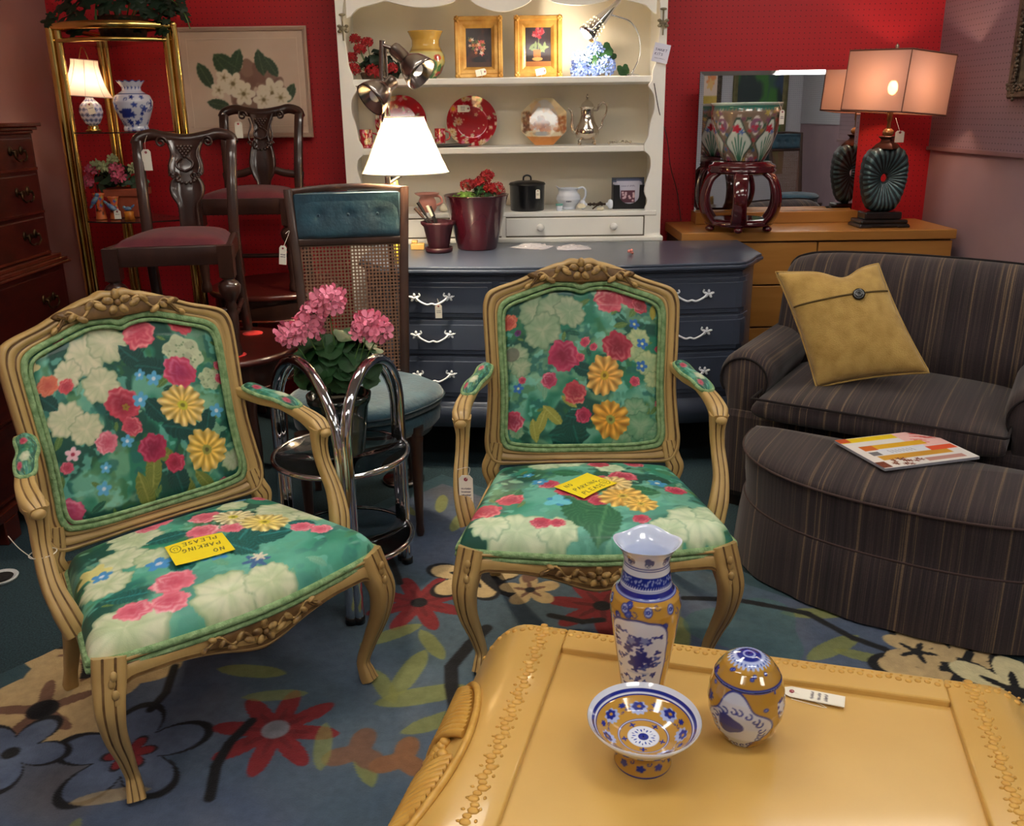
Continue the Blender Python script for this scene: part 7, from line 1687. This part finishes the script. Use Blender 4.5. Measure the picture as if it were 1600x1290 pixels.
    for s in (-1, 1):
        c0 = bk(s*.088, .425)+Vector((0, -.016, -.008)); mb.tube([c0+Vector((s*(-r_*math.cos(a)), -.002, r_*math.sin(a)-.0)) for a, r_ in zip(np.linspace(0, 9, 30), np.linspace(.022, .004, 30))], .005, 6)
        for k in range(2):
            c0 = bk(s*(.030+.018*k), .262)+Vector((0, -.018, .002*k)); mb.tube([c0+Vector((s*r_*math.cos(a), 0, r_*math.sin(a))) for a, r_ in zip(np.linspace(0, 8, 22), np.linspace(.013, .003, 22))], .0035, 5)
        mb.tube(crom([bk(s*.056, .40)+Vector((0, -.023, 0)), bk(s*.046, .36)+Vector((0, -.023, 0)), bk(s*.056, .31)+Vector((0, -.023, 0)), bk(s*.050, .275)+Vector((0, -.023, 0))], 5), .004, 6)
        mb.tube(crom([bk(s*.010, .345)+Vector((0, -.023, 0)), bk(s*.030, .325)+Vector((0, -.023, 0)), bk(s*.026, .30)+Vector((0, -.023, 0)), bk(s*.0, .285)+Vector((0, -.023, 0))], 5), .0045, 6)
    for k, (x, h) in enumerate([(a*.013+(b % 2)*.0065, .395-b*.011) for b in range(5) for a in range(-2+b//2, 3-(b+1)//2)]): mb.ell(bk(x, h)+Vector((0, -.023, 0)), (.0065, .005, .0065), 8, 6)
    for k in range(7): a = PI*k/6; mb.ell(bk(.034*math.cos(a), .248-.018*math.sin(a))+Vector((0, -.016, 0)), (.008, .005, .007), 8, 5)
    mb.obj('splat_carving', m_dw, t, label='carved grapes, leaves and scrolls')
    if splat:   # pierced lower rail
        cr = crom([bk(-.19, .085), bk(-.10, .10), bk(-.05, .115), bk(0, .09), bk(.05, .115), bk(.10, .10), bk(.19, .085)], 4)
        MB().sweep(cr, [(.010, .018)]*len(cr), [(math.cos(a), math.sin(a)) for a in np.linspace(0, 2*PI, 10, endpoint=False)], up=(0, 0, 1)).obj('lower_back_rail', m_dw, t)
    # stretchers
    for s in (-1, 1): MB().tube([(s*(hw0-.012), 0, .13), (s*(hw1), D+.03, .13)], .010, 8).obj('stretcher', m_dw, t)
    MB().tube([(-hw0+.018, .2, .13), (hw0-.018, .2, .13)], .010, 8).obj('stretcher', m_dw, t)
    return t
carved_chair('carved dark side chair with burgundy seat standing on the lower mahogany table', (-1.215, 3.16, .6045), R(7))
cb = carved_chair('carved dark side chair with pierced splat standing on the taller rear table', (-1.165, 3.93, .7005), R(0), 1)
tag_('pale tag hanging from the crest of the front carved chair', (-1.405, 3.550, 1.325), (0, 0, 0), .036, .080, [(-1.408, 3.59, 1.385), (-1.406, 3.555, 1.36)], 0, seed=50)
tag_('pale tag hanging from the crest of the rear carved chair', (-1.265, 4.33, 1.42), (0, 0, 0), .036, .075, [(-1.265, 4.36, 1.475)], 0, seed=51)

# ------------------------------------------------------------------ teal cane-back chair
m_teal = mat('teal_tufted_fabric', (28, 74, 92), (20, 56, 74), 14, .7, bump=.5, bscale=70, sheen=.4); m_wal = mat('walnut_frame', (70, 46, 36), (50, 32, 26), 6, .35, coat=.4)
def cane_mat():
    m = bpy.data.materials.new('woven_cane'); m.use_nodes = True; nt = m.node_tree; b = nt.nodes['Principled BSDF']
    tc = nt.nodes.new('ShaderNodeTexCoord'); sp = nt.nodes.new('ShaderNodeSeparateXYZ'); nt.links.new(tc.outputs['Object'], sp.inputs[0])
    def M(op, a, bv=None):
        n = nt.nodes.new('ShaderNodeMath'); n.operation = op
        for i, q in enumerate((a, bv)):
            if q is None: continue
            if isinstance(q, (int, float)): n.inputs[i].default_value = q
            else: nt.links.new(q, n.inputs[i])
        return n.outputs[0]
    fx = M('SUBTRACT', M('FRACT', M('MULTIPLY', sp.outputs[0], 78.0)), .5); fz = M('SUBTRACT', M('FRACT', M('MULTIPLY', sp.outputs[2], 78.0)), .5)
    r = M('SQRT', M('ADD', M('MULTIPLY', fx, fx), M('MULTIPLY', fz, fz))); hole = M('LESS_THAN', r, .31)
    b.inputs['Base Color'].default_value = lin((112, 78, 56)); b.inputs['Roughness'].default_value = .5
    nt.links.new(M('SUBTRACT', 1.0, hole), b.inputs['Alpha']); return m
m_cane = cane_mat()
def teal_chair(label, loc, rot):
    t = T('cane_back_chair', label, 'chair', loc, rot, 'teal cane-back chairs')
    S = .47
    def bk(x, h): return Vector((x, .44+.13*(h/.72), S+h))
    for s in (-1, 1):
        MB().sweep([bk(s*.170, -.08), bk(s*.180, .1), bk(s*.197, .45), bk(s*.213, .715)], [(.017, .020), (.017, .018), (.016, .016), (.016, .016)], [(1, .8), (.8, 1), (-.8, 1), (-1, .8), (-1, -.8), (-.8, -1), (.8, -1), (1, -.8)], up=(0, 1, 0)).obj('stile', m_wal, t)
        MB().sweep([(s*.18, .46, .42), (s*.185, .50, .2), (s*.19, .55, 0)], [(.016, .018), (.014, .015), (.012, .012)], [(1, 1), (-1, 1), (-1, -1), (1, -1)], up=(0, 1, 0)).obj('rear_leg', m_wal, t)
        MB().lathe([(.010, 0), (.016, .02), (.013, .05), (.018, .20), (.024, .36), (.026, .375), (.020, .385), (.028, .395), (.028, .42)], 18, c=(s*.19, .05, 0)).obj('front_leg', m_wal, t)
    cr = crom([bk(-.221, .705), bk(-.11, .716), bk(0, .720), bk(.11, .716), bk(.221, .705)], 4)
    MB().sweep(cr, [(.013, .012)]*len(cr), [(1, .8), (.8, 1), (-.8, 1), (-1, .8), (-1, -.8), (-.8, -1), (.8, -1), (1, -.8)], up=(0, 0, 1)).obj('crest_rail', m_wal, t)
    for h, k in ((.525, .197), (.03, .175)): MB().sweep([bk(-k, h), bk(k, h)], [(.010, .013)]*2, [(1, 1), (-1, 1), (-1, -1), (1, -1)], up=(0, 0, 1)).obj('cross_rail', m_wal, t, bevel=.003)
    n = 26; vs = []
    for j in range(n):
        for i in range(n):
            a, b = i/(n-1)*2-1, j/(n-1); h = .538+.168*b; w_ = .190+.012*b; q = bk(a*w_, h)
            d = .020*((1-a**8)*(1-(2*b-1)**8))**.5
            for cx_ in (-.55, 0, .55):
                for cz in (.5,): d -= .012*math.exp(-(((a-cx_)/.07)**2+((b-cz)/.12)**2))
            vs.append((q.x, q.y-.004-d, q.z))
    pn = MB().add(vs, [(j*n+i, j*n+i+1, (j+1)*n+i+1, (j+1)*n+i) for j in range(n-1) for i in range(n-1)]).obj('tufted_panel', m_teal, t)
    for cx_ in (-.55, 0, .55): q = bk(cx_*.196, .622); MB().ell((q.x, q.y-.016, q.z), (.006, .004, .006), 8, 6).obj('tuft_button', m_teal, pn)
    MB().box(-.188, .188, 0, .012, .538, .70).obj('panel_back', m_teal, t, loc=(0, .44+.13*.75, S), rot=(0, 0, 0))
    # cane panel as a flat grid in its own tilted frame
    ang = math.atan(.13/.72)
    vs = [(-.170, 0, 0), (.170, 0, 0), (.195, 0, .50), (-.195, 0, .50)]
    MB().add(vs, [(0, 1, 2, 3)], 0, False).obj('cane_panel', m_cane, t, loc=bk(0, .03), rot=(-ang, 0, 0), label='woven cane back')
    # round tufted seat
    pr = [(.0, .395), (.20, .395), (.222, .400), (.228, .43), (.222, .452)]
    def rw(a, j): return 1+.04*math.cos(4*a)
    MB().lathe([(0, .385), (.235, .385), (.248, .400), (.252, .43), (.246, .45), (0, .452)], 48, c=(.03, .21, 0), wob=rw).obj('seat_frame', m_teal, t)
    sc_ = MB().lathe([(.0, .452), (.235, .453), (.256, .462), (.265, .482), (.258, .502), (.225, .520), (.13, .532), (.04, .524), (0, .512)], 56, c=(.03, .21, 0), wob=rw).obj('seat_cushion', m_teal, t)
    MB().tube([(.03+.265*rw(a, 0)*math.cos(a), .21+.265*rw(a, 0)*math.sin(a), .484) for a in np.linspace(0, 2*PI, 60, endpoint=False)], .004, 6, closed=True).obj('welt', mat('dark_teal_cord', (14, 36, 48), rough=.8), sc_)
    MB().lathe([(.22, .36), (.23, .385)], 40, c=(.03, .21, 0), caps=False, wob=rw).obj('seat_rail', m_wal, t)
    return t
teal_chair('high-backed teal chair with woven cane back behind the chrome side table', (-.515, 2.80, .006), R(9))
tag_('pale tag tied to the left stile of the teal cane-back chair', (-.812, 3.175, 1.00), (0, R(6), 0), .026, .068, [(-.80, 3.18, 1.05), (-.79, 3.20, 1.055)], 2, seed=60)

# ------------------------------------------------------------------ chrome side table
CT = Vector((-.548, 2.56, 0)); t = T('chrome_side_table', 'tubular chrome and glass side table holding the pink geranium', 'table', CT+Vector((0, 0, RUGZ+.002)))
corners = [Vector((.078, -.27, 0)), Vector((.195, .140, 0)), Vector((-.225, .150, 0))]
for k in range(3):
    a_, b_ = corners[k], corners[(k+1) % 3]; dv = (b_-a_).normalized(); nrm = Vector((dv.y, -dv.x, 0)); a_ = a_+dv*.024+nrm*.0; b_ = b_-dv*.024
    L_2 = (b_-a_).length; r = L_2/2; mid = (a_+b_)/2; zt = .752-r
    pts = [a_+Vector((0, 0, .006)), a_+Vector((0, 0, zt*.5)), a_+Vector((0, 0, zt-.01))]+[mid+dv*(-r*math.cos(q))+Vector((0, 0, zt+r*math.sin(q))) for q in np.linspace(0, PI, 22)]+[b_+Vector((0, 0, zt-.01)), b_+Vector((0, 0, zt*.5)), b_+Vector((0, 0, .006))]
    MB().tube(pts, .0165, 16).obj('arch', m_chr, t)
    for q in (a_, b_): MB().lathe([(.015, 0), (.019, 0), (.019, .02), (.0165, .022)], 16, c=(q.x, q.y, 0)).obj('rubber_foot', m_blk, t)
cc = (corners[0]+corners[1]+corners[2])/3; m_tglass = mat('table_glass', (225, 238, 236), rough=.02, trans=1, ior=1.12)
for z in (.445, .16):
    MB().tube([cc+Vector((.205*math.cos(a), .205*math.sin(a), z-.006)) for a in np.linspace(0, 2*PI, 64, endpoint=False)], .009, 10, closed=True).obj('shelf_ring', m_chr, t)
    MB().lathe([(0, z-.008), (.198, z-.008), (.198, z), (0, z)], 48, c=cc).obj('glass_shelf', m_tglass, t)
# pink geranium
b = Vector((CT.x+cc.x+.005, CT.y+cc.y, .4455+RUGZ+.002))
t = T('pink_geranium', 'pink geranium in a dark glossy green pot on the chrome side table', 'potted plant', b)
MB().lathe([(0, 0), (.066, 0), (.070, .006), (.088, .15), (.096, .165), (.098, .185), (.090, .185), (.085, .16), (0, .155)], 40).obj('pot', mat('dark_green_glaze', (10, 28, 26), (16, 38, 34), 6, .18, coat=.7), t)
MB().lathe([(0, .158), (.086, .160)], 24, caps=False).obj('soil', mat('dark_soil', (30, 22, 16), rough=.95), t)
leaves(t, (.0, .015, .268), .125, .075, .10, 80, .046, m_leaf, 31); rn = random.Random(6)
leaf(t, (.085, .0, .385), .032, (0, -.5, .8), m_leaf, 'ger', rn)
MB().tube([(.03, 0, .2), (.07, 0, .30), (.085, 0, .38)], .0018, 5).obj('leaf_stem', m_stem, t)
for (u, v, r, n_) in ((512, 470, .040, 22), (490, 488, .028, 12), (455, 522, .034, 16), (478, 512, .036, 18), (575, 505, .032, 16), (592, 518, .028, 12), (566, 518, .022, 10)):
    q = P(u, v, b.y-.06)-b; umbel(t, q, (q.x*.35, -.02, .19), r, m_pink, n_, .024, rn)
# ------------------------------------------------------------------ golden dresser, mirror and things on it
m_gd = mat('honey_laminate', (176, 122, 60), (164, 110, 50), 2.5, .35, coat=.25, stretch=(1, 1, 9)); m_gdd = mat('honey_shadow_gap', (70, 44, 20), rough=.8)
gd = T('honey_dresser', 'honey-coloured low dresser with plain drawer fronts in the right corner', 'dresser', (0, 0, 0))
GX0, GX1, GY0, GY1, GZ = .80, 2.085, 4.15, 4.60, .905
MB().box(GX0, GX1, GY0, GY1, GZ-.045, GZ).obj('top', m_gd, gd, bevel=.004)
MB().box(GX0+.012, GX1-.012, GY0+.03, GY1, .05, GZ-.045).obj('carcass', m_gdd, gd)
for (x0, x1) in ((GX0+.012, (GX0+GX1)/2-.003), ((GX0+GX1)/2+.003, GX1-.012)):
    for k in range(4): z1 = GZ-.052-k*.205; MB().box(x0, x1, GY0+.008, GY0+.03, z1-.198, z1).obj('drawer', m_gd, gd, bevel=.003)
MB().box(.93, 1.74, 4.47, 4.60, GZ+.0005, .962).obj('mirror_plinth', m_gd, gd, bevel=.003)
m_mir = mat('mirror_silver', (235, 238, 240), rough=.01, metal=1)
t = T('dresser_mirror', 'wide unframed mirror upright on the honey dresser behind the fish bowl', 'mirror', (1.32, 4.50, .9635))
W_, H_2 = .79, .665
MB().box(-W_/2, W_/2, .003, .012, 0, H_2).obj('backing', mat('dark_backing', (30, 28, 28), rough=.8), t)
bw = .02; vs = [(-W_/2, .0025, 0), (W_/2, .0025, 0), (W_/2, .0025, H_2), (-W_/2, .0025, H_2), (-W_/2+bw, 0, bw), (W_/2-bw, 0, bw), (W_/2-bw, 0, H_2-bw), (-W_/2+bw, 0, H_2-bw)]
MB().add(vs, [(4, 5, 6, 7), (0, 1, 5, 4), (1, 2, 6, 5), (2, 3, 7, 6), (3, 0, 4, 7)], 0, False).obj('bevelled_glass', m_mir, t)
# stand + fish bowl
m_rose = mat('rosewood_lacquer', (74, 10, 20), (58, 6, 16), 6, .12, coat=.8)
b = Vector((1.085, 4.24, GZ+.0008))
t = T('rosewood_stand', 'barrel-shaped red lacquered rosewood stand with open bowed sides on the honey dresser', 'stand', b)
sq = lambda a, n=6: 1
MB().lathe([(0, .262), (.128, .262), (.150, .268), (.154, .278), (.146, .284), (.152, .292), (.148, .300), (.134, .306), (.130, .316), (0, .318)], 48, wob=lambda a, j: 1+.018*abs(math.cos(4*a))).obj('top', m_rose, t)
for k in range(6):
    a = 2*PI*k/6+.28; u_ = Vector((math.cos(a), math.sin(a), 0))
    p = crom([u_*.128+Vector((0, 0, .27)), u_*.165+Vector((0, 0, .235)), u_*.188+Vector((0, 0, .16)), u_*.178+Vector((0, 0, .09)), u_*.140+Vector((0, 0, .035))], 6)
    MB().sweep(p, lerplist([(.036, .013), (.032, .013), (.031, .013), (.032, .013), (.040, .013)], 6), [(1, .6), (.7, 1), (-.7, 1), (-1, .6), (-1, -.6), (-.7, -1), (.7, -1), (1, -.6)], up=u_).obj('bowed_leg', m_rose, t)
MB().lathe([(.118, .022), (.150, .024), (.160, .034), (.155, .046), (.145, .054), (.118, .056)], 48).lathe([(.118, .056), (.118, .022)], 48, caps=False).obj('base_ring', m_rose, t)
for k in range(6):
    a = 2*PI*k/6+.28; MB().ell((.150*math.cos(a), .150*math.sin(a), .014), (.022, .022, .0145), 10, 8).obj('foot', m_rose, t)
c = Canvas(360, 160, (128, 108, 92)); q = np.random.RandomState(17)
for i in range(420):
    x, y = q.rand(), q.rand(); k = [(180, 60, 70), (190, 170, 80), (70, 100, 150), (200, 190, 180), (50, 90, 70), (120, 70, 100), (160, 130, 70)][q.randint(7)]; c.shape(x, y, .008+.010*q.rand(), lambda tt: .75+.25*np.sin(5*tt), k, .85)
for k in range(6):
    x = (k+.5)/6+.17; x = x % 1
    for xx in (x,): 
        ed = lambda tt: .60+.40*np.abs(np.cos(tt))**1.5
        c.shape(xx, .50, .078, lambda tt: 1-.35*np.abs(np.sin(2*tt)), (60, 80, 70), asp=2.0); c.shape(xx, .50, .070, lambda tt: 1-.35*np.abs(np.sin(2*tt)), (206, 216, 206), asp=2.0)
        for j in range(5): c.line([(xx+.004*j-.008, .75), (xx+.018*j-.036, .38+.05*abs(j-2))], .006, (40, 110, 84))
        c.shape(xx-.008, .32, .024, lambda tt: .6+.4*np.abs(np.cos(2.5*tt)), (186, 40, 60)); c.shape(xx+.016, .36, .016, lambda tt: .7+.3*np.cos(5*tt), (80, 110, 180))
    for dx, yy in ((.083, .28), (.083, .76)):
        xx = (x+dx) % 1; c.shape(xx, yy, .036, lambda tt: .85+.12*np.cos(4*tt), (226, 216, 206), asp=1.5); c.shape(xx, yy, .028, None, (140, 96, 120), asp=1.4)
        for j in range(8): c.shape(xx+.02*q.randn()*.6, yy+.05*q.randn()*.6, .008, None, [(186, 60, 80), (90, 120, 90), (210, 200, 200)][j % 3])
c.rect(0, 0, 1, .04, (196, 210, 200)); c.rect(0, .04, 1, .085, (50, 110, 96)); c.rect(0, .97, 1, 1, (190, 190, 180))
for k in range(60): c.shape(k/60, .085, .006, None, (50, 110, 96))
b = Vector((1.093, 4.25, 1.2248)); t = T('porcelain_fish_bowl', 'large famille rose porcelain fish bowl standing on the rosewood stand', 'bowl', b)
lathe_paint('bowl', [(0, 0), (.094, 0), (.098, .006), (.118, .05), (.142, .12), (.156, .18), (.160, .215), (.156, .235), (.158, .248), (.164, .254), (.162, .257), (.150, .250), (.145, .20), (.1, .05), (0, .02)], c, m_por, 220, 120, a0=-.5, parent=t)
tag_('cream tag hanging from the rim of the porcelain fish bowl', b+Vector((.128, -.125, .215)), (0, 0, R(30)), .030, .062, [b+Vector((.11, -.12, .258))], 2, seed=70)
# large table lamp
b = Vector((1.775, 4.30, GZ+.0008)); t = T('sunburst_table_lamp', 'large lit table lamp with pierced teal sunburst body and square copper-coloured shade', 'lamp', b)
m_bz = mat('dark_bronze', (34, 30, 32), (50, 40, 36), 20, .3, metal=.5, coat=.3); m_bz2 = mat('copper_bronze', (92, 50, 36), (60, 34, 28), 12, .3, metal=.6)
MB().box(-.118, .118, -.075, .075, 0, .018).box(-.112, .112, -.07, .07, .018, .036).box(-.088, .088, -.052, .052, .036, .072).obj('base', m_bz, t, bevel=.007)
for sx in (-1, 1): MB().box(sx*.09-.03, sx*.09+.03, -.077, .077, -.0005, .012).obj('base_foot', m_bz, t, bevel=.004)
# pierced body with radial ribs
nth, nr = 112, 16; hz = .190; cz = .072+.148
def outl(a):
    ca, sa = math.cos(a), math.sin(a)
    x, z = ca, sa
    # superellipse, wider on top
    n = 4.5; r = (abs(ca/.106)**n+abs(sa/.148)**n)**(-1/n); px, pz = r*ca, r*sa
    px *= (1-.30*max(0, -pz/.148)**1.1-.14*max(0, pz/.148)**3); return px, pz
vs = []; fs = []; ms = []
for side in (-1, 1):
    for j in range(nr):
        f = j/(nr-1)
        for i in range(nth):
            a = 2*PI*i/nth; ox, oz = outl(a); ix, iz = .017*math.cos(a), .020*math.sin(a)+.006
            x, z = ix*(1-f)+ox*f, iz*(1-f)+oz*f
            rib = (i % 4) == 0; d = (.012+.040*math.sin(min(1, f*1.25)*PI/2)*(1-max(0, (f-.72)/.28)**2.2*.72))-(.006 if rib else 0)*min(1, f*4)
            if rib: pass
            vs.append((x*(1-.01*rib), side*d, cz+z))
off = nth*nr
for s_i, side in enumerate((-1, 1)):
    o = s_i*off
    for j in range(nr-1):
        for i in range(nth):
            k = (i+1) % nth; q = (o+j*nth+i, o+j*nth+k, o+(j+1)*nth+k, o+(j+1)*nth+i); fs.append(q if side < 0 else q[::-1]); ms.append(1 if (i % 4 == 0 or i % 4 == 3) else 0)
for i in range(nth):
    k = (i+1) % nth; fs.append((i, off+i, off+k, k)); ms.append(1); fs.append(((nr-1)*nth+k, off+(nr-1)*nth+k, off+(nr-1)*nth+i, (nr-1)*nth+i)); ms.append(1)
m_tb = mat('teal_pewter_glaze', (84, 112, 116), (60, 84, 90), 26, .3, metal=.35, coat=.4); m_grv = mat('dark_groove', (26, 34, 38), rough=.5)
MB().add(vs, fs, ms).obj('sunburst_body', [m_tb, m_grv], t, fix=True, label='pierced body of radiating ribs')
ztop = cz+.138
MB().lathe([(.066, 0), (.072, .004), (.052, .024), (.034, .034), (.030, .045), (.044, .056), (.044, .060), (.02, .060), (0, .060)], 4, c=(0, 0, ztop), M=None).obj('neck', m_bz2, t, rot=(0, 0, 0), bevel=.003)
MB().ell((-.0, 0, ztop+.076), (.026, .026, .020), 16, 10).lathe([(.009, ztop+.09), (.009, ztop+.125), (.013, ztop+.13), (.013, ztop+.20)], 12).obj('gourd_finial', mat('gold_bronze', (196, 140, 90), (150, 100, 60), 12, .25, metal=.6), t)
zb0, zb1 = 1.428-b.z, 1.690-b.z
shm = shade_mat('copper_shade_cloth', (172, 142, 136), (220, 186, 172), .42, .2)
hwb, hwt, hd = .168, .160, .115
Mx = Matrix.Translation((.012, 0, zb0))@Matrix.Rotation(R(4), 4, 'Y')@Matrix.Rotation(R(31), 4, 'Z')
def sq_(w_, d_, z): return [Mx@Vector(p) for p in ((-w_, -d_, z), (w_, -d_, z), (w_, d_, z), (-w_, d_, z))]
lo_, hi_ = sq_(.1625, .1625, 0), sq_(.1625, .1625, zb1-zb0)
mb = MB(); vs = lo_+hi_; mb.add(vs, [(i, (i+1) % 4, (i+1) % 4+4, i+4) for i in range(4)], 0, False); sh = mb.obj('shade', shm, t, solid=.002)
mb = MB()
for r_ in (lo_, hi_):
    for i in range(4): mb.tube([r_[i], r_[(i+1) % 4]], .004, 6)
for i in range(4): mb.tube([lo_[i], hi_[i]], .0025, 6)
mb.obj('shade_trim', mat('brown_braid', (110, 72, 60), rough=.8), sh)
MB().lathe([(.002, zb1-.01), (.002, zb1+.005), (.010, zb1+.012), (.006, zb1+.020), (.010, zb1+.028), (.004, zb1+.036), (0, zb1+.040)], 14).obj('shade_finial', mat('pewter_finial', (170, 150, 130), rough=.3, metal=.8), t)
mb = MB()
for i in range(4): mb.tube([hi_[i], (0, 0, zb1-.012)], .0016, 5)
mb.obj('shade_spider', m_bz, t)
MB().ell((0, 0, zb0+.11), (.022, .022, .032), 14, 10).obj('bulb', mat('warm_bulb', (255, 220, 160), emit=(255, 190, 110), estr=40), t)
point('table_lamp_bulb_light', b+Vector((0, -.02, zb0+.125)), 1.35, (1, .84, .72), .03)
tag_('white house-shaped tag hanging under the square shade of the sunburst lamp', b+Vector((.030, -.06, ztop+.078)), (0, 0, 0), .042, .052, [b+Vector((.02, -.02, ztop+.14))], 0, seed=80)
# dark carved frame on the right wall
b_ = Vector((WR-.013, 3.86, 1.478))
c = Canvas(60, 80, (120, 130, 130)); c.mixnoise((60, 70, 60), 3, .5, .2, 2)
m_dkf = mat('dark_carved_frame', (88, 74, 58), (54, 44, 36), 40, .5, bump=.5, bscale=70)
t = picture('carved_frame_picture', 'picture in a dark heavily carved frame on the mauve pegboard wall', (WR-.013, 3.42, 1.478), .95, .80, .085, c, m_dkf, tilt=0, rot=-PI/2, depth=.035)
mb = MB()
for k in range(150):
    s_ = k/150; 
    for (x, z) in ((-.475+.95*s_, .045), (-.475+.95*s_, .755), (-.43, .80*s_), (.43, .80*s_)): mb.ell((x+.010*math.sin(k*2), -.033, z+.012*math.cos(k*2.3)), (.009, .006, .008), 6, 4)
mb.obj('carved_leafwork', m_dkf, t, kind='stuff')
# things seen only in the mirror
c = Canvas(60, 90, (176, 150, 60)); c.mixnoise((210, 180, 90), 3, .5, .2, 2); c.rect(0, 0, 1, .45, (230, 206, 190))
q = np.random.RandomState(2)
for i in range(20): c.shape(q.rand(), .4*q.rand(), .1, lambda tt: .7+.3*np.sin(4*tt), [(240, 150, 90), (236, 190, 120), (200, 120, 110)][i % 3])
picture('golden_abstract_painting', 'golden abstract painting in a dark frame, seen in the mirror', (2.55, -3.49, 1.0), .62, 1.15, .06, c, m_dkf, tilt=0, rot=PI)
c = Canvas(60, 90, (30, 50, 50)); c.mixnoise((60, 120, 50), 3, .5, .15, 4); c.mixnoise((50, 70, 100), 4, .6, .15, 5)
picture('green_landscape_painting', 'tall dark green landscape painting in an olive frame, seen in the mirror', (3.38, -3.49, .60), .74, 1.60, .07, c, mat('olive_frame', (110, 104, 66), (84, 80, 50), 10, .4), tilt=0, rot=PI)
dup_t = teal_chair('second teal cane-back chair by the far wall, seen in the mirror', (3.38, -1.2, 0), R(165)); 
# tags
tag_('white card tag with red eyelet on the left arm of the chair before the dresser', (-.128, 2.205, .512), (0, 0, R(-5)), .038, .082, [(-.150, 2.215, .535), (-.118, 2.205, .545), (-.120, 2.20, .525)], 4, seed=90)
q = P(685, 478, 3.44); tag_('cream tag hanging from the upper left scroll pull of the blue-grey dresser', q, (0, 0, 0), .027, .056, [q+Vector((-.004, .01, .028)), q+Vector((.0, .005, .014))], 2, seed=91)
mb = MB(); pa = [Vector((-.590+.0*k, 1.79, 0)) for k in range(2)]
cs, sn = math.cos(R(43)), math.sin(R(43))
def lc(x, y, z): return Vector((-.59+x*cs-y*sn, 1.79+x*sn+y*cs, z+.013))
mb = MB(); ring_ = [lc(-.352+.028*math.cos(a), .262+.024*math.sin(a), .535) for a in np.linspace(0, 2*PI, 20, endpoint=False)]
mb.tube(ring_, .0012, 5, closed=True).tube(crom([ring_[12], ring_[12]+Vector((-.02, -.01, .03)), ring_[12]+Vector((-.045, 0, .055))], 4), .0009, 5)
mb.obj('string_loop', m_string, label='loop of white string tied round the near arm of the left armchair', cat='string')
